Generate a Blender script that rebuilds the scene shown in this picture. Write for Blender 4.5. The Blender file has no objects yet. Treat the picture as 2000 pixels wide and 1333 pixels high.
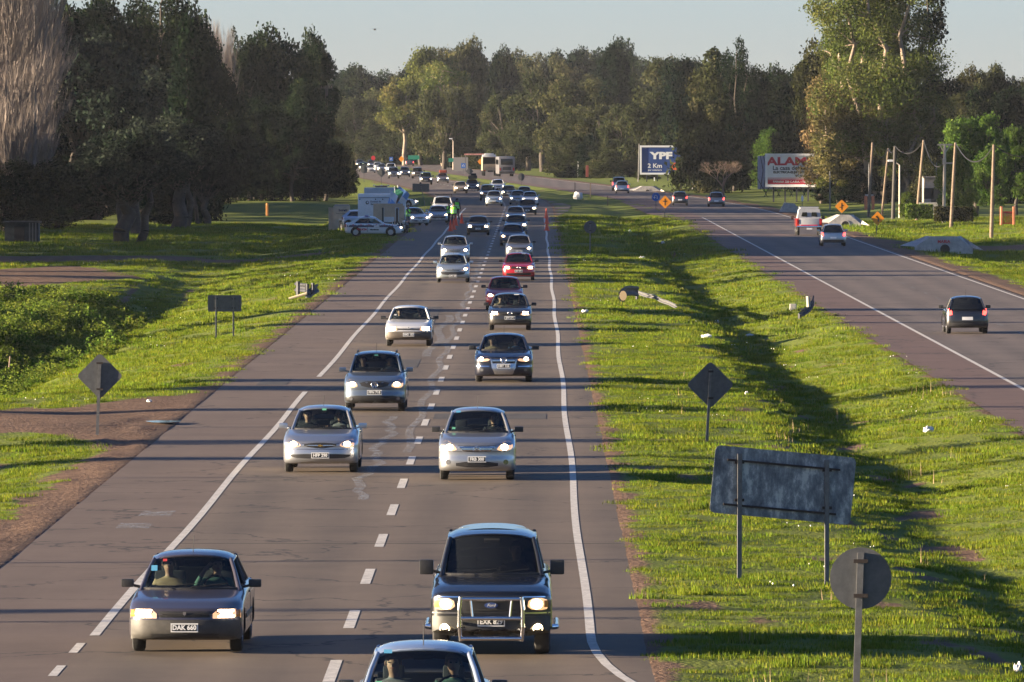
import bpy, bmesh, math, random
import numpy as np
from mathutils import Vector, Matrix, noise
from mathutils.bvhtree import BVHTree

SC = bpy.context.scene
COL = SC.collection
rad = math.radians
RND = random.Random(11)

# ------------------------------------------------------------------ camera, sky, sun, exposure
CAM_H, FPX = 7.7, 15670.0            # metres above the road; focal length in pixels of a 2000 px wide frame
cd = bpy.data.cameras.new('camera'); cam = bpy.data.objects.new('camera', cd); COL.objects.link(cam)
cd.sensor_width = 36.0; cd.lens = 36.0 * FPX / 2000.0
cd.clip_start = 1.0; cd.clip_end = 20000.0
PITCH, YAW = math.atan(416.5 / FPX), math.atan(45 / FPX)
cam.location = (0, 0, CAM_H); cam.rotation_euler = (rad(90) - PITCH, 0, YAW)
SC.camera = cam
SUN_EL, SUN_AZ = 8.4, 6.0             # degrees; light travels to +X and a little to +Y
w = bpy.data.worlds.new('World'); SC.world = w; w.use_nodes = True
nt = w.node_tree
sky = nt.nodes.new('ShaderNodeTexSky'); sky.sky_type = 'NISHITA'; sky.sun_disc = False
sky.sun_elevation = rad(SUN_EL); sky.sun_rotation = rad(270 - SUN_AZ)
sky.air_density = 0.7; sky.dust_density = 0.3; sky.ozone_density = 4.6; sky.altitude = 20
bg = nt.nodes['Background']; bg.inputs['Strength'].default_value = 0.050
tn = nt.nodes.new('ShaderNodeMix'); tn.data_type = 'RGBA'; tn.blend_type = 'MULTIPLY'; tn.inputs[0].default_value = 1.0; tn.inputs[7].default_value = (1.33, 0.965, 0.90, 1)   # a slightly hazier, greyer evening sky
nt.links.new(sky.outputs[0], tn.inputs[6]); nt.links.new(tn.outputs[2], bg.inputs[0])
sd = bpy.data.lights.new('sun', 'SUN'); sun = bpy.data.objects.new('sun', sd); COL.objects.link(sun)
sd.energy = 5.0; sd.angle = rad(0.5); sd.color = (1.0, 0.80, 0.56)
a_, e_ = rad(SUN_AZ), rad(SUN_EL)
sdir = Vector((math.cos(e_) * math.cos(a_), math.cos(e_) * math.sin(a_), -math.sin(e_)))
sun.rotation_euler = sdir.to_track_quat('-Z', 'Y').to_euler(); sun.location = (-300, 0, 60)
SC.view_settings.view_transform = 'Standard'; SC.view_settings.look = 'None'
SC.view_settings.gamma = 1.0; SC.view_settings.exposure = 2.38
SC.view_settings.use_curve_mapping = False
SC.cycles.use_denoising = True
SC.cycles.max_bounces = 6; SC.cycles.diffuse_bounces = 2; SC.cycles.glossy_bounces = 3
SC.cycles.transmission_bounces = 4; SC.cycles.transparent_max_bounces = 12; SC.cycles.volume_bounces = 0
SC.cycles.sample_clamp_indirect = 4.0

# ------------------------------------------------------------------ pixel (2000 x 1333 frame) to world
_M = cam.rotation_euler.to_matrix()
_R, _U, _D = _M @ Vector((1, 0, 0)), _M @ Vector((0, 1, 0)), _M @ Vector((0, 0, -1))
def ray(px, py): return _D * FPX + _R * (px - 1000) + _U * (666.5 - py)
def ground(px, py, z=0.0):
    d = ray(px, py); t = (z - CAM_H) / d.z
    return Vector((d.x * t, d.y * t, z))
def at_y(px, py, Y):
    d = ray(px, py); t = Y / d.y
    return Vector((d.x * t, Y, CAM_H + d.z * t))
def hit(px, py):
    z = 0.0
    for _ in range(12):
        P = ground(px, py, z); z = 0.5 * z + 0.5 * float(H(P.x, P.y))
    P.z = float(H(P.x, P.y)); return P

# ------------------------------------------------------------------ ids
def tag(o, label=None, cat=None, group=None, kind=None):
    if label: o['label'] = label
    if cat: o['category'] = cat
    if group: o['group'] = group
    if kind: o['kind'] = kind
    return o
def empty(name, loc=(0, 0, 0), rz=0.0):
    o = bpy.data.objects.new(name, None); COL.objects.link(o); o.location = loc
    o.rotation_euler = (0, 0, rz); o.empty_display_size = 0.3
    return o

# ------------------------------------------------------------------ materials
_mats = {}
def N(nt, t, **kw):
    n = nt.nodes.new(t)
    for k, v in kw.items():
        if k.startswith('i_'): n.inputs[k[2:].replace('_', ' ')].default_value = v
        else: setattr(n, k, v)
    return n
def mat(name, col, rough=0.6, metal=0.0, coat=0.0, emit=None, es=0.0, var=0.0, vs=3.0, bump=0.0, bs=30.0, spec=0.5):
    if name in _mats: return _mats[name]
    m = bpy.data.materials.new(name); m.use_nodes = True; _mats[name] = m
    nt = m.node_tree; p = nt.nodes['Principled BSDF']
    c = (*col, 1.0)
    p.inputs['Base Color'].default_value = c
    p.inputs['Roughness'].default_value = rough; p.inputs['Metallic'].default_value = metal
    p.inputs['Coat Weight'].default_value = coat; p.inputs['Coat Roughness'].default_value = 0.06
    p.inputs['Specular IOR Level'].default_value = spec
    if emit: p.inputs['Emission Color'].default_value = (*emit, 1); p.inputs['Emission Strength'].default_value = es
    if var or bump:
        tc = N(nt, 'ShaderNodeTexCoord')
        if var:
            nz = N(nt, 'ShaderNodeTexNoise', i_Scale=vs, i_Detail=6.0, i_Roughness=0.65)
            mx = N(nt, 'ShaderNodeMix', data_type='RGBA'); nt.links.new(tc.outputs['Object'], nz.inputs['Vector'])
            mr = N(nt, 'ShaderNodeMapRange'); mr.inputs[1].default_value = 0.32; mr.inputs[2].default_value = 0.68
            nt.links.new(nz.outputs[0], mr.inputs[0]); nt.links.new(mr.outputs[0], mx.inputs[0])
            mx.inputs[6].default_value = tuple(x * (1 - var) for x in col) + (1,)
            mx.inputs[7].default_value = tuple(min(1, x * (1 + var)) for x in col) + (1,)
            nt.links.new(mx.outputs[2], p.inputs['Base Color'])
        if bump:
            nb = N(nt, 'ShaderNodeTexNoise', i_Scale=bs, i_Detail=4.0); b = N(nt, 'ShaderNodeBump', i_Strength=bump, i_Distance=0.02)
            nt.links.new(tc.outputs['Object'], nb.inputs['Vector']); nt.links.new(nb.outputs[0], b.inputs['Height']); nt.links.new(b.outputs[0], p.inputs['Normal'])
    return m
def paint(name, col, metal=0.35, dusty=0.3):
    """car paint: coat over base, a little road dust in patches that thickens near the sills"""
    if name in _mats: return _mats[name]
    m = mat(name, col, 0.32, metal, 0.9 if max(col) > .05 else 0.6)
    nt = m.node_tree; p = nt.nodes['Principled BSDF']
    tc = N(nt, 'ShaderNodeTexCoord'); nz = N(nt, 'ShaderNodeTexNoise', i_Scale=2.5, i_Detail=8.0, i_Roughness=0.7)
    sp = N(nt, 'ShaderNodeSeparateXYZ'); nt.links.new(tc.outputs['Object'], sp.inputs[0]); nt.links.new(tc.outputs['Object'], nz.inputs['Vector'])
    mr = N(nt, 'ShaderNodeMapRange'); mr.inputs[1].default_value = 0.050; mr.inputs[2].default_value = 0.75; mr.inputs[3].default_value = 1.0; mr.inputs[4].default_value = 0.12
    nt.links.new(sp.outputs['Z'], mr.inputs[0])
    mu = N(nt, 'ShaderNodeMath', operation='MULTIPLY'); nt.links.new(nz.outputs[0], mu.inputs[0]); nt.links.new(mr.outputs[0], mu.inputs[1])
    m2 = N(nt, 'ShaderNodeMath', operation='MULTIPLY'); m2.inputs[1].default_value = dusty * 1.25; nt.links.new(mu.outputs[0], m2.inputs[0])
    mx = N(nt, 'ShaderNodeMix', data_type='RGBA'); mx.inputs[6].default_value = (*col, 1); mx.inputs[7].default_value = (0.13, 0.105, 0.08, 1)
    nt.links.new(m2.outputs[0], mx.inputs[0]); nt.links.new(mx.outputs[2], p.inputs['Base Color'])
    m3 = N(nt, 'ShaderNodeMath', operation='SUBTRACT', use_clamp=True); m3.inputs[0].default_value = 1.0; nt.links.new(m2.outputs[0], m3.inputs[1]); nt.links.new(m3.outputs[0], p.inputs['Coat Weight'])
    return m
def glass(name, tint, clear, rough=0.03):
    if name in _mats: return _mats[name]
    m = bpy.data.materials.new(name); m.use_nodes = True; _mats[name] = m; nt = m.node_tree
    nt.nodes.remove(nt.nodes['Principled BSDF']); out = nt.nodes['Material Output']
    tr = N(nt, 'ShaderNodeBsdfTransparent'); tr.inputs[0].default_value = (*tint, 1)
    gl = N(nt, 'ShaderNodeBsdfGlossy', i_Roughness=rough); gl.inputs[0].default_value = (0.9, 0.95, 1, 1)
    df = N(nt, 'ShaderNodeBsdfDiffuse'); df.inputs[0].default_value = (0.012, 0.014, 0.016, 1)
    m1 = N(nt, 'ShaderNodeMixShader'); m1.inputs[0].default_value = clear
    nt.links.new(df.outputs[0], m1.inputs[1]); nt.links.new(tr.outputs[0], m1.inputs[2])
    fr = N(nt, 'ShaderNodeFresnel', i_IOR=1.45); m2 = N(nt, 'ShaderNodeMixShader')
    nt.links.new(fr.outputs[0], m2.inputs[0]); nt.links.new(m1.outputs[0], m2.inputs[1]); nt.links.new(gl.outputs[0], m2.inputs[2])
    nt.links.new(m2.outputs[0], out.inputs[0]); return m

TYRE = mat('tyre_rubber', (0.018, 0.018, 0.018), 0.85, var=0.4, vs=8)
RIM = mat('rim_alloy', (0.42, 0.42, 0.43), 0.35, 0.8)
BLACKP = mat('black_plastic', (0.02, 0.02, 0.021), 0.5, var=0.3)
GREYP = mat('grey_plastic', (0.050, 0.047, 0.042), 0.6, var=0.35, vs=5)
INTER = mat('interior_dark', (0.022, 0.022, 0.024), 0.8)
SEATM = mat('seat_fabric', (0.05, 0.05, 0.055), 0.9)
CHROME = mat('chrome', (0.75, 0.76, 0.78), 0.12, 1.0)
LENS = mat('lamp_lens', (0.20, 0.21, 0.23), 0.08, 0.6, 0.8)
LENSON = mat('lit_lamp_lens', (0.25, 0.24, 0.23), 0.1, 0.4, 0.8, emit=(1.0, 0.50, 0.22), es=0.25)
HEADL = mat('headlight_beam', (0.9, 0.85, 0.7), 0.3, emit=(1.0, 0.80, 0.50), es=7.0)
FOGL = mat('fog_beam', (0.9, 0.85, 0.7), 0.3, emit=(1.0, 0.74, 0.42), es=4.0)
AMBER = mat('amber_lens', (0.55, 0.20, 0.03), 0.2, coat=0.4)
REDL = mat('red_lens', (0.35, 0.01, 0.012), 0.15, coat=0.6)
BRAKE = mat('brake_light', (0.5, 0.02, 0.03), 0.3, emit=(1.0, 0.06, 0.04), es=1.3)
PLATEW = mat('plate_white', (0.75, 0.75, 0.72), 0.4)
PLATEB = mat('plate_black', (0.015, 0.015, 0.015), 0.4)
GLASS = glass('windscreen_glass', (0.62, 0.72, 0.70), 0.86)
TINT = glass('tinted_glass', (0.25, 0.3, 0.3), 0.30)
GALV = mat('galvanised_steel', (0.13, 0.13, 0.13), 0.6, 0.35, var=0.25, vs=9)
SIGNBACK = mat('sign_back', (0.085, 0.088, 0.092), 0.7, 0.1, var=0.22, vs=7)
WOODP = mat('weathered_pole', (0.17, 0.125, 0.085), 0.85, var=0.35, vs=4)
CONC = mat('whitewashed_concrete', (0.40, 0.38, 0.35), 0.85, var=0.28, vs=3, bump=0.4)
WHITEP = mat('white_painted_metal', (0.66, 0.68, 0.70), 0.4, var=0.08, vs=2)
BLACKM = mat('matt_black', (0.012, 0.012, 0.012), 0.7)

# ------------------------------------------------------------------ mesh builder
class MB:
    def __init__(s): s.v = []; s.f = []; s.m = []
    def add(s, vs, fs, mi=0):
        o = len(s.v); s.v += [tuple(x) for x in vs]; s.f += [tuple(i + o for i in f) for f in fs]; s.m += [mi] * len(fs); return s
    def box(s, c, d, mi=0, rz=0.0, rx=0.0, ry=0.0, taper=1.0):
        x, y, z = (q / 2 for q in d); M = Matrix.Rotation(rz, 3, 'Z') @ Matrix.Rotation(ry, 3, 'Y') @ Matrix.Rotation(rx, 3, 'X')
        vs = [M @ Vector((sx * x * (taper if sz > 0 else 1), sy * y * (taper if sz > 0 else 1), sz * z)) + Vector(c) for sz in (-1, 1) for sy in (-1, 1) for sx in (-1, 1)]
        return s.add(vs, [(0, 2, 3, 1), (4, 5, 7, 6), (0, 1, 5, 4), (2, 6, 7, 3), (0, 4, 6, 2), (1, 3, 7, 5)], mi)
    def rbox(s, c, d, b=0.03, mi=0):
        bm = bmesh.new(); bmesh.ops.create_cube(bm, size=1)
        for v in bm.verts: v.co = Vector((v.co.x * d[0], v.co.y * d[1], v.co.z * d[2])) + Vector(c)
        bmesh.ops.bevel(bm, geom=bm.edges[:], offset=b, segments=2, affect='EDGES', profile=0.7)
        bm.verts.ensure_lookup_table(); bm.verts.index_update()
        s.add([v.co[:] for v in bm.verts], [[v.index for v in f.verts] for f in bm.faces], mi); bm.free(); return s
    def cyl(s, p0, p1, r0, r1=None, n=8, mi=0, cap=True):
        r1 = r0 if r1 is None else r1; p0, p1 = Vector(p0), Vector(p1); d = (p1 - p0)
        if d.length < 1e-6: return s
        q = d.to_track_quat('Z', 'Y'); vs = []
        for p, r in ((p0, r0), (p1, r1)):
            for i in range(n):
                a = 2 * math.pi * i / n; vs.append(p + q @ Vector((math.cos(a) * r, math.sin(a) * r, 0)))
        fs = [(i, (i + 1) % n, n + (i + 1) % n, n + i) for i in range(n)]
        if cap: fs += [tuple(range(n - 1, -1, -1)), tuple(range(n, 2 * n))]
        return s.add(vs, fs, mi)
    def path(s, pts, r, n=6, mi=0):
        for i in range(len(pts) - 1):
            ra = r[i] if isinstance(r, (list, tuple)) else r; rb = r[i + 1] if isinstance(r, (list, tuple)) else r
            s.cyl(pts[i], pts[i + 1], ra, rb, n, mi)
        return s
    def sph(s, c, r, mi=0, nu=10, nv=7):
        r = (r, r, r) if not isinstance(r, (tuple, list)) else r
        vs = [(c[0], c[1], c[2] - r[2])]
        for j in range(1, nv):
            a = math.pi * j / nv
            for i in range(nu):
                b = 2 * math.pi * i / nu; vs.append((c[0] + r[0] * math.sin(a) * math.cos(b), c[1] + r[1] * math.sin(a) * math.sin(b), c[2] - r[2] * math.cos(a)))
        vs.append((c[0], c[1], c[2] + r[2])); fs = []
        for i in range(nu): fs.append((0, 1 + (i + 1) % nu, 1 + i))
        for j in range(nv - 2):
            for i in range(nu):
                a = 1 + j * nu; fs.append((a + i, a + (i + 1) % nu, a + nu + (i + 1) % nu, a + nu + i))
        a = 1 + (nv - 2) * nu
        for i in range(nu): fs.append((a + i, a + (i + 1) % nu, len(vs) - 1))
        return s.add(vs, fs, mi)
    def prism(s, poly, y0, y1, mi=0, plane='XZ', o=(0, 0, 0)):
        n = len(poly)
        def P(a, b, y): return {'XZ': (a, y, b), 'YZ': (y, a, b), 'XY': (a, b, y)}[plane]
        vs = [Vector(P(a, b, y0)) + Vector(o) for a, b in poly] + [Vector(P(a, b, y1)) + Vector(o) for a, b in poly]
        fs = [tuple(range(n)), tuple(range(2 * n - 1, n - 1, -1))] + [(i, i + n, (i + 1) % n + n, (i + 1) % n) for i in range(n)]
        return s.add(vs, fs, mi)
    def grid(s, P, nu, nv, mi=0):
        vs = [P(i / nu, j / nv) for j in range(nv + 1) for i in range(nu + 1)]
        fs = [(j * (nu + 1) + i, j * (nu + 1) + i + 1, (j + 1) * (nu + 1) + i + 1, (j + 1) * (nu + 1) + i) for j in range(nv) for i in range(nu)]
        return s.add(vs, fs, mi)
    def lathe(s, prof, axis='X', n=20, mi=0, c=(0, 0, 0)):
        vs = []; k = len(prof)
        for i in range(n):
            a = 2 * math.pi * i / n; ca, sa = math.cos(a), math.sin(a)
            for h, r in prof:
                v = {'X': (h, r * ca, r * sa), 'Y': (r * ca, h, r * sa), 'Z': (r * ca, r * sa, h)}[axis]; vs.append((v[0] + c[0], v[1] + c[1], v[2] + c[2]))
        fs = [(i * k + j, i * k + j + 1, ((i + 1) % n) * k + j + 1, ((i + 1) % n) * k + j) for i in range(n) for j in range(k - 1)]
        return s.add(vs, fs, mi)
    def mesh(s, name, mats, smooth=None, fix=True):
        me = bpy.data.meshes.new(name); me.from_pydata(s.v, [], s.f)
        for m in (mats if isinstance(mats, (list, tuple)) else [mats]): me.materials.append(m)
        me.polygons.foreach_set('material_index', s.m)
        if fix and len(s.f) < 20000:
            bm = bmesh.new(); bm.from_mesh(me); bmesh.ops.recalc_face_normals(bm, faces=bm.faces); bm.to_mesh(me); bm.free()
        if smooth is not None:
            me.shade_smooth(); me.set_sharp_from_angle(angle=rad(smooth))
        me.update(); return me
    def build(s, name, mats, parent=None, smooth=None, loc=None, rz=0.0, **tg):
        o = bpy.data.objects.new(name, s.mesh(name, mats, smooth)); COL.objects.link(o)
        if parent: o.parent = parent
        if loc is not None: o.location = loc
        o.rotation_euler = (0, 0, rz)
        if tg: tag(o, **tg)
        return o

def chaikin(poly, it=1, closed=True):
    for _ in range(it):
        q = []; n = len(poly)
        for i in range(n if closed else n - 1):
            a, b = poly[i], poly[(i + 1) % n]
            q += [(a[0] * .75 + b[0] * .25, a[1] * .75 + b[1] * .25), (a[0] * .25 + b[0] * .75, a[1] * .25 + b[1] * .75)]
        poly = q if closed else [poly[0]] + q[1:-1] + [poly[-1]]
    return poly
def ell(cx, cz, rx, rz, n=14): return [(cx + rx * math.cos(2 * math.pi * i / n), cz + rz * math.sin(2 * math.pi * i / n)) for i in range(n)]
def rect(x0, x1, z0, z1): return [(x0, z0), (x1, z0), (x1, z1), (x0, z1)]
def mir(poly): return [(-x, z) for x, z in reversed(poly)]

_txt = {}
def text_mesh(s, size, m, bold=0.0, depth=0.004, sx=1.0, shear=0.0):
    """flat lettering facing -Y, centred, in the XZ plane"""
    key = (s, size, m.name, bold, sx, shear)
    if key in _txt: return _txt[key]
    cu = bpy.data.curves.new('lettering', 'FONT'); cu.body = s; cu.size = size; cu.align_x = 'CENTER'; cu.align_y = 'CENTER'
    cu.extrude = depth; cu.offset = bold; cu.resolution_u = 2; cu.shear = shear
    o = bpy.data.objects.new('lettering', cu); COL.objects.link(o)
    dg = bpy.context.evaluated_depsgraph_get(); me = bpy.data.meshes.new_from_object(o.evaluated_get(dg))
    bpy.data.objects.remove(o); bpy.data.curves.remove(cu)
    me.transform(Matrix.Rotation(rad(90), 4, 'X') @ Matrix.Diagonal((sx, 1, 1, 1)))
    me.materials.clear(); me.materials.append(m); _txt[key] = me; return me
def text(s, size, m, parent, loc, rz=0.0, name='lettering', **k):
    o = bpy.data.objects.new(name, text_mesh(s, size, m, **k)); COL.objects.link(o); o.parent = parent; o.location = loc; o.rotation_euler = (0, 0, rz); return o
def meshobj(name, me, parent=None, loc=(0, 0, 0), rz=0.0):
    o = bpy.data.objects.new(name, me); COL.objects.link(o); o.parent = parent; o.location = loc; o.rotation_euler = (0, 0, rz); return o

# ------------------------------------------------------------------ alignment of the two carriageways (metres)
def cL(Y):
    Y = np.asarray(Y, float); d = np.clip(Y - 760, 0, 290); return -(9e-5 * d * d) - 0.052 * np.clip(Y - 1050, 0, 4000)
def cR(Y):
    Y = np.asarray(Y, float); d = np.clip(Y - 670, 0, 278); return -(9e-5 * d * d) - 0.05 * np.clip(Y - 948, 0, 4000)
def sstep(a, b, x):
    t = np.clip((np.asarray(x, float) - a) / (b - a), 0, 1); return t * t * (3 - 2 * t)
def wav(x, y, s=1.0, k=0):
    """cheap smooth 2-D variation in -1..1"""
    x = np.asarray(x, float) / s; y = np.asarray(y, float) / s
    return (np.sin(x * 1.7 + 2.1 * np.sin(y * .9 + k) + k) + np.sin(y * 1.3 + 1.7 * np.sin(x * 1.1 + 2 * k) + 3 * k) + np.sin((x + y) * 2.3 + k * 5) * .5 + np.sin((x - y) * 3.1 + 1.3 + k) * .35) / 2.85
def H(X, Y):
    X = np.asarray(X, float); Y = np.asarray(Y, float); xl = X - cL(Y); xr = X - cR(Y); z = np.zeros(np.broadcast(X, Y).shape)
    # median swale
    wd = (12.4 + cR(Y)) - (1.6 + cL(Y)); wd = np.maximum(wd, 3.0); t = (xl - 1.6) / wd; t0 = t; t = t + .05 * wav(X * 0 + 5, Y, 9, 12) * np.sin(np.clip(t, 0, 1) * math.pi)
    dep = (1 - 0.75 * sstep(560, 800, Y)) * (.40 + .38 * sstep(135, 270, Y))
    edge = 1.1 + 0.35 * wav(X * 0 + 3, Y, 11, 1)
    tt = np.interp(t, [0, .10, .43, .57, .63, .82, .93, 1.0], [0, -.04, -.22, -.86, -.90, -.36, -.08, 0])
    m = (t > 0) & (t < 1); bump = 0.060 * wav(X, Y, 2.6, 2) + 0.075 * wav(X, Y, 6.5, 4) + 0.018 * wav(X, Y, .8, 7)
    z = np.where(m, tt * dep * edge / 1.1 + bump * np.clip(np.minimum(t, 1 - t) * 8, 0, 1), z)
    # left bank, weed ditch, field
    u = -9.3 - xl; near = sstep(228, 250, Y) * (1 - .8 * sstep(385, 500, Y)); nn = 1 - sstep(198, 207, Y)
    prof = np.interp(u, [0, 1.2, 7.3, 9.2, 11.0, 13.5, 18, 40], [0, -.05, -1.15, -1.95, -1.9, -1.0, -.85, -.75])
    pn = np.interp(u, [0, 1.5, 4, 8, 30], [0, -.06, -.25, -.5, -.6])
    far = np.interp(u, [0, 2, 8, 40], [0, -.08, -.45, -.55])
    zl = prof * near + far * sstep(385, 500, Y) * 1.0 + pn * nn + (1 - nn) * (1 - sstep(228, 250, Y)) * np.interp(u, [0, 30], [0, -.12])
    zl = zl + (0.07 * wav(X, Y, 4.5, 5) + 0.03 * wav(X, Y, 1.4, 9) + 0.12 * wav(X, Y, 14, 3)) * np.clip(u / 3, 0, 1)
    zl = zl + .035 * wav(X * 4, Y * .35, 1.0, 31) * np.clip(u * 2, 0, 1) * np.clip((2.4 - u), 0, 1) * (Y < 215)     # wheel ruts in the soft shoulder
    z = np.where(u > 0, zl, z)
    # right verge
    v = xr - 22.6
    zr = np.interp(v, [0, 2, 5, 9, 14, 60], [0, -.1, -.5, -.5, -.15, -.1]) * (1 - .4 * sstep(700, 900, Y)) + 0.07 * wav(X, Y, 5, 6) * np.clip(v / 3, 0, 1)
    z = np.where(v > 0, zr, z)
    road = ((u < 0) & (xl < 1.6)) | ((xr > 12.4) & (v < 0))
    ed = np.minimum(np.minimum(np.abs(u), np.abs(xl - 1.6)), np.minimum(np.abs(xr - 12.4), np.abs(v)))
    z = np.where(road, -0.05 - 0.04 * np.clip(ed / .5, 0, 1) + .065 * np.clip(1 - ed / .35, 0, 1) * (0.6 + .6 * wav(X, Y, .7, 8)), z + 0.012)
    return z
# ================================================================== GROUND
def dirtmask(X, Y):
    xl = X - cL(Y); xr = X - cR(Y); d = np.zeros(X.shape)
    n1, n2, n3 = wav(X, Y, 1.1, 3), wav(X, Y, .35, 5), wav(X, Y * .25, .9, 2)
    u = -9.3 - xl
    d = np.maximum(d, (u > -1) * (1 - sstep(.35 + .4 * n1, 1.3 + .6 * n1 + .2 * n2, u)) * .72)                         # worn edge, left
    d = np.maximum(d, (u > -1) * (Y < 214) * (1 - sstep(1.0 + .5 * n3, 1.6 + .5 * n3, u + .3 * n2)))                # muddy shoulder near the track
    d = np.maximum(d, ((xl > 1.0) & (xr < 12)) * (1 - sstep(.15 + .25 * n1, .7 + .35 * n1, xl - 1.6)) * .8)          # median edge
    d = np.maximum(d, ((xl > 1.6) & (xr < 13)) * (1 - sstep(.1 + .3 * n1, .6 + .35 * n1, 12.4 - xr)) * .7)
    d = np.maximum(d, (xr > 21) * (1 - sstep(1.2 + .5 * n1, 2.6 + .8 * n1, xr - 22.2)))                              # right shoulder dirt
    # farm track that joins the road on the left
    half = np.interp(u, [0, 3, 8, 30], [19, 12, 6, 5]); cy = np.interp(u, [0, 5, 30], [214, 212, 211])
    d = np.maximum(d, (u > -.5) * (1 - sstep(half - 1.5 + 1.2 * n3, half + .5 + 1.2 * n3, np.abs(Y - cy))))
    # yard tracks far left
    d = np.maximum(d, (u > 2.5) * (1 - sstep(6, 12, np.abs(Y - 512 + .25 * (u - 20)) + 3 * n1)) * .9)
    d = np.maximum(d, (1 - sstep(5, 8, np.abs(xl + 28.5) * 1.0 + np.abs(Y - 455) * .22 + 1.0 * n1)))
    d = np.maximum(d, (u > 18) * (1 - sstep(6, 10, np.abs(Y - 437) + 2 * n1)) * .9)
    d = np.maximum(d, (u > 8) * (u < 19) * (1 - sstep(.5, 1.2, np.abs(np.sin((xl + 24 + (Y - 400) * .02) * 1.1)) * 3)) * (Y > 385) * (Y < 450) * .7)
    # bare streaks
    d = np.maximum(d, ((xl > 5.6) & (xl < 8.6) & (Y < 330)) * sstep(.35, .6, wav(X, Y * .3, .8, 11)) * .75)
    d = np.maximum(d, ((xl > 1.6) & (xr < 12.4)) * sstep(.62, .8, wav(X, Y * .35, 1.3, 21)) * .7)
    d = np.maximum(d, ((u > 1) & (u < 5)) * sstep(.55, .75, wav(X, Y * .3, 1.2, 14)) * .7)
    # gravel side road on the right
    d = np.maximum(d, (xr > 22) * (1 - sstep(9, 14, np.abs(Y - 548 + (xr - 24) * .6))))
    return np.clip(d, 0, 1)

us = np.concatenate([-np.geomspace(1400, 62, 26), np.arange(-60, -22, 1.0), np.arange(-22, 27, .3), np.arange(27, 60, 1.2), np.geomspace(61, 1500, 26)])
ys = np.concatenate([np.arange(70, 104, 4), np.arange(104, 300, .8), np.arange(300, 620, 2.0), np.arange(620, 1000, 6), np.arange(1000, 1800, 25), np.geomspace(1810, 12000, 20)])
UU, YY = np.meshgrid(us, ys); XX = UU + cL(np.minimum(YY, 2600)); ZZ = H(XX, YY)
co = np.stack([XX, YY, ZZ], -1).reshape(-1, 3); nu, nv = len(us), len(ys)
idx = np.arange(nu * nv).reshape(nv, nu); fa = np.stack([idx[:-1, :-1], idx[:-1, 1:], idx[1:, 1:], idx[1:, :-1]], -1).reshape(-1, 4)
me = bpy.data.meshes.new('ground'); me.vertices.add(len(co)); me.vertices.foreach_set('co', co.ravel())
me.loops.add(fa.size); me.loops.foreach_set('vertex_index', fa.ravel().astype(np.int32))
me.polygons.add(len(fa)); me.polygons.foreach_set('loop_start', (np.arange(len(fa)) * 4).astype(np.int32)); me.update(calc_edges=True); me.validate()
at = me.attributes.new('dirt', 'FLOAT', 'POINT'); at.data.foreach_set('value', dirtmask(XX, YY).ravel().astype(np.float32))
me.shade_smooth()
gm = bpy.data.materials.new('verge_ground'); gm.use_nodes = True; nt = gm.node_tree; p = nt.nodes['Principled BSDF']; p.inputs['Roughness'].default_value = .95; p.inputs['Specular IOR Level'].default_value = .15
tc = N(nt, 'ShaderNodeTexCoord')
def ramp(nt, src, stops):
    r = N(nt, 'ShaderNodeValToRGB'); nt.links.new(src, r.inputs[0]); e = r.color_ramp.elements
    for i, (pos, c) in enumerate(stops):
        x = e[i] if i < 2 else e.new(pos)
        x.position = pos; x.color = (*c, 1)
    return r.outputs[0]
n1 = N(nt, 'ShaderNodeTexNoise', i_Scale=0.35, i_Detail=8.0, i_Roughness=.7); n2 = N(nt, 'ShaderNodeTexNoise', i_Scale=6.0, i_Detail=5.0, i_Roughness=.7)
for q in (n1, n2): nt.links.new(tc.outputs['Object'], q.inputs['Vector'])
g1 = ramp(nt, n1.outputs[0], [(.3, (.052, .088, .012)), (.72, (.155, .175, .022)), (.5, (.105, .140, .017))])
g2 = ramp(nt, n2.outputs[0], [(.3, (.09, .14, .018)), (.75, (.20, .19, .045))])
mg = N(nt, 'ShaderNodeMix', data_type='RGBA'); mg.inputs[0].default_value = .35; nt.links.new(g1, mg.inputs[6]); nt.links.new(g2, mg.inputs[7])
n3 = N(nt, 'ShaderNodeTexNoise', i_Scale=1.4, i_Detail=9.0, i_Roughness=.75); nt.links.new(tc.outputs['Object'], n3.inputs['Vector'])
d1 = ramp(nt, n3.outputs[0], [(.3, (.075, .044, .030)), (.7, (.21, .135, .092)), (.5, (.135, .084, .056))])
an = N(nt, 'ShaderNodeAttribute', attribute_name='dirt'); ad = N(nt, 'ShaderNodeMath', operation='ADD'); sb = N(nt, 'ShaderNodeMath', operation='MULTIPLY_ADD'); sb.inputs[1].default_value = .9; sb.inputs[2].default_value = -.45
nt.links.new(n2.outputs[0], sb.inputs[0]); nt.links.new(an.outputs['Fac'], ad.inputs[0]); nt.links.new(sb.outputs[0], ad.inputs[1])
mr = N(nt, 'ShaderNodeMapRange'); mr.inputs[1].default_value = .38; mr.inputs[2].default_value = .62; nt.links.new(ad.outputs[0], mr.inputs[0])
mf = N(nt, 'ShaderNodeMix', data_type='RGBA'); nt.links.new(mr.outputs[0], mf.inputs[0]); nt.links.new(mg.outputs[2], mf.inputs[6]); nt.links.new(d1, mf.inputs[7]); nt.links.new(mf.outputs[2], p.inputs['Base Color'])
nb = N(nt, 'ShaderNodeTexNoise', i_Scale=9.0, i_Detail=6.0); nt.links.new(tc.outputs['Object'], nb.inputs['Vector']); bp = N(nt, 'ShaderNodeBump', i_Strength=.9, i_Distance=.08); nt.links.new(nb.outputs[0], bp.inputs['Height']); nt.links.new(bp.outputs[0], p.inputs['Normal'])
me.materials.append(gm); go = bpy.data.objects.new('ground', me); COL.objects.link(go); tag(go, kind='structure')

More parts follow.
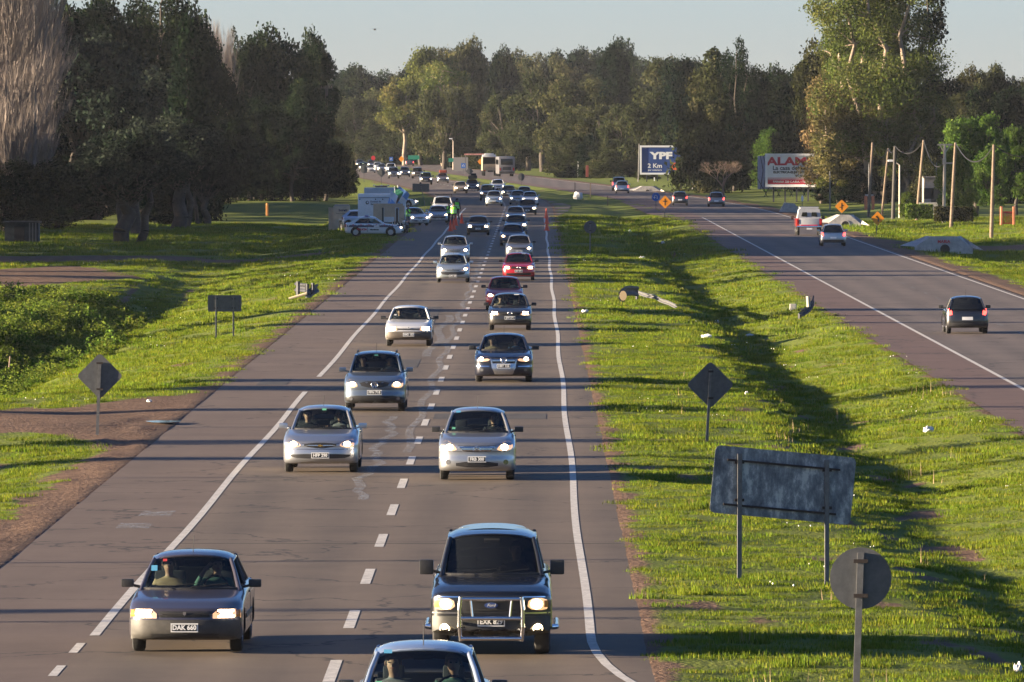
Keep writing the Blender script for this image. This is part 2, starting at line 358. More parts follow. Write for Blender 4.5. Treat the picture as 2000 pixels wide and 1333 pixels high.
# ================================================================== ROADS
def asphalt(name, c0, c1, streak):
    m = bpy.data.materials.new(name); m.use_nodes = True; nt = m.node_tree; p = nt.nodes['Principled BSDF']; p.inputs['Roughness'].default_value = .78; p.inputs['Specular IOR Level'].default_value = .3
    tc = N(nt, 'ShaderNodeTexCoord'); mp = N(nt, 'ShaderNodeMapping'); mp.inputs['Scale'].default_value = (1.2, .05, 1); nt.links.new(tc.outputs['Object'], mp.inputs[0])
    a = N(nt, 'ShaderNodeTexNoise', i_Scale=1.0, i_Detail=7.0, i_Roughness=.65); nt.links.new(mp.outputs[0], a.inputs['Vector'])
    b = N(nt, 'ShaderNodeTexNoise', i_Scale=.25, i_Detail=8.0, i_Roughness=.75); nt.links.new(tc.outputs['Object'], b.inputs['Vector'])
    f = N(nt, 'ShaderNodeTexNoise', i_Scale=28.0, i_Detail=3.0); nt.links.new(tc.outputs['Object'], f.inputs['Vector'])
    m1 = N(nt, 'ShaderNodeMath', operation='MULTIPLY_ADD'); m1.inputs[1].default_value = streak; nt.links.new(a.outputs[0], m1.inputs[0]); nt.links.new(b.outputs[0], m1.inputs[2])
    m2 = N(nt, 'ShaderNodeMath', operation='MULTIPLY_ADD'); m2.inputs[1].default_value = .35; nt.links.new(f.outputs[0], m2.inputs[0]); nt.links.new(m1.outputs[0], m2.inputs[2])
    if streak > .4:   # polished, oil-darkened wheel paths
        sp = N(nt, 'ShaderNodeSeparateXYZ'); nt.links.new(tc.outputs['Object'], sp.inputs[0]); k1 = N(nt, 'ShaderNodeMath', operation='MULTIPLY_ADD'); k1.inputs[1].default_value = 3.396; k1.inputs[2].default_value = 9.75; nt.links.new(sp.outputs['X'], k1.inputs[0]); k2 = N(nt, 'ShaderNodeMath', operation='COSINE'); nt.links.new(k1.outputs[0], k2.inputs[0])
        k3 = N(nt, 'ShaderNodeMath', operation='MULTIPLY_ADD'); k3.inputs[1].default_value = .12; nt.links.new(k2.outputs[0], k3.inputs[0]); nt.links.new(m1.outputs[0], k3.inputs[2]); nt.links.new(k3.outputs[0], m2.inputs[2])
    mr = N(nt, 'ShaderNodeMapRange'); mr.inputs[1].default_value = .45 + streak * .3; mr.inputs[2].default_value = .95 + streak * .5; nt.links.new(m2.outputs[0], mr.inputs[0])
    mx = N(nt, 'ShaderNodeMix', data_type='RGBA'); mx.inputs[6].default_value = (*c0, 1); mx.inputs[7].default_value = (*c1, 1); nt.links.new(mr.outputs[0], mx.inputs[0]); 
    # fine cracks
    vo = N(nt, 'ShaderNodeTexVoronoi', feature='DISTANCE_TO_EDGE', i_Scale=.16); wz = N(nt, 'ShaderNodeTexNoise', i_Scale=1.1, i_Detail=5.0); nt.links.new(tc.outputs['Object'], wz.inputs['Vector'])
    vm = N(nt, 'ShaderNodeMix', data_type='VECTOR'); vm.inputs[0].default_value = .12; nt.links.new(tc.outputs['Object'], vm.inputs[4])
    sc = N(nt, 'ShaderNodeVectorMath', operation='SCALE'); sc.inputs['Scale'].default_value = 12; nt.links.new(wz.outputs['Color'], sc.inputs[0]); nt.links.new(sc.outputs[0], vm.inputs[5]); nt.links.new(vm.outputs[1], vo.inputs['Vector'])
    lt = N(nt, 'ShaderNodeMath', operation='LESS_THAN'); lt.inputs[1].default_value = .006; nt.links.new(vo.outputs['Distance'], lt.inputs[0])
    m3 = N(nt, 'ShaderNodeMath', operation='MULTIPLY'); m3.inputs[1].default_value = .75; nt.links.new(lt.outputs[0], m3.inputs[0])
    mc = N(nt, 'ShaderNodeMix', data_type='RGBA'); mc.inputs[7].default_value = (.02, .018, .016, 1); nt.links.new(m3.outputs[0], mc.inputs[0]); nt.links.new(mx.outputs[2], mc.inputs[6]); nt.links.new(mc.outputs[2], p.inputs['Base Color'])
    bp = N(nt, 'ShaderNodeBump', i_Strength=.35, i_Distance=.01); nt.links.new(f.outputs[0], bp.inputs['Height']); nt.links.new(bp.outputs[0], p.inputs['Normal'])
    return m
ASPH_L = asphalt('asphalt_lanes', (.076, .058, .043), (.155, .117, .084), .5)
ASPH_S = asphalt('asphalt_shoulder', (.090, .064, .048), (.165, .120, .090), .3)
ASPH_R = asphalt('asphalt_far_lanes', (.076, .061, .052), (.145, .113, .094), .5)
ASPH_B = asphalt('brown_shoulder', (.085, .052, .042), (.15, .092, .072), .3)
rows = np.concatenate([np.arange(70, 620, 10), np.arange(620, 1500, 15), np.arange(1500, 3300, 60)])
def strip(name, x0, x1, c, z, m, rws=rows, kind='structure', jag=0.0):
    b = MB(); k = len(rws)
    vs = []
    for i, Y in enumerate(rws):
        o = float(c(Y)); a = x0(Y) if callable(x0) else x0; bb = x1(Y) if callable(x1) else x1
        vs += [(a + o, Y, z), (bb + o, Y, z)]
    b.add(vs, [(2 * i, 2 * i + 1, 2 * i + 3, 2 * i + 2) for i in range(k - 1)])
    o = b.build(name, m); tag(o, kind=kind); return o
rd = strip('left_carriageway', -6.75, 1.7, cL, 0.0, ASPH_L)
strip('left_carriageway_shoulder', -9.35, -6.75, cL, 0.0, ASPH_S)
strip('right_carriageway', 14.4, 22.3, cR, 0.0, ASPH_R)
strip('right_carriageway_shoulder', 12.3, 14.4, cR, 0.0, ASPH_B)
# turning pocket where the median narrows
b = MB(); b.add([(1.4, 690, .004), (3.0, 735, .004), (3.6, 800, .004), (1.0, 860, .004), (-3.0, 800, .004)], [(0, 1, 2, 3, 4)]); tag(b.build('turning_pocket', ASPH_L), kind='structure')
b = MB(); b.add([(10.0, 720, .004), (13, 640, .004), (13.5, 860, .004), (8.6, 880, .004)], [(0, 1, 2, 3)]); tag(b.build('median_opening', ASPH_B), kind='structure')
# markings: worn white paint, all flat print on the asphalt
mk = mat('road_paint', (.50, .475, .43), .7, var=.3, vs=5); nt = mk.node_tree
pn = nt.nodes['Principled BSDF']; nz = N(nt, 'ShaderNodeTexNoise', i_Scale=7.0, i_Detail=6.0, i_Roughness=.8); tc = N(nt, 'ShaderNodeTexCoord'); nt.links.new(tc.outputs['Object'], nz.inputs['Vector'])
mr = N(nt, 'ShaderNodeMapRange'); mr.inputs[1].default_value = .30; mr.inputs[2].default_value = .42; nt.links.new(nz.outputs[0], mr.inputs[0]); nt.links.new(mr.outputs[0], pn.inputs['Alpha'])
mfade = mat('faded_paint', (.36, .38, .40), .7); nt = mfade.node_tree; pn = nt.nodes['Principled BSDF']
nz = N(nt, 'ShaderNodeTexNoise', i_Scale=3.0, i_Detail=8.0, i_Roughness=.85); tc = N(nt, 'ShaderNodeTexCoord'); nt.links.new(tc.outputs['Object'], nz.inputs['Vector'])
mr = N(nt, 'ShaderNodeMapRange'); mr.inputs[1].default_value = .46; mr.inputs[2].default_value = .60; mr.inputs[4].default_value = .75; nt.links.new(nz.outputs[0], mr.inputs[0]); nt.links.new(mr.outputs[0], pn.inputs['Alpha'])
b = MB()
def mline(x, wd, y0, y1, c=cL, step=12.0, mi=0, fx=None, z=.004):
    n = max(1, int((y1 - y0) / step)); vs = []
    for i in range(n + 1):
        Y = y0 + (y1 - y0) * i / n; o = float(c(Y)) + (fx(Y) if fx else 0); vs += [(x - wd / 2 + o, Y, z), (x + wd / 2 + o, Y, z)]
    b.add(vs, [(2 * i, 2 * i + 1, 2 * i + 3, 2 * i + 2) for i in range(n)], mi)
yb = 113.6
while yb < 1500: mline(-2.87, .17, yb - 2.3, yb + 2.3); yb += 12.0
mline(.82, .14, 100, 690, step=2.5, fx=lambda Y: (.55 * max(0, (122 - Y) / 11.0) ** 2.2) + .03 * math.sin(Y * .11)); mline(.82, .14, 860, 1600)
mline(-6.68, .15, 121.5, 234, step=6, fx=lambda Y: .03 * math.sin(Y * .13)); mline(-6.68, .15, 248, 770, step=8, fx=lambda Y: .03 * math.sin(Y * .1))
for y0 in (107, 112.5, 117.5): mline(-6.78, .13, y0, y0 + 2.2)
mline(14.4, .14, 90, 690, cR, 10); mline(22.0, .12, 90, 1400, cR, 10)
yb = 96
while yb < 1500: mline(18.2, .13, yb, yb + 4, cR, 5, 1); yb += 12
mline(-3.72, .22, 166, 214, step=2, mi=1, fx=lambda Y: .12 * math.sin(Y * .35) + .09 * math.sin(Y * 1.1)); mline(-3.55, .3, 270, 330, step=3, mi=1, fx=lambda Y: .15 * math.sin(Y * .2))
mline(-3.1, .2, 190, 640, step=4, mi=1, fx=lambda Y: .1 * math.sin(Y * .3), z=.006)
for (x, y) in ((-7.55, 160), (-7.75, 155)): mline(x, .65, y - 1, y + 1.1, step=1, mi=1, z=.005)
mo = b.build('lane_markings', [mk, mfade]); tag(mo, kind='structure')
# asphalt patches and joints
b = MB()
def pat(cx, Y, wx, ly, rz=0.0): b.box((cx, Y, .001), (wx, ly, .006), rz=rz)
pm = asphalt('patch_asphalt', (.05, .046, .043), (.085, .077, .07), .3)
for (x, y, wx, ly) in ((-7.9, 243, .9, 6.0), (-4.6, 262, 1.6, 9), (-4.9, 330, 1.8, 30), (-1.2, 214, 3.0, 4.0)): pat(x, y, wx, ly)
for y in (148.5, 206, 262, 331): b.box((-2.5, y, .0015), (8.2, .12, .007))
tag(b.build('asphalt_patch', pm), kind='structure')
# puddle on the track
pu = mat('puddle_water', (.03, .03, .03), .03, spec=.8); b = MB(); q = ground(318, 829); b.add([(q.x + .42 * math.cos(a) * (1 + .2 * math.sin(3 * a)), q.y + .8 * math.sin(a), 0) for a in [i * .4 for i in range(16)]], [tuple(range(16))])
o = b.build('puddle', pu, loc=(0, 0, float(H(q.x, q.y)) + .05)); tag(o, kind='structure')

# ================================================================== GRASS (uncountable: instanced tufts)
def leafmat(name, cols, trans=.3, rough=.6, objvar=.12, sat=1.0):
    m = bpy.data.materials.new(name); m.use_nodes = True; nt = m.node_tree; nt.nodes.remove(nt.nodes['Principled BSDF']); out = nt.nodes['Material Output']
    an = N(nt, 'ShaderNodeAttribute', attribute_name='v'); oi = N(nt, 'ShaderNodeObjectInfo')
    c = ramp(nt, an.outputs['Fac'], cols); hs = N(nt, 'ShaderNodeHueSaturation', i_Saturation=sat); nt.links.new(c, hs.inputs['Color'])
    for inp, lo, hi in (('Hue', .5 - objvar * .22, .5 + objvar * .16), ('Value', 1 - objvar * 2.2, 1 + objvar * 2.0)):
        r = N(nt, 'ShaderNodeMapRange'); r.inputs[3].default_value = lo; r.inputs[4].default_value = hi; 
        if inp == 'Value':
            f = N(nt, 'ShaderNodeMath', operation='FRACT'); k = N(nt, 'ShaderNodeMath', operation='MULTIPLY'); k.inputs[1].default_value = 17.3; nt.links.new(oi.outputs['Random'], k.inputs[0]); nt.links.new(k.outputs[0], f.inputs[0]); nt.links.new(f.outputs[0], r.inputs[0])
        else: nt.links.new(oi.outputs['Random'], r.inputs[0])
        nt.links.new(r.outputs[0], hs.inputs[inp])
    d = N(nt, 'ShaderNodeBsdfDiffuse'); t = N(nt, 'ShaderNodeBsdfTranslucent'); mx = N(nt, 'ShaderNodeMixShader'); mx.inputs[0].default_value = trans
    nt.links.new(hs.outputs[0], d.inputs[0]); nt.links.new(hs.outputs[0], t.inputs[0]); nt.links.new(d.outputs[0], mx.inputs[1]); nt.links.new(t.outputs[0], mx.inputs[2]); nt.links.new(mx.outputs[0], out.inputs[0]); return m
GRASSM = leafmat('grass_blades', [(.0, (.045, .085, .010)), (1.0, (.26, .215, .05)), (.5, (.132, .182, .017)), (.8, (.18, .21, .028))], .35)
WEEDM = leafmat('weed_leaves', [(.0, (.035, .065, .012)), (1.0, (.19, .23, .04)), (.6, (.085, .135, .02))], .3)
def leaves_mesh(name, C, S, V, m, nrm=None, thin=1.0, rng=None, up=None):
    """C centres (n,3), S size (n,), V tint (n,): one diamond leaf each"""
    n = len(C); rng = rng or np.random.default_rng(1)
    a = rng.normal(size=(n, 3)); a /= np.linalg.norm(a, axis=1)[:, None]
    if up is not None: a = a * (1 - up) + np.array([0, 0, 1.0]) * up; a /= np.linalg.norm(a, axis=1)[:, None]
    b_ = rng.normal(size=(n, 3)); b_ -= (b_ * a).sum(1)[:, None] * a; b_ /= np.linalg.norm(b_, axis=1)[:, None]
    S = S[:, None]; v = np.stack([C - a * S * .5, C + b_ * S * .28 * thin, C + a * S * .5, C - b_ * S * .28 * thin], 1).reshape(-1, 3)
    me = bpy.data.meshes.new(name); me.vertices.add(4 * n); me.vertices.foreach_set('co', v.ravel()); me.loops.add(4 * n); me.loops.foreach_set('vertex_index', np.arange(4 * n, dtype=np.int32))
    me.polygons.add(n); me.polygons.foreach_set('loop_start', (np.arange(n) * 4).astype(np.int32)); me.update(calc_edges=True)
    t = me.attributes.new('v', 'FLOAT', 'POINT'); t.data.foreach_set('value', np.repeat(V, 4).astype(np.float32)); me.materials.append(m); return me
def tuft_mesh(name, n, rad_, hgt, wid, m, seed, lean=.35):
    rng = np.random.default_rng(seed); r = rad_ * np.sqrt(rng.random(n)); a = rng.random(n) * 6.283; bx, by = r * np.cos(a), r * np.sin(a); h = hgt * (.5 + .8 * rng.random(n)) * (1.15 - .6 * r / rad_)
    d = rng.random(n) * 6.283; lx, ly = np.cos(d) * h * lean * rng.random(n), np.sin(d) * h * lean * rng.random(n); w = rng.random(n) * 6.283; wx, wy = np.cos(w) * wid / 2, np.sin(w) * wid / 2
    v = np.stack([np.stack([bx - wx, by - wy, bx * 0 - .03], 1), np.stack([bx + wx, by + wy, bx * 0 - .03], 1), np.stack([bx + lx, by + ly, h], 1)], 1).reshape(-1, 3)
    me = bpy.data.meshes.new(name); me.vertices.add(3 * n); me.vertices.foreach_set('co', v.ravel()); me.loops.add(3 * n); me.loops.foreach_set('vertex_index', np.arange(3 * n, dtype=np.int32))
    me.polygons.add(n); me.polygons.foreach_set('loop_start', (np.arange(n) * 3).astype(np.int32)); me.update(calc_edges=True)
    t = me.attributes.new('v', 'FLOAT', 'POINT'); t.data.foreach_set('value', np.repeat(np.clip(rng.normal(.5, .22, n), 0, 1), 3).astype(np.float32)); me.materials.append(m); return me
def weed_mesh():
    rng = np.random.default_rng(77); n = 420; d = rng.normal(size=(n, 3)); d /= np.linalg.norm(d, axis=1)[:, None]; d[:, 2] = np.abs(d[:, 2]); r = rng.uniform(.55, 1.1, n)[:, None]; k = rng.integers(0, 5, n); off = np.array([(0, 0, 0), (.35, .2, -.1), (-.3, .3, -.15), (.1, -.4, -.1), (-.3, -.2, 0)])[k]
    C = d * r * np.array([.42, .42, .75]) + off; C[:, 2] = np.maximum(C[:, 2], .02); return leaves_mesh('weed', C, rng.uniform(.07, .18, n), np.clip(.35 + d[:, 2] * .3 + rng.normal(0, .15, n), 0, 1), WEEDM, rng=rng)
def scatter(name, P, S, src, seed, label=None):
    """one object whose points carry instances of a tuft"""
    me = bpy.data.meshes.new(name); me.vertices.add(len(P)); me.vertices.foreach_set('co', np.asarray(P, float).ravel()); t = me.attributes.new('sc', 'FLOAT', 'POINT'); t.data.foreach_set('value', np.asarray(S, np.float32)); me.update()
    o = bpy.data.objects.new(name, me); COL.objects.link(o); ng = bpy.data.node_groups.new(name, 'GeometryNodeTree'); ng.interface.new_socket('Geometry', in_out='INPUT', socket_type='NodeSocketGeometry'); ng.interface.new_socket('Geometry', in_out='OUTPUT', socket_type='NodeSocketGeometry')
    gi, gout = ng.nodes.new('NodeGroupInput'), ng.nodes.new('NodeGroupOutput'); ip = ng.nodes.new('GeometryNodeInstanceOnPoints'); oi = ng.nodes.new('GeometryNodeObjectInfo'); oi.inputs['Object'].default_value = src; oi.inputs['As Instance'].default_value = True
    rv = ng.nodes.new('FunctionNodeRandomValue'); rv.data_type = 'FLOAT_VECTOR'; rv.inputs[0].default_value = (-.12, -.12, 0); rv.inputs[1].default_value = (.12, .12, 6.283); rv.inputs['Seed'].default_value = seed
    na = ng.nodes.new('GeometryNodeInputNamedAttribute'); na.data_type = 'FLOAT'; na.inputs[0].default_value = 'sc'
    L = ng.links.new; L(gi.outputs[0], ip.inputs['Points']); L(oi.outputs['Geometry'], ip.inputs['Instance']); L(rv.outputs[0], ip.inputs['Rotation']); L(na.outputs[0], ip.inputs['Scale']); L(ip.outputs[0], gout.inputs[0])
    md = o.modifiers.new('scatter', 'NODES'); md.node_group = ng; tag(o, label, 'grass', kind='stuff'); return o
srcs = []
for i, (n, r, h, wd, m_) in enumerate(((110, .55, .085, .022, GRASSM), (90, .4, .20, .03, GRASSM), (10, .55, .7, .09, WEEDM), (6, .25, .36, .02, mat('dry_stalks', (.30, .22, .12), .9)))):
    s_ = meshobj(['grass_tuft', 'tall_grass_tuft', 'weed_clump', 'dry_stalk_tuft'][i], tuft_mesh('tuft', n, r, h, wd, m_, 40 + i) if i != 2 else weed_mesh()); q = hit([1500, 1560, 60, 1450][i], [1290, 1300, 640, 1255][i]); s_.location = q
    tag(s_, ['low tuft of bright grass in the near part of the median', 'taller tuft of grass near the round sign post', 'clump of leafy weeds in the left ditch', 'dry brown stalks standing in the near median grass'][i], 'grass', kind='stuff'); srcs.append(s_)
rg = np.random.default_rng(5)
def cand(y0, y1, x0, x1, dens):
    n = int((y1 - y0) * (x1 - x0) * dens); Y = rg.uniform(y0, y1, n); U = rg.uniform(x0, x1, n); X = U + cL(Y); return X, Y
def inview(X, Y, m=1.15):
    px = 1045 + X / Y * FPX; return (px > -80) & (px < 2080)
def fieldgrass(y0, y1, x0, x1, dens, sc, pow_=1.0):
    X, Y = cand(y0, y1, x0, x1, dens); k = inview(X, Y); X, Y = X[k], Y[k]; xl = X - cL(Y); xr = X - cR(Y)
    road = ((xl > -9.35) & (xl < 1.75)) | ((xr > 12.35) & (xr < 22.4)); dm = dirtmask(X, Y); k = (~road) & (rg.random(len(X)) > dm * 1.25); X, Y = X[k], Y[k]
    return np.stack([X, Y, H(X, Y)], 1), sc * rg.uniform(.7, 1.35, len(X)) * (1 + .3 * wav(X, Y, 3, 4))
PA, SA = [], []
for a in ((106, 190, -19, 24, 4.2, .66), (190, 300, -24, 24, 2.6, .85), (300, 480, -36, 34, .95, 1.2), (480, 700, -45, 50, .3, 1.9)):
    p_, s_ = fieldgrass(*a); PA.append(p_); SA.append(s_)
scatter('grass', np.concatenate(PA), np.concatenate(SA), srcs[0], 3, 'short bright green grass covering the verges and the median')
p_, s_ = fieldgrass(106, 420, -30, 13, .07, .9); k = wav(p_[:, 0], p_[:, 1], 2.2, 6) > .15; scatter('tall_grass', p_[k], s_[k], srcs[1], 5, 'scattered taller grass tufts in the verges')
# weeds fill the ditch on the left
X, Y = cand(255, 412, -44, -16, 1.2); xl = X - cL(Y); lim = np.interp(Y, [255, 300, 350, 390, 412], [-17.2, -17.4, -17.8, -19, -22]); top = np.interp(Y, [255, 330, 385, 412], [-44, -44, -34, -25])
k = (xl < lim + .6 * wav(X, Y, 3, 1)) & (xl > top) & inview(X, Y) & (wav(X, Y, 2.4, 3) + .4 * wav(X, Y, 5, 8) > -.1); X, Y = X[k], Y[k]
scatter('weeds', np.stack([X, Y, H(X, Y)], 1), rg.uniform(.35, .8, len(X)) * (.95 + .9 * wav(X, Y, 2.4, 3)), srcs[2], 9, 'dense leafy weeds filling the ditch left of the road')
p_, s_ = fieldgrass(106, 260, 3, 13, .08, .9); k = wav(p_[:, 0], p_[:, 1], 2.0, 9) > .1; scatter('dry_stalks', p_[k], s_[k], srcs[3], 12, 'thin dry stalks scattered through the median grass')
# small white flowers / litter specks
fl = meshobj('white_flower_clump', MB().sph((0, 0, .12), .018, nu=5, nv=3).sph((.25, .3, .1), .02, nu=5, nv=3).sph((-.25, .5, .14), .014, nu=5, nv=3).mesh('flower', mat('flower_white', (.7, .7, .62), .8))); fl.location = hit(1610, 1120); tag(fl, 'clump of tiny white flowers in the median grass beside the big sign', 'flowers', kind='stuff')
p_, s_ = fieldgrass(108, 520, -34, 12, .012, .8); scatter('white_flowers', p_, s_, fl, 15, 'tiny white flowers dotted over the grass')
# ================================================================== TREES
BARK = mat('bark', (.050, .040, .032), .9, var=.4, vs=3, bump=.6)
BARKP = mat('pale_bark', (.22, .17, .125), .85, var=.35, vs=2, bump=.4)
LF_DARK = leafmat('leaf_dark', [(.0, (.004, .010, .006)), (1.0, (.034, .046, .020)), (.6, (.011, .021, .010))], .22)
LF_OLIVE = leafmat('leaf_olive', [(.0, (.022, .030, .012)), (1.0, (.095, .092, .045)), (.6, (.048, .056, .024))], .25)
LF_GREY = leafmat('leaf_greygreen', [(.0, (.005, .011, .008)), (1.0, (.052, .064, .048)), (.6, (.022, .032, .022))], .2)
LF_GOLD = leafmat('leaf_golden', [(.0, (.038, .056, .014)), (1.0, (.20, .19, .060)), (.5, (.092, .115, .030)), (.8, (.15, .145, .042))], .28)
LF_RUST = leafmat('leaf_rusty', [(.0, (.055, .050, .020)), (1.0, (.19, .145, .070)), (.5, (.100, .090, .036))], .25)
LF_FRESH = leafmat('leaf_fresh', [(.0, (.035, .070, .014)), (1.0, (.17, .22, .045)), (.6, (.085, .135, .026))], .32)
TWIG = mat('bare_twigs', (.165, .135, .118), .9, var=.25, vs=1)
TWIGD = mat('dark_twigs', (.13, .09, .065), .9, var=.25, vs=1)

def tree_protos(kind, seed, leaf, bark, hi=1.0):
    """returns (trunk mesh, crown mesh) for a tree about 10 m tall standing on the origin"""
    rng = np.random.default_rng(seed); r = random.Random(seed); Hh = 10.0; cl = []; tb = MB()
    def limb(p0, p1, r0, r1, n=5, bend=.12, seg=4):
        pts = []; p0, p1 = Vector(p0), Vector(p1); L = (p1 - p0).length
        for i in range(seg + 1):
            t = i / seg; o = Vector((r.uniform(-1, 1), r.uniform(-1, 1), r.uniform(0, .6))) * L * bend * math.sin(t * math.pi) * .5; pts.append(p0.lerp(p1, t) + o)
        tb.path(pts, [r0 + (r1 - r0) * i / seg for i in range(seg + 1)], n); return pts
    if kind == 'broad':      # irregular evergreen dome
        lsz, n = .23, 21000
        for _ in range(56):
            t = r.random() ** .8; a = r.random() * 6.283; zc = 2.2 + 7.0 * t; R_ = 3.5 * max(.02, 1 - ((t - .42) / .64) ** 2) ** .45 * (.55 + .5 * r.random())
            cl.append((R_ * math.cos(a), R_ * math.sin(a), zc, r.uniform(.5, 1.15), r.uniform(-.35, .35)))
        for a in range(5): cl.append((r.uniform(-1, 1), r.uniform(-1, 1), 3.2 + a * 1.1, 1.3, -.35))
        limb((0, 0, -.3), (r.uniform(-.3, .3), .2, 5), .34, .2, 8)
        for c in cl[::4]: limb((0, 0, 2 + r.random() * 2), c[:3], .14, .03)
    elif kind == 'open':     # eucalyptus: several stems, separate leaf masses with sky between
        lsz, n = (.095, 52000) if seed > 60 else (.17, 17000)
        stems = []
        for s in range(4):
            a = s * 1.57 + r.random(); top = (math.cos(a) * r.uniform(.9, 2.0), math.sin(a) * r.uniform(.9, 2.0), r.uniform(7.6, 9.6)); stems.append(limb((0, 0, -.3), top, .22, .05, 7, .2, 6))
        for st in stems:
            for p in st[2:]:
                for _ in range(3):
                    a = r.random() * 6.283; d = r.uniform(.6, 2.2) * (1 - .05 * p.z); q = (p.x + d * math.cos(a), p.y + d * math.sin(a), p.z + r.uniform(-.4, .8)); cl.append((*q, r.uniform(.45, .95), r.uniform(-.25, .25))); limb(p, q, .05, .015, 4, .1, 2)
    elif kind == 'round':    # billowing crown on the upper half of a bare trunk
        lsz, n = .22, 20000
        limb((0, 0, -.3), (.2, .1, 6.2), .26, .17, 8, .06)
        for _ in range(60):
            a = r.random() * 6.283; el_ = math.asin(r.uniform(-.75, 1)); R_ = r.uniform(1.7, 3.1); c = (R_ * math.cos(a) * math.cos(el_), R_ * math.sin(a) * math.cos(el_), 6.5 + R_ * math.sin(el_) * .92); cl.append((*c, r.uniform(.45, 1.0), r.uniform(-.35, .35)))
            if r.random() < .35: limb((.1, .1, r.uniform(3.5, 5.5)), c, .10, .02)
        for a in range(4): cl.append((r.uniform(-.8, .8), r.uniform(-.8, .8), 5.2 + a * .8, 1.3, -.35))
    elif kind == 'cone':     # cypress-like spire, shaggy
        lsz, n = .24, 12000
        for i in range(60):
            t = i / 60; z = .6 + 9.2 * t; R_ = 2.5 * (1 - t) ** .8 + .12; a = i * 2.4; cl.append((R_ * .7 * math.cos(a) * r.uniform(.7, 1.2), R_ * .7 * math.sin(a) * r.uniform(.7, 1.2), z, .35 + .75 * (1 - t), r.uniform(-.2, .2)))
        limb((0, 0, -.3), (0, 0, 8.5), .3, .04, 7, .02)
    elif kind == 'narrow':
        lsz, n = .2, 5000
        for i in range(30): t = i / 30; cl.append((r.uniform(-.25, .25), r.uniform(-.25, .25), .8 + 9 * t, .25 + .55 * math.sin(min(1, t + .2) * math.pi * .95), r.uniform(-.2, .2)))
        limb((0, 0, -.3), (0, 0, 8), .16, .03, 6, .02)
    elif kind == 'bushy':    # leafy to the ground
        lsz, n = .24, 22000
        for _ in range(72):
            t = r.random() ** .9; a = r.random() * 6.283; zc = .5 + 8.6 * t; R_ = 3.9 * (1 - t ** 2.6) ** .5 * (.5 + .5 * r.random()); cl.append((R_ * math.cos(a), R_ * math.sin(a), zc, r.uniform(.5, 1.15), r.uniform(-.35, .35)))
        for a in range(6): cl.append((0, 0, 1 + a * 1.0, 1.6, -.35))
        limb((0, 0, -.3), (0, 0, 5), .3, .12, 7)
    elif kind == 'olive':    # billowy clumps on a leaning trunk
        lsz, n = .24, 17000
        limb((0, 0, -.3), (.5, 0, 4.6), .62, .4, 9, .2); limb((1.3, .2, -.3), (2.0, .3, 4.6), .36, .22, 7, .2)
        for _ in range(58):
            a = r.random() * 6.283; el_ = math.asin(r.uniform(-.12, 1)); R_ = r.uniform(2.6, 4.0); c = (R_ * math.cos(a) * math.cos(el_) + .4, R_ * .9 * math.sin(a) * math.cos(el_), 5.7 + R_ * math.sin(el_) * .98); cl.append((*c, r.uniform(.55, 1.15), r.uniform(-.35, .4)))
            if r.random() < .3: limb((.5, 0, 3), c, .16, .03)
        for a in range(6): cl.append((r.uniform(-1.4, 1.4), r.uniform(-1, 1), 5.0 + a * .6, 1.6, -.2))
    if kind == 'poplar':     # leafless poplar clump: thousands of upright twigs
        for s in range(9):
            a = s * .7; b_ = (math.cos(a) * r.uniform(.1, .7), math.sin(a) * r.uniform(.1, .7), -.2); top = (b_[0] * 2.6, b_[1] * 2.6, r.uniform(7.5, 9.6)); limb(b_, top, .09, .015, 5, .04, 6)
        nb = 300; hb = rng.random(nb) ** .8; ab = rng.random(nb) * 6.283; k = rng.integers(0, nb, 24000); u = rng.random(len(k)) ** .8; n = len(k); sp_ = (1.15 * np.sin(np.clip(hb * .95 + .12, 0, 1) * 2.7) + .25) * rng.uniform(.35, 1.15, nb); lb = rng.uniform(1.2, 2.8, nb)
        R_ = .25 + sp_[k] * u ** .8; aa = ab[k] + rng.normal(0, .05, n) * (1 + u); C = np.stack([R_ * np.cos(aa), R_ * np.sin(aa), .3 + 7.6 * hb[k] + lb[k] * u], 1)
        d = np.stack([np.cos(aa) * .22 + rng.normal(0, .13, n), np.sin(aa) * .22 + rng.normal(0, .13, n), np.ones(n)], 1); L = rng.uniform(.25, .85, n)[:, None]; w_ = rng.normal(size=(n, 3)) * np.array([1, 1, 0]); w_ = w_ / np.linalg.norm(w_, axis=1)[:, None] * .0052
        v = np.stack([C - w_, C + w_, C + d * L], 1).reshape(-1, 3); me = bpy.data.meshes.new('crown'); me.vertices.add(3 * n); me.vertices.foreach_set('co', v.ravel()); me.loops.add(3 * n); me.loops.foreach_set('vertex_index', np.arange(3 * n, dtype=np.int32)); me.polygons.add(n); me.polygons.foreach_set('loop_start', (np.arange(n) * 3).astype(np.int32)); me.update(calc_edges=True); me.materials.append(leaf)
        return tb.mesh('trunk', bark, 60), me
    if kind == 'bare':       # leafless spreading tree: recursive twigs
        cb = MB()
        def grow(p, d, L, rr, lv, tgt):
            q = p + d * L; tgt.cyl(p, q, rr, rr * .7, 5 if lv < 3 else 3, cap=False)
            if lv >= 6: return
            for _ in range(3 if lv < 5 else 4):
                nd = (d + Vector((r.uniform(-1, 1), r.uniform(-1, 1), r.uniform(-.25, .7))) * .75).normalized(); grow(q, nd, L * r.uniform(.62, .85), rr * .62, lv + 1, cb if lv >= 1 else tgt)
        grow(Vector((0, 0, -.2)), Vector((.05, 0, 1)), 2.4, .22, 0, tb); return tb.mesh('trunk', bark, 60), cb.mesh('crown', leaf, fix=False)
    c = np.array(cl); wgt = c[:, 3] ** 2; wgt /= wgt.sum(); n = int(n * hi); k = rng.choice(len(c), n, p=wgt); dr = rng.normal(size=(n, 3)); dr /= np.linalg.norm(dr, axis=1)[:, None]
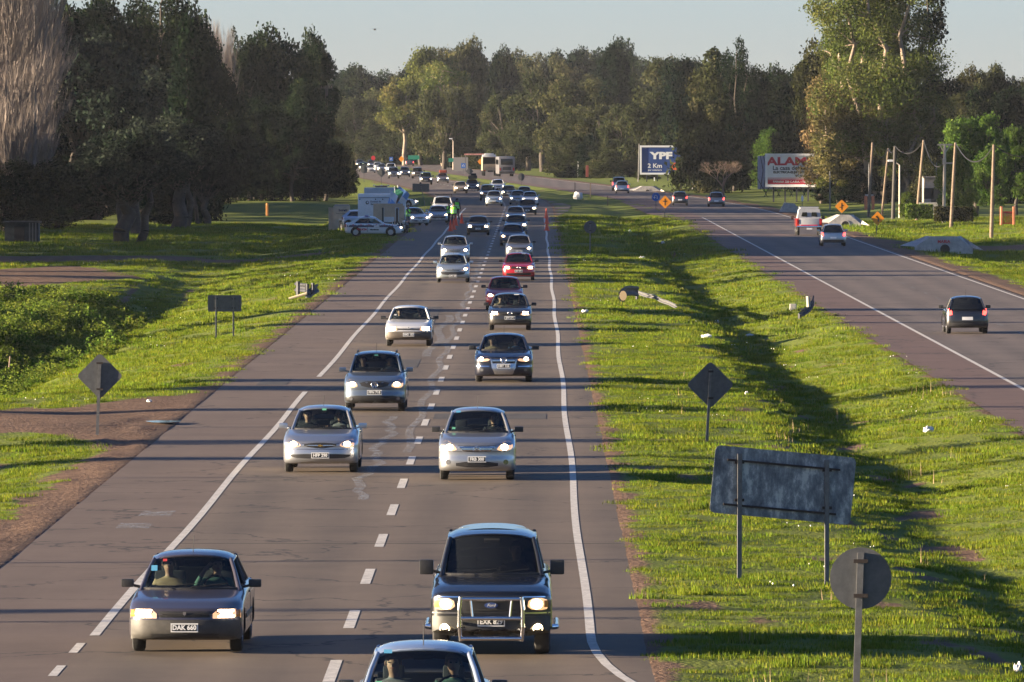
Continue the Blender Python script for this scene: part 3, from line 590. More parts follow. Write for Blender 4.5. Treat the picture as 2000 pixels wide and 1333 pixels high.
    rr = c[k, 3] * np.clip(rng.normal(.86, .2, n), .15, 1.35); lump = 1 + .30 * np.sin(dr[:, 0] * 5 + k) * np.sin(dr[:, 1] * 6 + 2 * k); C = c[k, :3] + dr * (rr * lump)[:, None] * np.array([1, 1, .8]); C[:, 2] = np.maximum(C[:, 2], .05)
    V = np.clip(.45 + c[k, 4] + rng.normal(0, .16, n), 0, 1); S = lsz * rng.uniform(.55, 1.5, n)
    return tb.mesh('trunk', bark, 60), leaves_mesh('crown', C, S, V, leaf, rng=rng, thin=1.25)

TP = {}
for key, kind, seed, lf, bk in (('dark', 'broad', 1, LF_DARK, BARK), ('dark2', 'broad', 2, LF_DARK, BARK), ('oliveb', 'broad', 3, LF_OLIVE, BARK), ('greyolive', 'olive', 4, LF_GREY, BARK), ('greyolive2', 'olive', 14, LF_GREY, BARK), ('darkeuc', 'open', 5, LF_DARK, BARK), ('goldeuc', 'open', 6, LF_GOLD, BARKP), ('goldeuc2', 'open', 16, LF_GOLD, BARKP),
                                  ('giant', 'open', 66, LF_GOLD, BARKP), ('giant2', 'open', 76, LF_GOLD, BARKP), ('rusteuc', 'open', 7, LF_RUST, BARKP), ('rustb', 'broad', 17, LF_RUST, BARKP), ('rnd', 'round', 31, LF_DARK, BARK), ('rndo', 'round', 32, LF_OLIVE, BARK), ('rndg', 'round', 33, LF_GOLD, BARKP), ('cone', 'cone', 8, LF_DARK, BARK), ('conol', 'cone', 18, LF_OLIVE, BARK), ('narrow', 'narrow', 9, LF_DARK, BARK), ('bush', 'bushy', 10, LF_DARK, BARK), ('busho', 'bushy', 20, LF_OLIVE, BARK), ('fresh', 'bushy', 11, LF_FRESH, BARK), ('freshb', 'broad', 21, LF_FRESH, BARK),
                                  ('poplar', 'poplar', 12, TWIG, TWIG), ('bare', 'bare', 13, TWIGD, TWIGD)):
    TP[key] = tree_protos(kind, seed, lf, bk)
KN = {'giant': 'eucalyptus_tree', 'giant2': 'eucalyptus_tree', 'rnd': 'evergreen_tree', 'rndo': 'broadleaf_tree', 'rndg': 'eucalyptus_tree', 'dark': 'evergreen_tree', 'dark2': 'evergreen_tree', 'oliveb': 'broadleaf_tree', 'greyolive': 'olive_tree', 'greyolive2': 'olive_tree', 'darkeuc': 'eucalyptus_tree', 'goldeuc': 'eucalyptus_tree', 'goldeuc2': 'eucalyptus_tree', 'rusteuc': 'eucalyptus_tree', 'rustb': 'broadleaf_tree', 'cone': 'conifer_tree', 'conol': 'conifer_tree', 'narrow': 'cypress_tree', 'bush': 'evergreen_tree', 'busho': 'bushy_tree', 'fresh': 'willow_tree', 'freshb': 'broadleaf_tree', 'poplar': 'bare_poplar_tree', 'bare': 'bare_tree'}
def tree(key, P, h, label, group=None, wx=1.0, cat='tree', rz=None, name=None):
    t = empty(name or KN[key], P, RND.random() * 6.283 if rz is None else rz); s = h / 10.0; t.scale = (s * wx, s * wx, s)
    meshobj('trunk', TP[key][0], t); meshobj('crown', TP[key][1], t); tag(t, label, cat, group); return t
def NAT(k): return {'rnd': 7.2, 'rndo': 7.2, 'rndg': 7.2, 'narrow': 1.4, 'poplar': 3.0, 'cone': 4.8, 'conol': 4.8, 'giant': 5.6, 'giant2': 5.6, 'darkeuc': 5.6, 'goldeuc': 5.6, 'goldeuc2': 5.6, 'rusteuc': 5.6}.get(k, 7.4)
def tree_px(key, px, pyb, pyt, label, group=None, wid=None, z=0.0, **k):
    """base at pixel (px, pyb), top at pyt; wid = crown width in pixels"""
    if px > 1580 and key not in ('fresh', 'freshb'): pyb = min(pyb, 398)
    P = hit(px, pyb) if pyb > 372 else ground(px, pyb); P.z = float(H(P.x, P.y)); top = at_y(px, pyt, P.y).z; h = top - P.z; k.setdefault('wx', 1.0)
    if wid: nat = NAT(key) * h / 10; k['wx'] = (wid * P.y / FPX) / nat
    return tree(key, P, h, label, group, **k)

# --- left: the dark wood beside the yard
G1 = 'dark trees of the wood left of the road'
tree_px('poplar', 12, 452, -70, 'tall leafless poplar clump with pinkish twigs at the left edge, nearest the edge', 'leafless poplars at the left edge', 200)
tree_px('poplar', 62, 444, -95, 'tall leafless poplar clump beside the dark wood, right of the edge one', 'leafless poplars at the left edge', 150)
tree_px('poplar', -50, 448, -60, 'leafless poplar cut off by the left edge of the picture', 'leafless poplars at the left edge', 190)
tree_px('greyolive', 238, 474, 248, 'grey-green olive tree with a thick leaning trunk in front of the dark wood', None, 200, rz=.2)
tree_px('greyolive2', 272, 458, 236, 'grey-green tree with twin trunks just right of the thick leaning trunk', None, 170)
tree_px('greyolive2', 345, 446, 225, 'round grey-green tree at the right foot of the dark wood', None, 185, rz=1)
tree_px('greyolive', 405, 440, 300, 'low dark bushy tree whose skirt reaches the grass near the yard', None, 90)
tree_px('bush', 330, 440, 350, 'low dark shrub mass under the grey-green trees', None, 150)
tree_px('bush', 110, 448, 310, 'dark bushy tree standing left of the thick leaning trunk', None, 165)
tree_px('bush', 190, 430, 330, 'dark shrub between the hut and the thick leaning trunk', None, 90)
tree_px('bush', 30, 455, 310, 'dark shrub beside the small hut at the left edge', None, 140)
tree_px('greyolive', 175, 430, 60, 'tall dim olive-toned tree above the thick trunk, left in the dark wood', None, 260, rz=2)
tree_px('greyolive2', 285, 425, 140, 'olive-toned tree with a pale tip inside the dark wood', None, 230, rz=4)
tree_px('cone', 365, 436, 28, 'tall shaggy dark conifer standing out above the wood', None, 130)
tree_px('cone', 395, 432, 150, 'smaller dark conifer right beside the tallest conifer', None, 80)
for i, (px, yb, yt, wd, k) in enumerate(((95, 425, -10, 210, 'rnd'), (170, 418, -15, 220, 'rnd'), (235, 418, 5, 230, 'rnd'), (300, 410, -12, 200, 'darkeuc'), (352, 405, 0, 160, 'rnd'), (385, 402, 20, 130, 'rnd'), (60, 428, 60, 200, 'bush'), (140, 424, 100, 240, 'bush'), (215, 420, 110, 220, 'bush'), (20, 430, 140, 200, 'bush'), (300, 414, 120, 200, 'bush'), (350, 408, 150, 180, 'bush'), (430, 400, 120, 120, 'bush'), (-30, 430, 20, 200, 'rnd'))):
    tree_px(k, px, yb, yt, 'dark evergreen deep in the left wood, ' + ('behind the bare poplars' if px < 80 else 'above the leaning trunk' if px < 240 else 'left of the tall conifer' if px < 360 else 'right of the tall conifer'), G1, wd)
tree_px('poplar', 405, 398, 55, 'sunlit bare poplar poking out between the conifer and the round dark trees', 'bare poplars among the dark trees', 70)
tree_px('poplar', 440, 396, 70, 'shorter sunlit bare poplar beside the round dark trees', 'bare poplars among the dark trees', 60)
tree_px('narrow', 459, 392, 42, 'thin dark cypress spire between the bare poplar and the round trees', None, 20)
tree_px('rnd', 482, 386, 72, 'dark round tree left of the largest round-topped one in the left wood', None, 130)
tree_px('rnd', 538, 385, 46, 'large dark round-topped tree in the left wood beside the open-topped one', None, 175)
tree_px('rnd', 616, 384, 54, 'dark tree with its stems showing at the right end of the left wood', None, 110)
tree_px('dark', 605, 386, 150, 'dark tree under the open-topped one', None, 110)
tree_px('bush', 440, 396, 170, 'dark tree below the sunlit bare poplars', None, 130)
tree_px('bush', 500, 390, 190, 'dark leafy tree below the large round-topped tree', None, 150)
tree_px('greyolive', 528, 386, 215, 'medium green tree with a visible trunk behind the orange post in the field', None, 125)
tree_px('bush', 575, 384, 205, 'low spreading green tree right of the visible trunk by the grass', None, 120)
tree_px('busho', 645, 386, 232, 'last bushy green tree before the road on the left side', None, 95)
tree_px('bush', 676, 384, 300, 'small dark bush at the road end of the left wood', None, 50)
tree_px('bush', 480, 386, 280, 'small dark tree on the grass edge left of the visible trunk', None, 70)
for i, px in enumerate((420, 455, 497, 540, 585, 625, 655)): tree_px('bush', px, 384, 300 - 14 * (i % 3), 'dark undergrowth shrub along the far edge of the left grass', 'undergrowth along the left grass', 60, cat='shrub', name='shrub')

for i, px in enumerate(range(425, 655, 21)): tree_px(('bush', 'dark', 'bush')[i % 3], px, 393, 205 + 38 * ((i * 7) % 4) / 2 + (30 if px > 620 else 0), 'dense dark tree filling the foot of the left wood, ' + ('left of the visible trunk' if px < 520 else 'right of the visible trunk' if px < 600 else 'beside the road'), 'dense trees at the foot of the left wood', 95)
tree_px('rusteuc', 1604, 399, 262, 'small brown-leaved tree hanging over the right end of the white-and-red billboard', None, 56)
# --- far wall of trees
sky_line = [(600, 150), (650, 150), (680, 124), (735, 128), (760, 142), (800, 130), (820, 92), (850, 86), (880, 92), (900, 70), (930, 84), (942, 120), (955, 108), (990, 88), (1015, 110), (1050, 96), (1080, 108), (1120, 92), (1150, 88), (1190, 76), (1230, 82), (1245, 118), (1290, 104), (1330, 108), (1360, 112), (1400, 118), (1450, 135), (1500, 130), (1550, 122), (1620, 130), (1700, 120), (1800, 118), (1830, 116), (1880, 126), (1930, 124), (1980, 132), (2030, 125), (2080, 130)]
sx_, sy_ = zip(*sky_line); skyl = lambda x: float(np.interp(x, sx_, sy_))
G2 = 'trees of the far wood across the end of the road'
LB = {'rnd': 'dark round-headed tree in the far wood', 'rndo': 'olive round-headed tree in the far wood', 'rndg': 'golden round-headed tree in the far wood', 'dark': 'dark green round tree in the far wood', 'dark2': 'dark green round tree in the far wood', 'oliveb': 'olive-green broad tree in the far wood', 'busho': 'olive-green bushy tree low in the far wood', 'bush': 'dark bushy tree low in the far wood', 'goldeuc': 'golden-green eucalyptus in the far wood', 'goldeuc2': 'golden-green eucalyptus in the far wood', 'darkeuc': 'dark open eucalyptus in the far wood', 'conol': 'olive pointed conifer in the far wood', 'rusteuc': 'rusty-brown eucalyptus in the far wood', 'rustb': 'rusty-brown broad tree in the far wood'}
def far_tree(k, px, Y, yt, wd, group=G2, lab=None):
    if group == G2 and lab is None: lab = LB[k] + (', over the far queue of cars' if px < 860 else ', above the bus and truck' if px < 1060 else ', between the bus and the blue billboard' if px < 1240 else ', behind the blue billboard')
    P = at_y(px, 300, Y); P.z = -.5
    if lab and lab.startswith('low bushy'): pass
    h = at_y(px, yt, Y).z - P.z; nat = NAT(k) * h / 10; tree(k, P, h, lab or LB[k], group, wx=wd * Y / FPX / nat)
x = 590
while x < 1560:   # back row reaching the skyline
    far_tree(RND.choice(['rnd', 'rndo', 'dark2', 'rnd', 'rndo'] if x > 760 else ['rnd', 'dark', 'rnd']), x, 1900 + RND.uniform(-60, 80), skyl(x) + RND.uniform(-3, 16), RND.uniform(100, 150), lab=None); x += RND.uniform(24, 38)
x = 640
while x < 1500:   # middle row
    far_tree(RND.choice(['rndo', 'busho', 'rndg', 'dark', 'rndg'] if 760 < x < 940 else ['rndo', 'busho', 'dark', 'oliveb', 'rnd', 'rndo'] if x > 700 else ['dark', 'bush']), x, 1720 + RND.uniform(-40, 60), skyl(x) + RND.uniform(25, 90), RND.uniform(95, 150)); x += RND.uniform(30, 44)
x = 700
while x < 1490:   # front row, low masses and trunks along the road
    far_tree(RND.choice(['oliveb', 'busho', 'busho', 'bush', 'rndo', 'oliveb']), x, (1640 if x < 860 else 1500 if x < 1090 else 1350) + RND.uniform(-20, 40), skyl(x) + RND.uniform(60, 150), RND.uniform(90, 140)); x += RND.uniform(34, 50)
x = 655
while x < 1200:
    far_tree(RND.choice(['busho', 'bush', 'busho', 'bush']), x, (1680 if x < 870 else 1540 if x < 1110 else 1260) + RND.uniform(-10, 30), RND.uniform(235, 285), RND.uniform(50, 80), 'low bushy growth along the foot of the far wood', 'low bushy growth at the foot of the far wood, ' + ('behind the far queue' if x < 760 else 'under the golden eucalyptus' if x < 870 else 'left of the lamp and kiosk' if x < 920 else 'behind the truck and bus' if x < 1020 else 'right of the bus' if x < 1110 else 'beside the right carriageway')); x += RND.uniform(24, 34)
for px, Y, yt, wd, k, lab in ((845, 1680, 84, 130, 'rndg', 'tall golden eucalyptus whose crown tops the middle left of the far wood'), (905, 1690, 68, 110, 'rndo', 'tallest dark eucalyptus on the left half of the far skyline'), (790, 1640, 150, 120, 'rndg', 'golden round-headed tree over the queue of far cars'), (868, 1620, 120, 110, 'goldeuc2', 'golden-brown eucalyptus with a pale bare trunk above the lamp'), (985, 1700, 88, 80, 'rnd', 'separate dark-topped eucalyptus in the middle of the skyline'),
                              (700, 1760, 124, 110, 'rnd', 'hazy dark round tree behind the left end of the road'), (1195, 1500, 73, 95, 'rnd', 'tall dark flat-topped tree right of the skyline centre'), (1235, 1450, 78, 16, 'narrow', 'thin cypress spire beside the tall flat-topped tree'),
                              (1290, 1330, 104, 130, 'busho', 'big olive-green tree left of the blue billboard'), (1345, 1250, 110, 120, 'dark', 'dark tree behind the blue billboard'), (1130, 1400, 150, 150, 'oliveb', 'wide olive tree in the middle of the far wood'), (1060, 1450, 140, 130, 'oliveb', 'broad olive-toned tree above the bus')): 
    far_tree(k, px, Y, yt, wd, None, lab)

# --- right side
tree_px('conol', 1392, 374, 92, 'big olive conifer with a cypress-like tip right of the blue billboard', None, 150, wx=1)
tree_px('busho', 1385, 377, 125, 'bushy lower half of the tree partly hiding the blue billboard', None, 140)
tree_px('narrow', 1402, 376, 94, 'thin dark spire rising from the big olive conifer', None, 16)
tree_px('darkeuc', 1432, 374, 95, 'dark tree with two small tops beside the spire', None, 90)
tree_px('bare', 1413, 383, 300, 'leafless brown tree spreading over the grass beside the white-and-red billboard', None, 95)
tree_px('bare', 1352, 366, 318, 'small leafless tree below the blue billboard', None, 50)
for px, yt, k in ((1475, 128, 'rnd'), (1520, 124, 'rnd'), (1490, 170, 'bush'), (1560, 118, 'rnd'), (1455, 150, 'dark')): far_tree(k, px, 1050, yt, 110, 'dark trees behind the white-and-red billboard', ('dark tree just left of the light green willow' if px < 1500 else 'dark tree rising behind the white-and-red billboard'))
tree_px('fresh', 1512, 372, 246, 'light green willow just behind the left part of the white-and-red billboard', None, 90)
tree_px('giant', 1722, 398, -55, 'giant golden-green eucalyptus rising out of the top of the picture', None, 250)
tree_px('giant2', 1690, 396, -30, 'giant eucalyptus crown leaning left beside the tallest one', None, 200)
tree_px('darkeuc', 1770, 394, -20, 'darker right half of the giant eucalyptus group', None, 150)
tree_px('giant', 1660, 394, 60, 'lower front stems of the giant eucalyptus group', None, 150)
tree_px('rndo', 1612, 392, 72, 'dark olive tree left of the giant eucalyptus', None, 150)
tree_px('rustb', 1640, 392, 135, 'rusty-brown tree above the white-and-red billboard', None, 150)
tree_px('rusteuc', 1690, 404, 140, 'rusty eucalyptus in front of the giant ones', None, 180)
tree_px('giant2', 1765, 402, 160, 'golden low eucalyptus behind the utility poles', None, 170)
tree_px('rusteuc', 1640, 408, 190, 'brown-leaved eucalyptus whose branches hang over the white-and-red billboard', None, 120)
tree_px('goldeuc', 1640, 412, 250, 'low golden eucalyptus branch mass left of the poles', None, 110)
tree_px('dark', 1745, 396, 230, 'dark tree behind the street lamp', None, 130)
tree_px('bush', 1690, 396, 270, 'dark understorey tree between the poles', None, 110)
tree_px('bush', 1690, 420, 315, 'dense rounded dark shrub behind the first utility pole', None, 75)
tree_px('bush', 1640, 408, 325, 'dark shrub left of the first utility pole', None, 70)
tree_px('bush', 1618, 398, 345, 'dark shrub under the right half of the white-and-red billboard', None, 60)
tree_px('bush', 1730, 416, 330, 'dark shrub between the second pole and the lamp', None, 60)
tree_px('fresh', 1772, 425, 372, 'small light green bush beside the street lamp', None, 34, cat='shrub', name='shrub')
tree_px('freshb', 1905, 425, 215, 'bright green broad tree right of the crossarm pole', None, 130)
tree_px('freshb', 1985, 420, 240, 'bright green tree at the right edge', None, 90)
tree_px('fresh', 1868, 430, 280, 'light green bushy tree behind the crossarm pole', None, 80)
tree_px('freshb', 1938, 428, 290, 'lower light green tree behind the last pole', None, 80)
tree_px('conol', 1815, 420, 250, 'thin-leaved tree between the poles near the pale building', None, 70)
tree_px('bare', 1800, 425, 315, 'leafless brown sapling left of the pale building', None, 50)
tree_px('cone', 1965, 425, 270, 'dark conifer near the right edge behind the orange gate', None, 70)
tree_px('bare', 1985, 432, 330, 'brown twiggy tree at the right edge over the orange gate', None, 90)
tree_px('bush', 1985, 436, 368, 'brownish round bush over the orange gate posts', None, 70, cat='shrub', name='shrub')
for i, (px, Y, yt, k) in enumerate(((1840, 980, 128, 'rnd'), (1880, 1000, 124, 'rndo'), (1925, 980, 122, 'rndo'), (1965, 1000, 128, 'rnd'), (2010, 980, 126, 'rndo'), (2050, 1000, 124, 'dark'), (1820, 940, 150, 'bush'), (1870, 930, 175, 'busho'), (1915, 930, 165, 'bush'), (1960, 930, 170, 'dark'), (2010, 930, 165, 'bush'), (1560, 980, 150, 'bush'), (1600, 980, 180, 'bush'), (1650, 960, 200, 'bush'), (1700, 960, 200, 'bush'), (1760, 960, 190, 'bush'), (1800, 900, 230, 'bush'), (1850, 900, 250, 'bush'), (1900, 890, 260, 'bush'), (1950, 890, 260, 'bush'), (2000, 890, 260, 'bush'))):
    far_tree(k, px, Y, yt, 110, 'dark trees of the wood on the right', {'bush': 'dark bushy', 'busho': 'olive bushy', 'dark': 'dark round', 'dark2': 'dark broad', 'oliveb': 'olive round', 'rustb': 'brownish round', 'rnd': 'dark round-headed', 'rndo': 'olive round-headed'}[k] + ' tree in the right wood, ' + ('behind the billboard' if px < 1640 else 'behind the utility poles' if px < 1790 else 'beyond the pale house' if px < 1890 else 'beyond the bright green trees' if px < 1945 else 'by the right edge'))
for px, pb, pt, k in ((1230, 345, 310, 'busho'), (1190, 343, 305, 'busho'), (1150, 341, 300, 'busho'), (1110, 338, 296, 'fresh'), (1085, 336, 300, 'busho'), (1265, 350, 322, 'busho')): tree_px(k, px, pb, pt, 'low roadside bush in front of the far wood, left of the blue billboard', 'roadside bushes left of the blue billboard', 45, cat='shrub', name='shrub')
tree_px('fresh', 826, 322, 262, 'pale green young tree over the far cars', None, 30); tree_px('fresh', 848, 322, 295, 'low pale green bush left of the lamp over the far cars', None, 26)

# --- trees and poles outside the picture on the left, whose long shadows cross the road
G3 = 'roadside trees left of the picture'
for X, Y, h, k, wx in ((-55, 352, 11, 'narrow', 1.6), (-60, 332, 14, 'dark', .5), (-52, 310, 12, 'narrow', 2.0), (-60, 239, 13, 'narrow', 1.6), (-63, 231, 15, 'narrow', 2.0), (-57, 214, 12, 'narrow', 1.2), (-60, 191, 13, 'narrow', 1.5), (-62, 181, 13, 'narrow', 1.1), (-58, 400, 12, 'narrow', 2.2), (-60, 122, 11, 'narrow', 1.0)):
    tree(k, (X, Y, -.7), h, 'slim dark roadside tree standing outside the left edge of the view', G3, wx=wx)
for i, Y in enumerate(list(range(412, 478, 13)) + list(range(484, 690, 9)) + list(range(792, 884, 10))):
    X = -.068 * Y - RND.uniform(11, 20); tree(RND.choice(['dark', 'dark2', 'bush']), (X, Y, -.7), RND.uniform(10, 12) if Y < 480 else (RND.uniform(13.5, 15.5) if Y < 558 or Y > 700 else RND.uniform(10.5, 11.8)), 'broad dark tree of the wood standing outside the left edge of the view', G3, wx=(.6 if Y < 480 else 1.25))
# ================================================================== CARS
# local frame: origin on the ground under the front axle, front towards -Y, metres
def boolean_cut(me, cutters):
    o = bpy.data.objects.new('tmp', me); COL.objects.link(o); tmp = [o]
    for c in cutters:
        k = bpy.data.objects.new('cut', c); COL.objects.link(k); tmp.append(k); md = o.modifiers.new('b', 'BOOLEAN'); md.operation = 'DIFFERENCE'; md.object = k; md.solver = 'EXACT'
    dg = bpy.context.evaluated_depsgraph_get(); r = bpy.data.meshes.new_from_object(o.evaluated_get(dg))
    for t in tmp: bpy.data.objects.remove(t)
    return r
def bvh_of(me): return BVHTree.FromPolygons([v.co[:] for v in me.vertices], [p.vertices[:] for p in me.polygons])
def patch(bvh, poly, d, mats, face='F', thick=.02, fine=.07, far=9.0, name='patch'):
    """a thin plate of outline poly laid onto the body surface, seen from the Front, Rear, Left or Right"""
    ax, sg = {'F': (1, 1), 'R': (1, -1), 'L': (0, 1), 'S': (0, -1)}[face]     # L: from -x looking +x ; S: from +x
    bm = bmesh.new(); mk_ = (lambda a, b: Vector((a, 0, b))) if ax == 1 else (lambda a, b: Vector((0, a, b)))
    f = bm.faces.new([bm.verts.new(mk_(a, b)) for a, b in poly]); bmesh.ops.triangulate(bm, faces=[f])
    for _ in range(4):
        es = [e for e in bm.edges if e.calc_length() > fine * 1.6]
        if not es: break
        bmesh.ops.subdivide_edges(bm, edges=es, cuts=1); bmesh.ops.triangulate(bm, faces=bm.faces[:])
    hits = []; dr = Vector((0, 0, 0)); dr[ax] = sg
    for v in bm.verts:
        o = v.co.copy(); o[ax] = -far * sg; h_ = bvh.ray_cast(o, dr); hits.append((v, h_[0][ax] if h_[0] is not None else None))
    ok = [h for _, h in hits if h is not None]; base = (max(ok) if sg > 0 else min(ok)) if ok else 0
    for v, h in hits: v.co[ax] = (h if h is not None else base) - sg * d
    be = [e for e in bm.edges if e.is_boundary]; r = bmesh.ops.extrude_edge_only(bm, edges=be)
    for v in r['geom']:
        if isinstance(v, bmesh.types.BMVert): v.co[ax] += sg * thick
    bmesh.ops.recalc_face_normals(bm, faces=bm.faces[:]); me = bpy.data.meshes.new(name); bm.to_mesh(me); bm.free()
    for m in (mats if isinstance(mats, (list, tuple)) else [mats]): me.materials.append(m)
    me.shade_smooth(); me.set_sharp_from_angle(angle=rad(35)); return me

def wheel_meshes(r, wd):
    if ('w', r, wd) in _txt: return _txt[('w', r, wd)]
    t = MB(); w = wd / 2; t.lathe([(-w, r * .63), (-w, r * .86), (-w * .8, r * .97), (-w * .3, r), (w * .3, r), (w * .8, r * .97), (w, r * .86), (w, r * .63), (-w, r * .63)], n=28)
    m = MB(); m.lathe([(w * .72, .01), (w * .78, r * .2), (w * .45, r * .34), (w * .5, r * .56), (w * .95, r * .64), (w * .2, r * .62), (-w * .8, r * .62)], n=20)
    for i in range(6):
        a = i * 1.047; m.box((w * .66, math.cos(a) * r * .38, math.sin(a) * r * .38), (.025, r * .13, r * .50), rx=a + 1.5708 - 1.5708 + math.pi / 2)
    _txt[('w', r, wd)] = (t.mesh('tyre', TYRE, 40), m.mesh('rim', RIM, 40)); return _txt[('w', r, wd)]

def plate_set(chars, w=.40, h=.13, old=True):
    b = MB(); b.box((0, 0, 0), (w, .012, h)); pm_ = b.mesh('plate', PLATEW if not old else PLATEW)
    c = MB(); c.box((0, -.008, 0), (w * .92, .006, h * .72)); return pm_, c.mesh('plate_field', PLATEB), text_mesh(chars, h * .74, PLATEW, bold=.004, sx=.95)

class Car:
    """collects named parts; 'paint' parts take the car's own paint through their object slot"""
    def __init__(s): s.parts = []
    def add(s, name, me, paint_=False, parent=None, loc=(0, 0, 0), rz=0.0, lod=2, label=None):
        s.parts.append(dict(n=name, me=me, p=paint_, par=parent, loc=loc, rz=rz, lod=lod, label=label)); return len(s.parts) - 1

DEF = dict(W=.83, wb=2.45, fo=.80, ro=.72, cowl=.50, rf=1.20, rr=2.55, ye=3.05, hoodz=.72, cowlz=.94, belt=.97, rz=1.45, gb=.70, gr=.53, bot=.21, nose=.06, noser=.10, decky=None, deckz=None, wr=.29, ww=.185, round=1.0,
           head=[(.40, .56), (.70, .58), (.76, .66), (.72, .73), (.45, .66)], headn=1, bulb=(.58, .64, .09, .055), grille=[(-.33, .56), (.33, .56), (.36, .63), (-.36, .63)], grillem=None, lower=rect(-.55, .55, .30, .40), bumper=None, plate=(.0, .45), chars='GYL 352',
           fog=None, mir=(.12, .19), tail=[(.62, .66), (.78, .66), (.78, .90), (.66, .90)], rplate=.55, rails=False, cpan=.35, pil=.034, winlow=.0)
def build_car(name, **kw):
    k = dict(DEF); k.update(kw); C = Car(); W = k['W']; fo = k['fo']; yb = k['wb'] + k['ro']; bot = k['bot']; hz, cz, bz = k['hoodz'], k['cowlz'], k['belt']; nb = k['nose']; dk = k['deckz']
    ye = k['ye']
    top = [(-fo + .0, hz - .10), (-fo + nb, hz - .03), (-fo + nb + .12, hz), (-fo + .45, hz + (cz - hz) * .45), (k['cowl'] - .15, cz - .035), (k['cowl'] + .1, cz), (1.2, bz), (min(ye, yb - .1) - .05, bz)]
    if dk: top += [(ye + .08, dk), (yb - .12, dk - .01), (yb - .02, dk - .06)]
    else: top += [(yb - .10, bz - .01), (yb - .03, bz - .08)]
    prof = [(yb - .12, bot + .02), (k['wb'] * .5, bot), (-fo + .22, bot), (-fo + .08, bot + .02), (-fo + .01, bot + .08), (-fo - .01, .36), (-fo - .012, .47), (-fo + .01, min(.56, hz - .14))] + top + [(yb, .68), (yb + .015, .50), (yb + .01, .36), (yb - .03, bot + .06)]
    prof = chaikin(prof, 2); n = len(prof); zc = .55
    ks = [0, .25, .5, .66, .78, .87, .93, .97, .99, 1.0]; pl = [0, .006, .03, .06, .10, .155, .21, .28, .34, .42]; st = [0, 0, .006, .015, .03, .06, .10, .17, .26, .42]; sl = [0, 0, 0, 0, 0, .01, .03, .08, .18, .34]
    b = MB(); rings = []
    for sgn in (-1, 1):
        for i in (range(len(ks) - 1, -1, -1) if sgn < 0 else range(1, len(ks))):
            row = []
            for (y, z) in prof:
                wf = min(1, max(0, (.1 - y) / (fo + .1))) ** 1.3; wr_ = min(1, max(0, (y - k['wb']) / (k['ro']))) ** 1.3
                y2 = y + pl[i] * k['round'] * wf - pl[i] * .7 * k['round'] * wr_; z2 = z - (z - zc) * st[i] if z > zc else z + (zc - z) * sl[i]
                row.append((sgn * ks[i] * W, y2, z2))
            rings.append(row)
    vs = [p for r in rings for p in r]; R_ = len(rings); fs = [(i * n + j, i * n + (j + 1) % n, (i + 1) * n + (j + 1) % n, (i + 1) * n + j) for i in range(R_ - 1) for j in range(n)]
    fs += [tuple(range(n)), tuple(range((R_ - 1) * n + n - 1, (R_ - 1) * n - 1, -1))]; b.add(vs, fs); raw = b.mesh('body', [BLACKM, INTER])
    wr, wb = k['wr'], k['wb']; cut = MB()
    for y in (0, wb):
        for sg in (-1, 1): cut.cyl((sg * (W - .26), y, wr + .02), (sg * (W + .2), y, wr + .02), wr + .055, n=28)
    cm = cut.mesh('c', INTER); ck = MB(); cy0, cy1 = k['cowl'] + .32, min(ye, yb - .12) - .12; cx = k['gb'] - .07; ck.box((0, (cy0 + cy1) / 2, .45 + .5), (2 * cx, cy1 - cy0, 1.0)); body = boolean_cut(raw, [cm, ck.mesh('c', INTER)])
    body.materials.clear(); body.materials.append(BLACKM); body.materials.append(INTER)
    for p in body.polygons:
        c = p.center; inn = abs(c.x) < cx + .004 and cy0 - .004 < c.y < cy1 + .004 and .44 < c.z < bz - .02 and not (abs(p.normal.z) < .5 and abs(c.x) > cx + .01)
        arch = any(math.hypot(c.y - y, c.z - wr - .02) < wr + .06 for y in (0, wb)) and abs(c.x) > W - .27 and (abs(p.normal.x) < .35 or abs(c.x) < W - .25)
        p.material_index = 1 if (inn or arch) else 0
    body.shade_smooth(); body.set_sharp_from_angle(angle=rad(32)); B = C.add('body', body, True, lod=0); bv = bvh_of(raw)
    # roof with its rails
    gb, gr, rz_, rf, rr, cw = k['gb'], k['gr'], k['rz'], k['rf'], k['rr'], k['cowl'] + .08
    zf = cz - .012; zr = (dk or bz) - .012; crown = .05
    def roofp(u, v):
        t = 2 * u - 1; y = rf + (rr - rf) * v; e = 1 - (2 * v - 1) ** 2; g = gr + .02 * e; zz = rz_ - .045 + .045 * e ** .6 - crown * t * t - (.045 * abs(t) ** 8); return (t * (g + .02), y + (.07 * (t * t) if v < .5 else -.05 * t * t) * abs(2 * v - 1), zz)
    rb = MB(); rb.grid(roofp, 14, 10)
    for u in (0, 1):
        pts = [Vector(roofp(u, v / 6)) + Vector((0, 0, -.022)) for v in range(7)]; rb.path(pts, .03, 8)
    rb.path([Vector(roofp(u / 8, 0)) + Vector((0, 0, -.016)) for u in range(9)], .018, 6); rb.path([Vector(roofp(u / 8, 1)) + Vector((0, 0, -.016)) for u in range(9)], .02, 6)
    C.add('roof', rb.mesh('roof', BLACKM, 50), True, lod=0)
    zt = rz_ - .045 - crown - .02
    A0 = {s: Vector((s * gb, cw + .12, zf)) for s in (-1, 1)}; A1 = {s: Vector((s * (gr + .015), rf + .06, zt)) for s in (-1, 1)}; D0 = {s: Vector((s * (gb - .02), ye, zr)) for s in (-1, 1)}; D1 = {s: Vector((s * (gr + .01), rr - .03, zt)) for s in (-1, 1)}
    yB = rf + (rr - rf) * (.42 if not k.get('coupe') else .55); Bt = {s: Vector((s * (gr + .03), yB, zt + .02)) for s in (-1, 1)}; Bb = {s: Vector((s * (gb + .02), yB - .05, bz - .03)) for s in (-1, 1)}
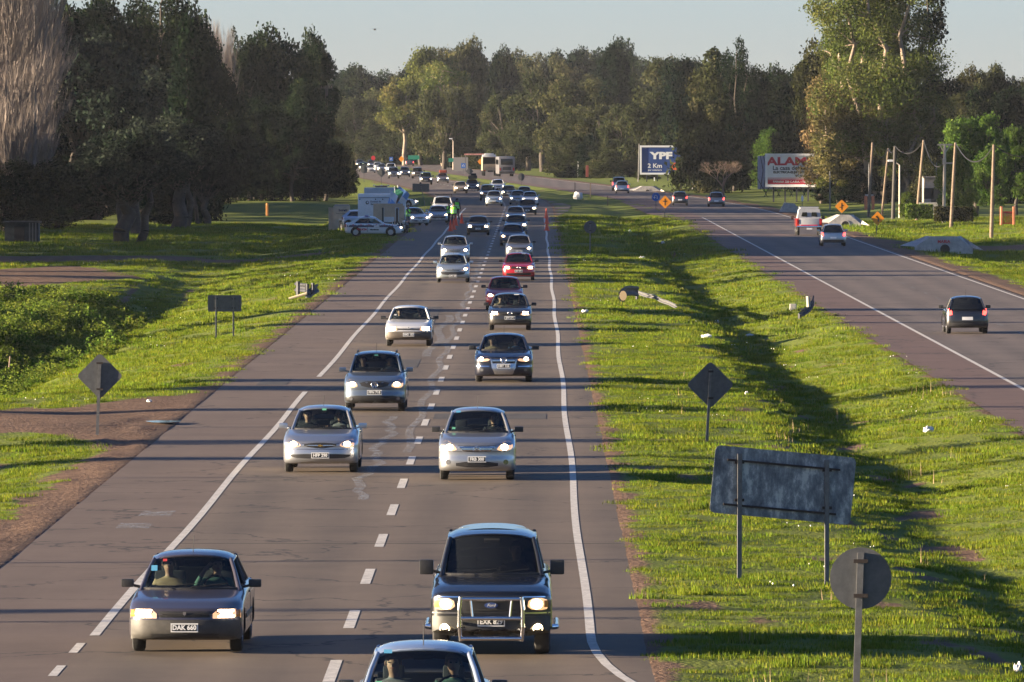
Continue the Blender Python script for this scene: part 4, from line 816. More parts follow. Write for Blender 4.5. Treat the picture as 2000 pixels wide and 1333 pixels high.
    for s in (-1, 1):
        pa = MB(); pa.path([A0[s] + Vector((0, -.1, -.04)), A0[s].lerp(A1[s], .5) + Vector((0, -.012, .012)), A1[s]], [k['pil'] * 1.15, k['pil'], k['pil'] * .9], 8); C.add('pillar', pa.mesh('pillar', BLACKM, 60), True, lod=0)
        pb = MB(); pb.path([Bb[s], Bt[s]], .028, 6); C.add('pillar', pb.mesh('pillar', BLACKP, 60), lod=1)
        e = Vector((s * .012, 0, 0)); cp = k['cpan']; q0, q1 = D0[s] + e, D1[s] + e; q2 = q1 + Vector((0, -cp * .45, .0)); q3 = q0 + Vector((s * .015, -cp, 0)); pc = MB(); low = Vector((0, 0, -.05))
        ins = Vector((-s * .05, 0, 0)); pc.add([q0 + low, q1, q2, q3 + low, q0 + low + ins, q1 + ins, q2 + ins, q3 + low + ins], [(0, 1, 2, 3), (7, 6, 5, 4), (0, 4, 5, 1), (3, 2, 6, 7), (1, 5, 6, 2), (0, 3, 7, 4)]); pc.path([q0 + low, q1], .034, 8); C.add('pillar', pc.mesh('pillar', BLACKM, 50), True, lod=0)
        # side glass in two panes
        g1 = MB(); g1.add([A0[s] - e + low, A1[s] - e, Bt[s] - e, Bb[s] - e + low], [(0, 1, 2, 3)]); C.add('side_window', g1.mesh('side_window', TINT if k.get('tint') else GLASS), lod=0)
        g2 = MB(); g2.add([Bb[s] - e + low, Bt[s] - e, q2 - 2 * e, q3 - 2 * e + low], [(0, 1, 2, 3)]); C.add('side_window', g2.mesh('side_window', TINT), lod=0)
    def screen(p0, p1, q0, q1, bow0, bow1, n_=12):
        def P(u, v):
            t = 2 * u - 1; a = p0.lerp(p1, u); c_ = q0.lerp(q1, u); r = a.lerp(c_, v); r.y -= (bow0 * (1 - v) + bow1 * v) * (1 - t * t); r.z += crown * .9 * v * (1 - t * t); return r[:]
        return MB().grid(P, n_, 6)
    dn = Vector((0, 0, -.03)); C.add('windscreen', screen(A0[-1] + dn, A0[1] + dn, A1[-1], A1[1], .16, .06).mesh('windscreen', TINT if k.get('tint') else GLASS, 60), lod=0)
    C.add('rear_window', screen(D0[-1] + dn, D0[1] + dn, D1[-1], D1[1], -.10, -.04).mesh('rear_window', TINT if not k.get('clearrear') else GLASS, 60), lod=0)
    # dark seal round the windscreen base and wipers
    sl_ = MB(); pts = [Vector(A0[-1]).lerp(A0[1], i / 10) for i in range(11)]; pts = [p + Vector((0, -.16 * (1 - (2 * i / 10 - 1) ** 2) - .035, .008)) for i, p in enumerate(pts)]; sl_.path(pts, .022, 5); C.add('cowl_trim', sl_.mesh('cowl_trim', BLACKP), lod=1)
    wp = MB()
    for x0, x1 in ((-.42, .08), (.02, .55)): wp.cyl((x0, cw - .10, zf + .03), (x1, cw - .0, zf + .085), .009, n=5)
    C.add('wiper', wp.mesh('wiper', BLACKM), lod=3)
    # wheels
    tm, rm = wheel_meshes(wr, k['ww'])
    for y in (0, wb):
        for sg in (-1, 1): i = C.add('wheel', tm, loc=(sg * (W - k['ww'] / 2 - .025), y, wr), rz=0 if sg > 0 else math.pi, lod=0); C.add('rim', rm, parent=i, lod=2)
    # mirrors
    mh, mw = k['mir']
    for sg in (-1, 1):
        mb = MB(); mx = gb + .12 + mw / 2; mb.rbox((sg * mx, cw + .34, bz + mh * .25), (mw, .10, mh), .03); mb.cyl((sg * (gb + .02), cw + .36, bz - .03), (sg * (mx - mw * .3), cw + .35, bz), .022, n=5)
        C.add('mirror', mb.mesh('mirror', BLACKP, 50), k.get('mirpaint', False), lod=1)
    # front features
    def addp(nm, poly, d, m, face='F', th=.02, par=None, lod=1, **q): return C.add(nm, patch(bv, poly, d, m, face, th, name=nm, **q), parent=par, lod=lod)
    if k['bumper']: addp('bumper', k['bumper'], .03, k.get('bumpm', GREYP), th=.05, lod=0)
    hp = chaikin(k['head'], k['headn']) if k['headn'] else k['head']
    for sg in (-1, 1):
        pp = [(sg * x, z) for x, z in hp]; i = addp('headlight', pp, .006, LENSON, lod=0); bx, bzz, brx, brz = k['bulb']; e_ = rect(sg * bx - brx, sg * bx + brx, bzz - brz, bzz + brz) if k.get('sqbulb') else ell(sg * bx, bzz, brx, brz)
        C.add('lamp_beam', patch(bv, e_, .014, HEADL, 'F', .01, name='lamp_beam'), parent=i, lod=0)
        if k.get('amber'): ax_, aw = k['amber']; C.add('turn_signal', patch(bv, rect(sg * ax_ - aw, sg * ax_ + aw, k['bulb'][1] - .05, k['bulb'][1] + .05), .016, AMBER, 'F', .01), parent=i, lod=2)
        if k['fog']:
            fx, fz, fr_ = k['fog']; i = addp('fog_light', ell(sg * fx, fz, fr_, fr_), .042 if k['bumper'] else .006, k.get('fogm', LENS), lod=2)
    hb_ = min(z for _, z in k['head']) - .022; addp('bumper_seam', rect(-W * .97, W * .97, hb_ - .006, hb_ + .006), .002, BLACKM, th=.01, lod=2)
    addp('bonnet_seam', rect(-.42, .42, hz - .10, hz - .088), .002, BLACKM, th=.01, lod=2)
    if k['lower']: addp('lower_grille', k['lower'], .006 if not k['bumper'] else .035, BLACKP, lod=1)
    if k['grille']:
        g = addp('grille', k['grille'], .008, k['grillem'] or BLACKP, lod=1)
        for (zz, hw, m_) in k.get('bars', []): C.add('grille_bar', patch(bv, rect(-hw, hw, zz - .010, zz + .010), .02, m_, 'F', .012), parent=g, lod=2)
    for poly, m_ in k.get('trim', []): addp('trim', poly, .014, m_, lod=2)
    px_, pz = k['plate']; pmh, pf, ptx = plate_set(k['chars']); h_ = bv.ray_cast(Vector((px_, -9, pz)), Vector((0, 1, 0))); py_ = (h_[0].y if h_[0] else -fo) - (.055 if k['bumper'] else .02)
    i = C.add('number_plate', pmh, loc=(px_, py_, pz), lod=1); C.add('plate_field', pf, parent=i, lod=1); C.add('lettering', ptx, parent=i, loc=(0, -.012, 0), lod=2)
    lg = k.get('logo')
    if lg:
        kind, lz, ls = lg; h_ = bv.ray_cast(Vector((0, -9, lz)), Vector((0, 1, 0))); ly = (h_[0].y if h_[0] else -fo) - .022; lb = MB()
        if kind == 'ring':
            for i_ in range(20):
                a0, a1 = i_ * .31416, (i_ + 1) * .31416; lb.cyl((ls * math.cos(a0), 0, ls * math.sin(a0)), (ls * math.cos(a1), 0, ls * math.sin(a1)), ls * .11, n=4)
            for pts in ([(-.38, .72), (-.05, .12), (.05, .12), (.38, .72)], [(-.78, .38), (-.38, -.72), (0, -.02), (.38, -.72), (.78, .38)]): lb.path([(x * ls, 0, z * ls) for x, z in pts], ls * .1, 4)
            C.add('badge', lb.mesh('badge', CHROME), loc=(0, ly, lz), lod=2)
        elif kind == 'bowtie': lb.prism([(-1, -.18), (-.32, -.18), (-.32, -.38), (.32, -.38), (.32, -.18), (1.1, -.18), (1.0, .18), (.32, .18), (.32, .38), (-.32, .38), (-.32, .18), (-.9, .18)], -.006, .006); lb.v = [(x * ls, y, z * ls) for x, y, z in lb.v]; C.add('badge', lb.mesh('badge', mat('gold_badge', (.6, .38, .1), .3, .8)), loc=(0, ly, lz), lod=2)
        elif kind == 'chevron':
            for dz in (-.35, .25): lb.path([(-ls, 0, (dz - .3) * ls), (0, 0, (dz + .3) * ls), (ls, 0, (dz - .3) * ls)], ls * .14, 4)
            C.add('badge', lb.mesh('badge', CHROME), loc=(0, ly, lz), lod=2)
        elif kind == 'oval':
            lb.prism(ell(0, 0, ls, ls * .42), -.008, .004); i = C.add('badge', lb.mesh('badge', mat('blue_badge', (.05, .09, .25), .3, .2)), loc=(0, ly, lz), lod=2); C.add('lettering', text_mesh('Ford', ls * .62, PLATEW, shear=.3), parent=i, loc=(0, -.013, 0), lod=2)
        else: lb.prism([(-.5, .6), (.5, .6), (.5, -.1), (0, -.6), (-.5, -.1)], -.006, .006); lb.v = [(x * ls, y, z * ls) for x, y, z in lb.v]; C.add('badge', lb.mesh('badge', CHROME), loc=(0, ly, lz), lod=2)
    # rear features
    for sg in (-1, 1): C.add('tail_light', patch(bv, [(sg * x, z) for x, z in k['tail']], .01, k.get('tailm', REDL), 'R', .02), lod=0)
    C.add('rear_plate', patch(bv, rect(-.2, .2, k['rplate'] - .06, k['rplate'] + .06), .012, PLATEW, 'R', .01), lod=2)
    C.add('rear_bumper', patch(bv, rect(-W * .8, W * .8, .30, .42), .012, BLACKP, 'R', .02), lod=2)
    # cabin
    seats = MB()
    for sx in (-.36, .36):
        sb_ = MB(); y = k['cowl'] + .95; sb_.rbox((sx, y, .52), (.48, .5, .16), .05); sb_.rbox((sx, y + .30, .80), (.46, .13, .58), .05); sb_.rbox((sx, y + .33, 1.16 if rz_ < 1.6 else 1.25), (.26, .09, .17), .04); C.add('seat', sb_.mesh('seat', SEATM, 50), lod=3)
    rb_ = MB(); rb_.rbox((0, k['cowl'] + 2.0, .80), (1.15, .16, .62), .05); C.add('rear_seat', rb_.mesh('rear_seat', SEATM, 50), lod=3)
    db = MB(); db.rbox((0, k['cowl'] + .36, bz - .07), (1.25, .36, .12), .05); C.add('dashboard', db.mesh('dashboard', INTER, 50), lod=3)
    sw = MB()
    for i_ in range(14):
        a0, a1 = i_ * .4488, (i_ + 1) * .4488; f = lambda a: (.36 + .18 * math.cos(a), k['cowl'] + .60 - .07 * math.sin(a), bz - .03 + .16 * math.sin(a)); sw.cyl(f(a0), f(a1), .014, n=5)
    sw.cyl((.36 - .17, k['cowl'] + .6, bz - .03), (.36 + .17, k['cowl'] + .6, bz - .03), .02, n=5); C.add('steering_wheel', sw.mesh('steering_wheel', BLACKM), lod=3)
    rv = MB(); rv.rbox((0, rf - .06, rz_ - .15), (.23, .03, .065), .012); C.add('rear_view_mirror', rv.mesh('rear_view_mirror', BLACKM), lod=3)
    for sg in (-1, 1):  # door shut lines and handle, seen on cars turned sideways
        fc = 'S' if sg > 0 else 'L'
        C.add('door_seam', patch(bv, rect(yB - .01, yB + .012, .33, bz - .05), .003, BLACKM, fc, .01), lod=3); C.add('door_handle', patch(bv, rect(yB - .28, yB - .12, bz - .14, bz - .11), .012, BLACKP, fc, .01), lod=3)
        if k.get('rubstrip'): C.add('rub_strip', patch(bv, rect(.5, wb - .45, .46, .53), .01, BLACKP, fc, .012), lod=2)
    if k['rails']:
        for sg in (-1, 1): ra = MB(); ra.path([(sg * (gr - .02), rf + .2, rz_ - .06), (sg * (gr - .02), rf + .35, rz_ + .0), (sg * (gr - .02), rr - .25, rz_ + .0), (sg * (gr - .02), rr - .1, rz_ - .06)], .016, 6); C.add('roof_rail', ra.mesh('roof_rail', BLACKP), lod=1)
    for ex in k.get('extra', []): ex(C, bv, k)
    C.k = k; CARS[name] = C; return C
CARS = {}
def place_car(kind, name, loc, rz, pnt, label, lod=3, group=None, cat='car', skip=(), swap={}, sc=(1, 1, 1)):
    C = CARS[kind]; t = empty(name, loc, rz); t.scale = sc; objs = {}
    for i, p in enumerate(C.parts):
        if p['lod'] > lod or p['n'] in skip: continue
        if p['par'] is not None and p['par'] not in objs: continue
        o = meshobj(p['n'], p['me'], objs.get(p['par'], t), p['loc'], p['rz']); objs[i] = o
        mm = pnt if p['p'] else swap.get(p['n'])
        if mm: o.material_slots[0].link = 'OBJECT'; o.material_slots[0].material = mm
        if p['label']: o['label'] = p['label']
    tag(t, label, cat, group); return t

def bullbar(C, bv, k):
    f = -k['fo'] - .16; b = MB()
    for z in (.86, .58, .285): b.cyl((-.44, f, z), (.44, f, z), .03, n=10)
    for sg in (-1, 1): b.path([(sg * .44, f, .89), (sg * .46, f, .70), (sg * .46, f, .45), (sg * .44, f + .05, .25)], .032, 8); b.cyl((sg * .30, f, .86), (sg * .27, f, .58), .018, n=6)
    for sg in (-1, 1): b.cyl((sg * .44, f, .5), (sg * .4, f + .25, .5), .025, n=6)
    C.add('bull_bar', b.mesh('bull_bar', CHROME, 50), lod=0)
    s = MB()
    for sg in (-1, 1): s.path([(sg * (k['W'] - .02), .5, .36), (sg * (k['W'] + .07), .62, .36), (sg * (k['W'] + .07), 2.2, .36)], .04, 8)
    C.add('side_step', s.mesh('side_step', CHROME, 50), lod=1)
    r = MB(); r.grid(lambda u, v: ((2 * u - 1) * .56, 1.9 + 1.6 * v, 1.745 - .055 * (2 * u - 1) ** 2 - .05 * abs(2 * u - 1) ** 8), 10, 4); C.add('canopy_roof', r.mesh('canopy_roof', BLACKM, 50), True, lod=1)
def antenna(C, bv, k): C.add('antenna', MB().cyl((0, k['rf'] + .15, k['rz'] - .02), (0, k['rf'] + .35, k['rz'] + .22), .006, n=4).mesh('antenna', BLACKM), lod=3)
def sticker(x, z, w_, h_, m_, fy):
    def f(C, bv, k): C.add('sticker', MB().box((x, k['cowl'] + fy, z), (w_, .004, h_), rx=-.5).mesh('sticker', m_), lod=3)
    return f
STG = mat('sticker_green', (.12, .42, .26), .5); STR = mat('sticker_red', (.5, .05, .05), .5); STB = mat('sticker_blue', (.1, .35, .55), .5); STW = mat('sticker_white', (.6, .6, .58), .5)

build_car('saloon', W=.835, wb=2.66, fo=.86, ro=.86, cowl=.52, rf=1.28, rr=2.55, ye=3.12, hoodz=.70, cowlz=.89, belt=.92, rz=1.40, gb=.73, gr=.555, bot=.20, decky=1, deckz=.94, head=[(.41, .53), (.81, .53), (.81, .66), (.50, .67), (.41, .60)], headn=0, bulb=(.60, .60, .115, .055), sqbulb=True, amber=(.775, .03),
          grille=[(-.37, .545), (.37, .545), (.39, .635), (-.39, .635)], bars=[(.57, .36, BLACKM), (.60, .36, BLACKM)], bumper=rect(-.80, .80, .22, .505), lower=rect(-.5, .5, .24, .31), plate=(0, .40), chars='DAK 660', logo=('shield', .60, .045), rubstrip=True, extra=[antenna, sticker(-.40, 1.28, .06, .04, STR, .60), sticker(-.55, 1.17, .09, .09, STB, .45)])
build_car('pickup', W=.885, wb=3.0, fo=.86, ro=1.2, cowl=.62, rf=1.30, rr=3.55, ye=4.0, hoodz=.98, cowlz=1.13, belt=1.16, rz=1.74, gb=.74, gr=.60, bot=.36, wr=.37, ww=.235, round=.7, nose=.03, head=[(.52, .70), (.80, .68), (.84, .76), (.80, .86), (.55, .86)], headn=1, bulb=(.66, .775, .085, .07), amber=(.80, .03), grille=[(-.40, .64), (.40, .64), (.46, .86), (-.46, .86)], bars=[(.69, .36, BLACKM), (.81, .38, BLACKM)],
          bumper=[(-.86, .36), (-.55, .30), (.55, .30), (.86, .36), (.86, .60), (-.86, .60)], bumpm=mat('bumper_olive_paint', (.030, .030, .026), .55, .1), lower=rect(-.38, .38, .34, .50), plate=(0, .52), chars='EXK 829', fog=(.68, .42, .07), fogm=FOGL, mir=(.22, .21), tint=True, logo=('oval', .76, .10), trim=[([(-.86, .635), (-.46, .635), (-.46, .655), (-.86, .655)], CHROME), ([(.46, .635), (.86, .635), (.86, .655), (.46, .655)], CHROME), ([(-.86, .872), (-.46, .872), (-.46, .888), (-.86, .888)], CHROME), ([(.46, .872), (.86, .872), (.86, .888), (.46, .888)], CHROME)], extra=[bullbar])
build_car('hatch_c', W=.84, wb=2.44, fo=.78, ro=.62, cowl=.50, rf=1.22, rr=2.50, ye=3.0, hoodz=.75, cowlz=.95, belt=.97, rz=1.44, gb=.68, gr=.52, bot=.20, head=[(.42, .60), (.66, .56), (.76, .62), (.74, .76), (.60, .74), (.47, .68)], bulb=(.60, .655, .075, .055), mirpaint=True, grille=chaikin([(-.36, .60), (0, .545), (.36, .60), (.36, .66), (0, .69), (-.36, .66)], 1), bars=[(.618, .33, CHROME)], lower=chaikin([(-.66, .37), (-.5, .33), (.5, .33), (.66, .37), (.68, .43), (-.68, .43)], 1), plate=(0, .40), chars='HFP 290', logo=('bowtie', .618, .055), extra=[antenna, sticker(.02, 1.36, .10, .045, STG, .66)])
build_car('hatch_v', W=.84, wb=2.46, fo=.76, ro=.62, cowl=.42, rf=1.20, rr=2.50, ye=3.0, hoodz=.86, cowlz=1.03, belt=1.04, rz=1.53, gb=.70, gr=.53, bot=.20, head=[(.42, .66), (.72, .66), (.80, .76), (.72, .87), (.60, .86), (.48, .76)], bulb=(.60, .735, .08, .065), grille=chaikin([(-.42, .77), (-.28, .63), (.28, .63), (.42, .77)], 1), bars=[(.66, .30, CHROME), (.70, .34, CHROME), (.74, .38, CHROME)], lower=chaikin(rect(-.46, .46, .30, .42), 1), plate=(0, .475), chars='FRB 300', fog=(.63, .41, .055), logo=('chevron', .72, .085), extra=[antenna, sticker(-.52, 1.10, .07, .05, STG, .25), sticker(-.42, 1.45, .1, .05, STB, .68)])
build_car('mpv', W=.835, wb=2.46, fo=.80, ro=.80, cowl=.42, rf=1.12, rr=2.70, ye=3.15, hoodz=.88, cowlz=1.06, belt=1.07, rz=1.59, gb=.70, gr=.55, bot=.22, wr=.31, head=[(.42, .70), (.60, .64), (.76, .67), (.78, .80), (.72, .88), (.60, .86)], bulb=(.60, .75, .085, .06), mirpaint=True, grille=chaikin([(-.43, .83), (-.33, .66), (.33, .66), (.43, .83)], 1), bumper=[(-.80, .22), (.80, .22), (.82, .38), (.5, .44), (-.5, .44), (-.82, .38)], bumpm=BLACKP, lower=None, plate=(0, .53), chars='FFN 718', fog=(.64, .36, .05), logo=('ring', .735, .085), rails=True, extra=[antenna, sticker(.0, 1.49, .10, .045, STG, .58)])
build_car('bora', W=.88, wb=2.58, fo=.88, ro=.95, cowl=.48, rf=1.25, rr=2.50, ye=3.15, hoodz=.80, cowlz=.96, belt=.98, rz=1.44, gb=.73, gr=.56, bot=.18, wr=.315, ww=.205, decky=1, deckz=1.02, head=[(.42, .66), (.62, .63), (.78, .65), (.80, .76), (.60, .80), (.42, .78)], bulb=(.68, .715, .065, .055), grille=chaikin([(-.40, .74), (-.36, .62), (.36, .62), (.40, .74)], 1), bars=[(.66, .35, CHROME), (.70, .36, CHROME)], lower=chaikin([(-.33, .42), (-.26, .27), (.26, .27), (.33, .42)], 1),
          trim=[([(-.42, .73), (-.38, .60), (-.36, .45), (-.27, .25), (.27, .25), (.36, .45), (.38, .60), (.42, .73), (.38, .73), (.34, .60), (.33, .58), (-.33, .58), (-.34, .60), (-.38, .73)], mat('brushed_chrome', (.5, .52, .55), .25, .9)), (rect(.44, .84, .485, .505), CHROME), (rect(-.84, -.44, .485, .505), CHROME)], plate=(0, .50), chars='HBY 125', fog=(.66, .38, .045), mir=(.14, .22), logo=('ring', .68, .085), extra=[antenna])
build_car('boxy', W=.82, wb=2.48, fo=.82, ro=.72, cowl=.52, rf=1.30, rr=2.55, ye=3.2, hoodz=.74, cowlz=.93, belt=.95, rz=1.40, gb=.72, gr=.545, bot=.22, round=.6, head=[(.40, .56), (.78, .56), (.78, .70), (.40, .70)], headn=0, bulb=(.60, .635, .12, .06), sqbulb=True, amber=(.76, .03), grille=rect(-.40, .40, .585, .625), bumper=rect(-.80, .80, .24, .52), bumpm=mat('bumper_brown_grey', (.085, .07, .055), .6, var=.3), lower=None, plate=(0, .42), chars='RMD 153', logo=('shield', .66, .03), rubstrip=True, extra=[antenna, sticker(-.5, 1.08, .08, .05, STW, .3)])
build_car('gol', W=.82, wb=2.46, fo=.80, ro=.68, cowl=.50, rf=1.22, rr=2.45, ye=3.05, hoodz=.74, cowlz=.92, belt=.94, rz=1.39, gb=.70, gr=.535, bot=.20, head=[(.40, .59), (.76, .58), (.78, .74), (.44, .73)], headn=0, bulb=(.59, .66, .11, .055), sqbulb=True, grille=[(-.38, .60), (.38, .60), (.40, .73), (-.40, .73)], bars=[(.635, .36, BLACKM)], lower=rect(-.62, .62, .28, .38), plate=(0, .48), chars='IJW 371', logo=('ring', .66, .075), extra=[antenna, sticker(.25, 1.33, .2, .04, STW, .62)])
build_car('peug', W=.83, wb=2.44, fo=.80, ro=.60, cowl=.42, rf=1.20, rr=2.42, ye=2.95, hoodz=.74, cowlz=.95, belt=.97, rz=1.42, gb=.69, gr=.52, bot=.20, nose=.10, head=[(.40, .60), (.55, .58), (.78, .68), (.74, .80), (.55, .70)], bulb=(.62, .68, .085, .045), grille=rect(-.32, .32, .60, .625), lower=chaikin([(-.62, .50), (-.50, .38), (.50, .38), (.62, .50), (.60, .54), (-.60, .54)], 1), plate=(0, .33), chars='DPV 408', logo=('shield', .665, .045), mirpaint=True, extra=[antenna])
build_car('wagon', W=.84, wb=2.6, fo=.80, ro=.85, cowl=.48, rf=1.22, rr=3.0, ye=3.35, hoodz=.80, cowlz=1.0, belt=1.01, rz=1.50, gb=.70, gr=.54, bot=.20, head=[(.44, .62), (.62, .60), (.74, .68), (.70, .78), (.52, .78)], bulb=(.60, .685, .085, .065), grille=chaikin(rect(-.32, .32, .60, .70), 1), bars=[(.65, .27, CHROME)], lower=chaikin(rect(-.6, .6, .26, .34), 1), plate=(0, .44), chars='FTR 621', rails=True, mirpaint=True, extra=[antenna])
build_car('hatch_r', W=.80, wb=2.40, fo=.76, ro=.58, cowl=.48, rf=1.15, rr=2.40, ye=2.88, hoodz=.73, cowlz=.93, belt=.95, rz=1.41, gb=.67, gr=.51, bot=.20, head=[(.42, .58), (.68, .57), (.74, .66), (.70, .72), (.46, .68)], bulb=(.58, .64, .095, .055), grille=[(-.34, .58), (.34, .58), (.36, .65), (-.36, .65)], lower=rect(-.5, .5, .28, .38), plate=(0, .46), chars='GEN 046', tail=[(.56, .72), (.68, .70), (.73, .80), (.72, .93), (.66, .97), (.58, .86)], rplate=.58, extra=[antenna])
build_car('suv', W=.88, wb=2.6, fo=.80, ro=.85, cowl=.55, rf=1.2, rr=3.0, ye=3.35, hoodz=.98, cowlz=1.10, belt=1.12, rz=1.70, gb=.76, gr=.62, bot=.30, wr=.35, ww=.22, round=.6, head=[(.48, .72), (.80, .72), (.80, .86), (.48, .86)], headn=0, bulb=(.66, .79, .085, .06), grille=rect(-.42, .42, .70, .86), bumper=rect(-.84, .84, .40, .64), lower=None, plate=(0, .55), chars='DJC 744', mir=(.2, .2), tail=[(.74, .70), (.84, .70), (.84, 1.05), (.74, 1.05)], rplate=.6)

P = {n: paint('paint_' + n, c, m_, d_) for n, c, m_, d_ in (
    ('purple_grey', (.070, .064, .082), .4, .4), ('black', (.008, .009, .012), .2, .12), ('silver', (.42, .44, .47), .8, .12), ('champagne', (.40, .41, .42), .8, .14), ('blue_grey', (.13, .165, .21), .6, .3), ('navy', (.007, .010, .024), .4, .1),
    ('white', (.62, .63, .63), .05, .35), ('black_grey', (.016, .017, .019), .3, .3), ('red', (.50, .008, .020), .2, .2), ('ice', (.40, .46, .49), .6, .25), ('ice_blue', (.38, .46, .58), .55, .1), ('grey', (.20, .205, .215), .6, .3), ('dark_grey', (.055, .06, .07), .5, .4), ('dark_green', (.03, .045, .045), .4, .35), ('beige', (.42, .33, .20), .1, .5), ('brown', (.12, .085, .06), .3, .5), ('dark_blue', (.03, .045, .09), .4, .3))}

# ---- near traffic: front axle at pixel (px, py)
def car_px(kind, name, px, py, pnt, label, turn=0.0, **k):
    q = ground(px, py); return place_car(kind, name, q, turn, P[pnt], label, **k)
T = {}
T['a'] = car_px('hatch_v', 'hatchback', 824, 1524, 'ice_blue', 'pale blue-silver hatchback cut off by the bottom edge, only roof and windscreen showing', cat='car', turn=.0, swap={})
T['b'] = car_px('saloon', 'saloon_car', 367, 1272, 'purple_grey', 'dusty purplish-grey older saloon with a dark bumper, lowest left of the queue', turn=-.012)
T['c'] = car_px('pickup', 'pickup_truck', 960, 1277, 'black', 'black pickup truck with a chrome bull bar and fog lamps lit', cat='pickup')
T['d'] = car_px('hatch_c', 'hatchback', 628, 922, 'silver', 'silver hatchback with a gold badge on a black oval grille in the left lane', turn=-.01)
T['e'] = car_px('hatch_v', 'hatchback', 932, 937, 'champagne', 'silver high-roofed hatchback with a double chevron badge in the right lane')
T['f'] = car_px('mpv', 'compact_wagon', 733, 803, 'blue_grey', 'blue-grey compact people carrier with roof rails in the left lane', turn=-.008)
T['g'] = car_px('bora', 'saloon_car', 984, 746, 'navy', 'glossy dark navy saloon with a chrome grille surround')
T['h'] = car_px('boxy', 'saloon_car', 799, 676, 'white', 'white boxy older saloon with a brownish bumper in the left lane', turn=-.005)
T['i'] = car_px('gol', 'hatchback', 996, 645, 'black_grey', 'blackish hatchback with three people inside, just in front of a red car')
T['j'] = car_px('hatch_r', 'hatchback', 985, 606, 'red', 'bright red rounded hatchback half hidden behind the blackish one')
T['k'] = car_px('peug', 'hatchback', 885, 552, 'ice', 'pale silver hatchback with slanted headlights in the left lane beside the red cars')
T['l'] = car_px('gol', 'hatchback', 1013, 548, 'red', 'darker red boxy hatchback, the farther of the two red cars')
T['m'] = car_px('wagon', 'estate_car', 889, 512, 'champagne', 'silver estate car with roof rails right behind the pale hatchback')
T['n'] = car_px('hatch_r', 'hatchback', 1014, 506, 'grey', 'grey rounded hatchback with a black bumper behind the darker red car', lod=2)
T['o'] = car_px('hatch_c', 'saloon_car', 1001, 481, 'dark_blue', 'dark saloon just behind the grey rounded hatchback', lod=2)
T['p'] = car_px('gol', 'hatchback', 934, 460, 'black', 'black hatchback alone in the left lane beside the orange cones', lod=2)
far = (('gol', 'hatchback', 1008, 457, 'dark_green', 'dark greenish hatchback in the right lane beside the lone black one'), ('peug', 'hatchback', 1007, 438, 'grey', 'grey hatchback following the dark greenish one'), ('saloon', 'saloon_car', 1030, 420, 'dark_grey', 'dark grey saloon hugging the right edge line before the farthest cone'),
       ('peug', 'hatchback', 1035, 402, 'white', 'white hatchback in the outermost lane at the turning pocket'), ('hatch_c', 'hatchback', 1011, 400, 'champagne', 'silver car left of the white hatchback near the turning pocket'), ('hatch_c', 'saloon_car', 1024, 391, 'grey', 'grey car mostly hidden behind the silver one'),
       ('hatch_v', 'hatchback', 965, 403, 'ice', 'light silver hatchback with sun glinting on its windscreen'), ('suv', 'off_road_car', 953, 392, 'champagne', 'pale high-built car behind the light silver hatchback'), ('gol', 'hatchback', 993, 387, 'dark_grey', 'dark car between the pale high-built car and the silver one'), ('wagon', 'estate_car', 973, 375, 'white', 'white car farthest back in that cluster'),
       ('boxy', 'saloon_car', 900, 378, 'beige', 'low beige old saloon with two bright headlights'), ('hatch_c', 'saloon_car', 923, 373, 'blue_grey', 'grey saloon carrying luggage on its roof'), ('peug', 'hatchback', 865, 358, 'grey', 'grey car with glaring headlights and a red bundle on its roof'), ('suv', 'van', 832, 361, 'dark_blue', 'dark blue high car with bright headlights left of the glaring one'),
       ('suv', 'off_road_car', 816, 349, 'brown', 'dark brown high car behind the dark blue one'), ('mpv', 'compact_wagon', 791, 346, 'dark_blue', 'bluish people carrier in the far queue'), ('pickup', 'pickup_truck', 769, 349, 'dark_grey', 'dark pickup at the front of the far left queue'), ('pickup', 'pickup_truck', 764, 339, 'white', 'white high pickup behind the dark pickup'),
       ('hatch_c', 'hatchback', 746, 336, 'champagne', 'silver car right of the small white ones in the far queue'), ('wagon', 'estate_car', 738, 333, 'white', 'white estate half hidden in the far queue'), ('peug', 'hatchback', 724, 338, 'white', 'shiny white hatchback in the far queue left of the dark diamond sign'), ('suv', 'van', 710, 336, 'dark_green', 'dark van at the left of the far queue'), ('gol', 'hatchback', 686, 332, 'dark_grey', 'dark car just emerging from behind the left wood'), ('mpv', 'compact_wagon', 726, 329, 'dark_blue', 'blue people carrier behind the dark van'), ('saloon', 'saloon_car', 703, 326, 'dark_blue', 'dark saloon at the very back of the queue'))
for i, (kd, nm, px, py, pn_, lab) in enumerate(far):
    t = car_px(kd, nm, px, py, pn_, lab, turn=math.atan(.052) * (-1 if py < 385 else 0) * -1 * .8, lod=1 if py < 385 else 2, group='cars queueing towards the camera')
for k_ in T.values(): k_['group'] = 'cars queueing towards the camera'
# ---- traffic going away on the right carriageway: rear axle at pixel
def away(kind, name, px, py, pnt, label, turn=0.0, **k):
    q = ground(px, py); C = CARS[kind]; a = math.pi + turn; off = Vector((math.sin(turn) * -1, math.cos(turn), 0)) * C.k['wb']
    sw = {'tail_light': BRAKE}; sw.update(k.pop('swap', {})); return place_car(kind, name, q + off, a, P[pnt], label, group='cars driving away on the right carriageway', swap=sw, skip=('lamp_beam',), **k)
away('hatch_r', 'hatchback', 1888, 652, 'black', 'black hatchback driving away alone at the right edge', lod=3)
away('hatch_c', 'saloon_car', 1627, 481, 'champagne', 'pale silver saloon driving away beside the old pickup with a canopy', lod=2)
away('hatch_r', 'hatchback', 1328, 402, 'dark_grey', 'dark hatchback driving away just right of the orange diamond sign', lod=2)
away('hatch_c', 'saloon_car', 1399, 404, 'grey', 'grey car driving away, right of the dark hatchback', lod=2)
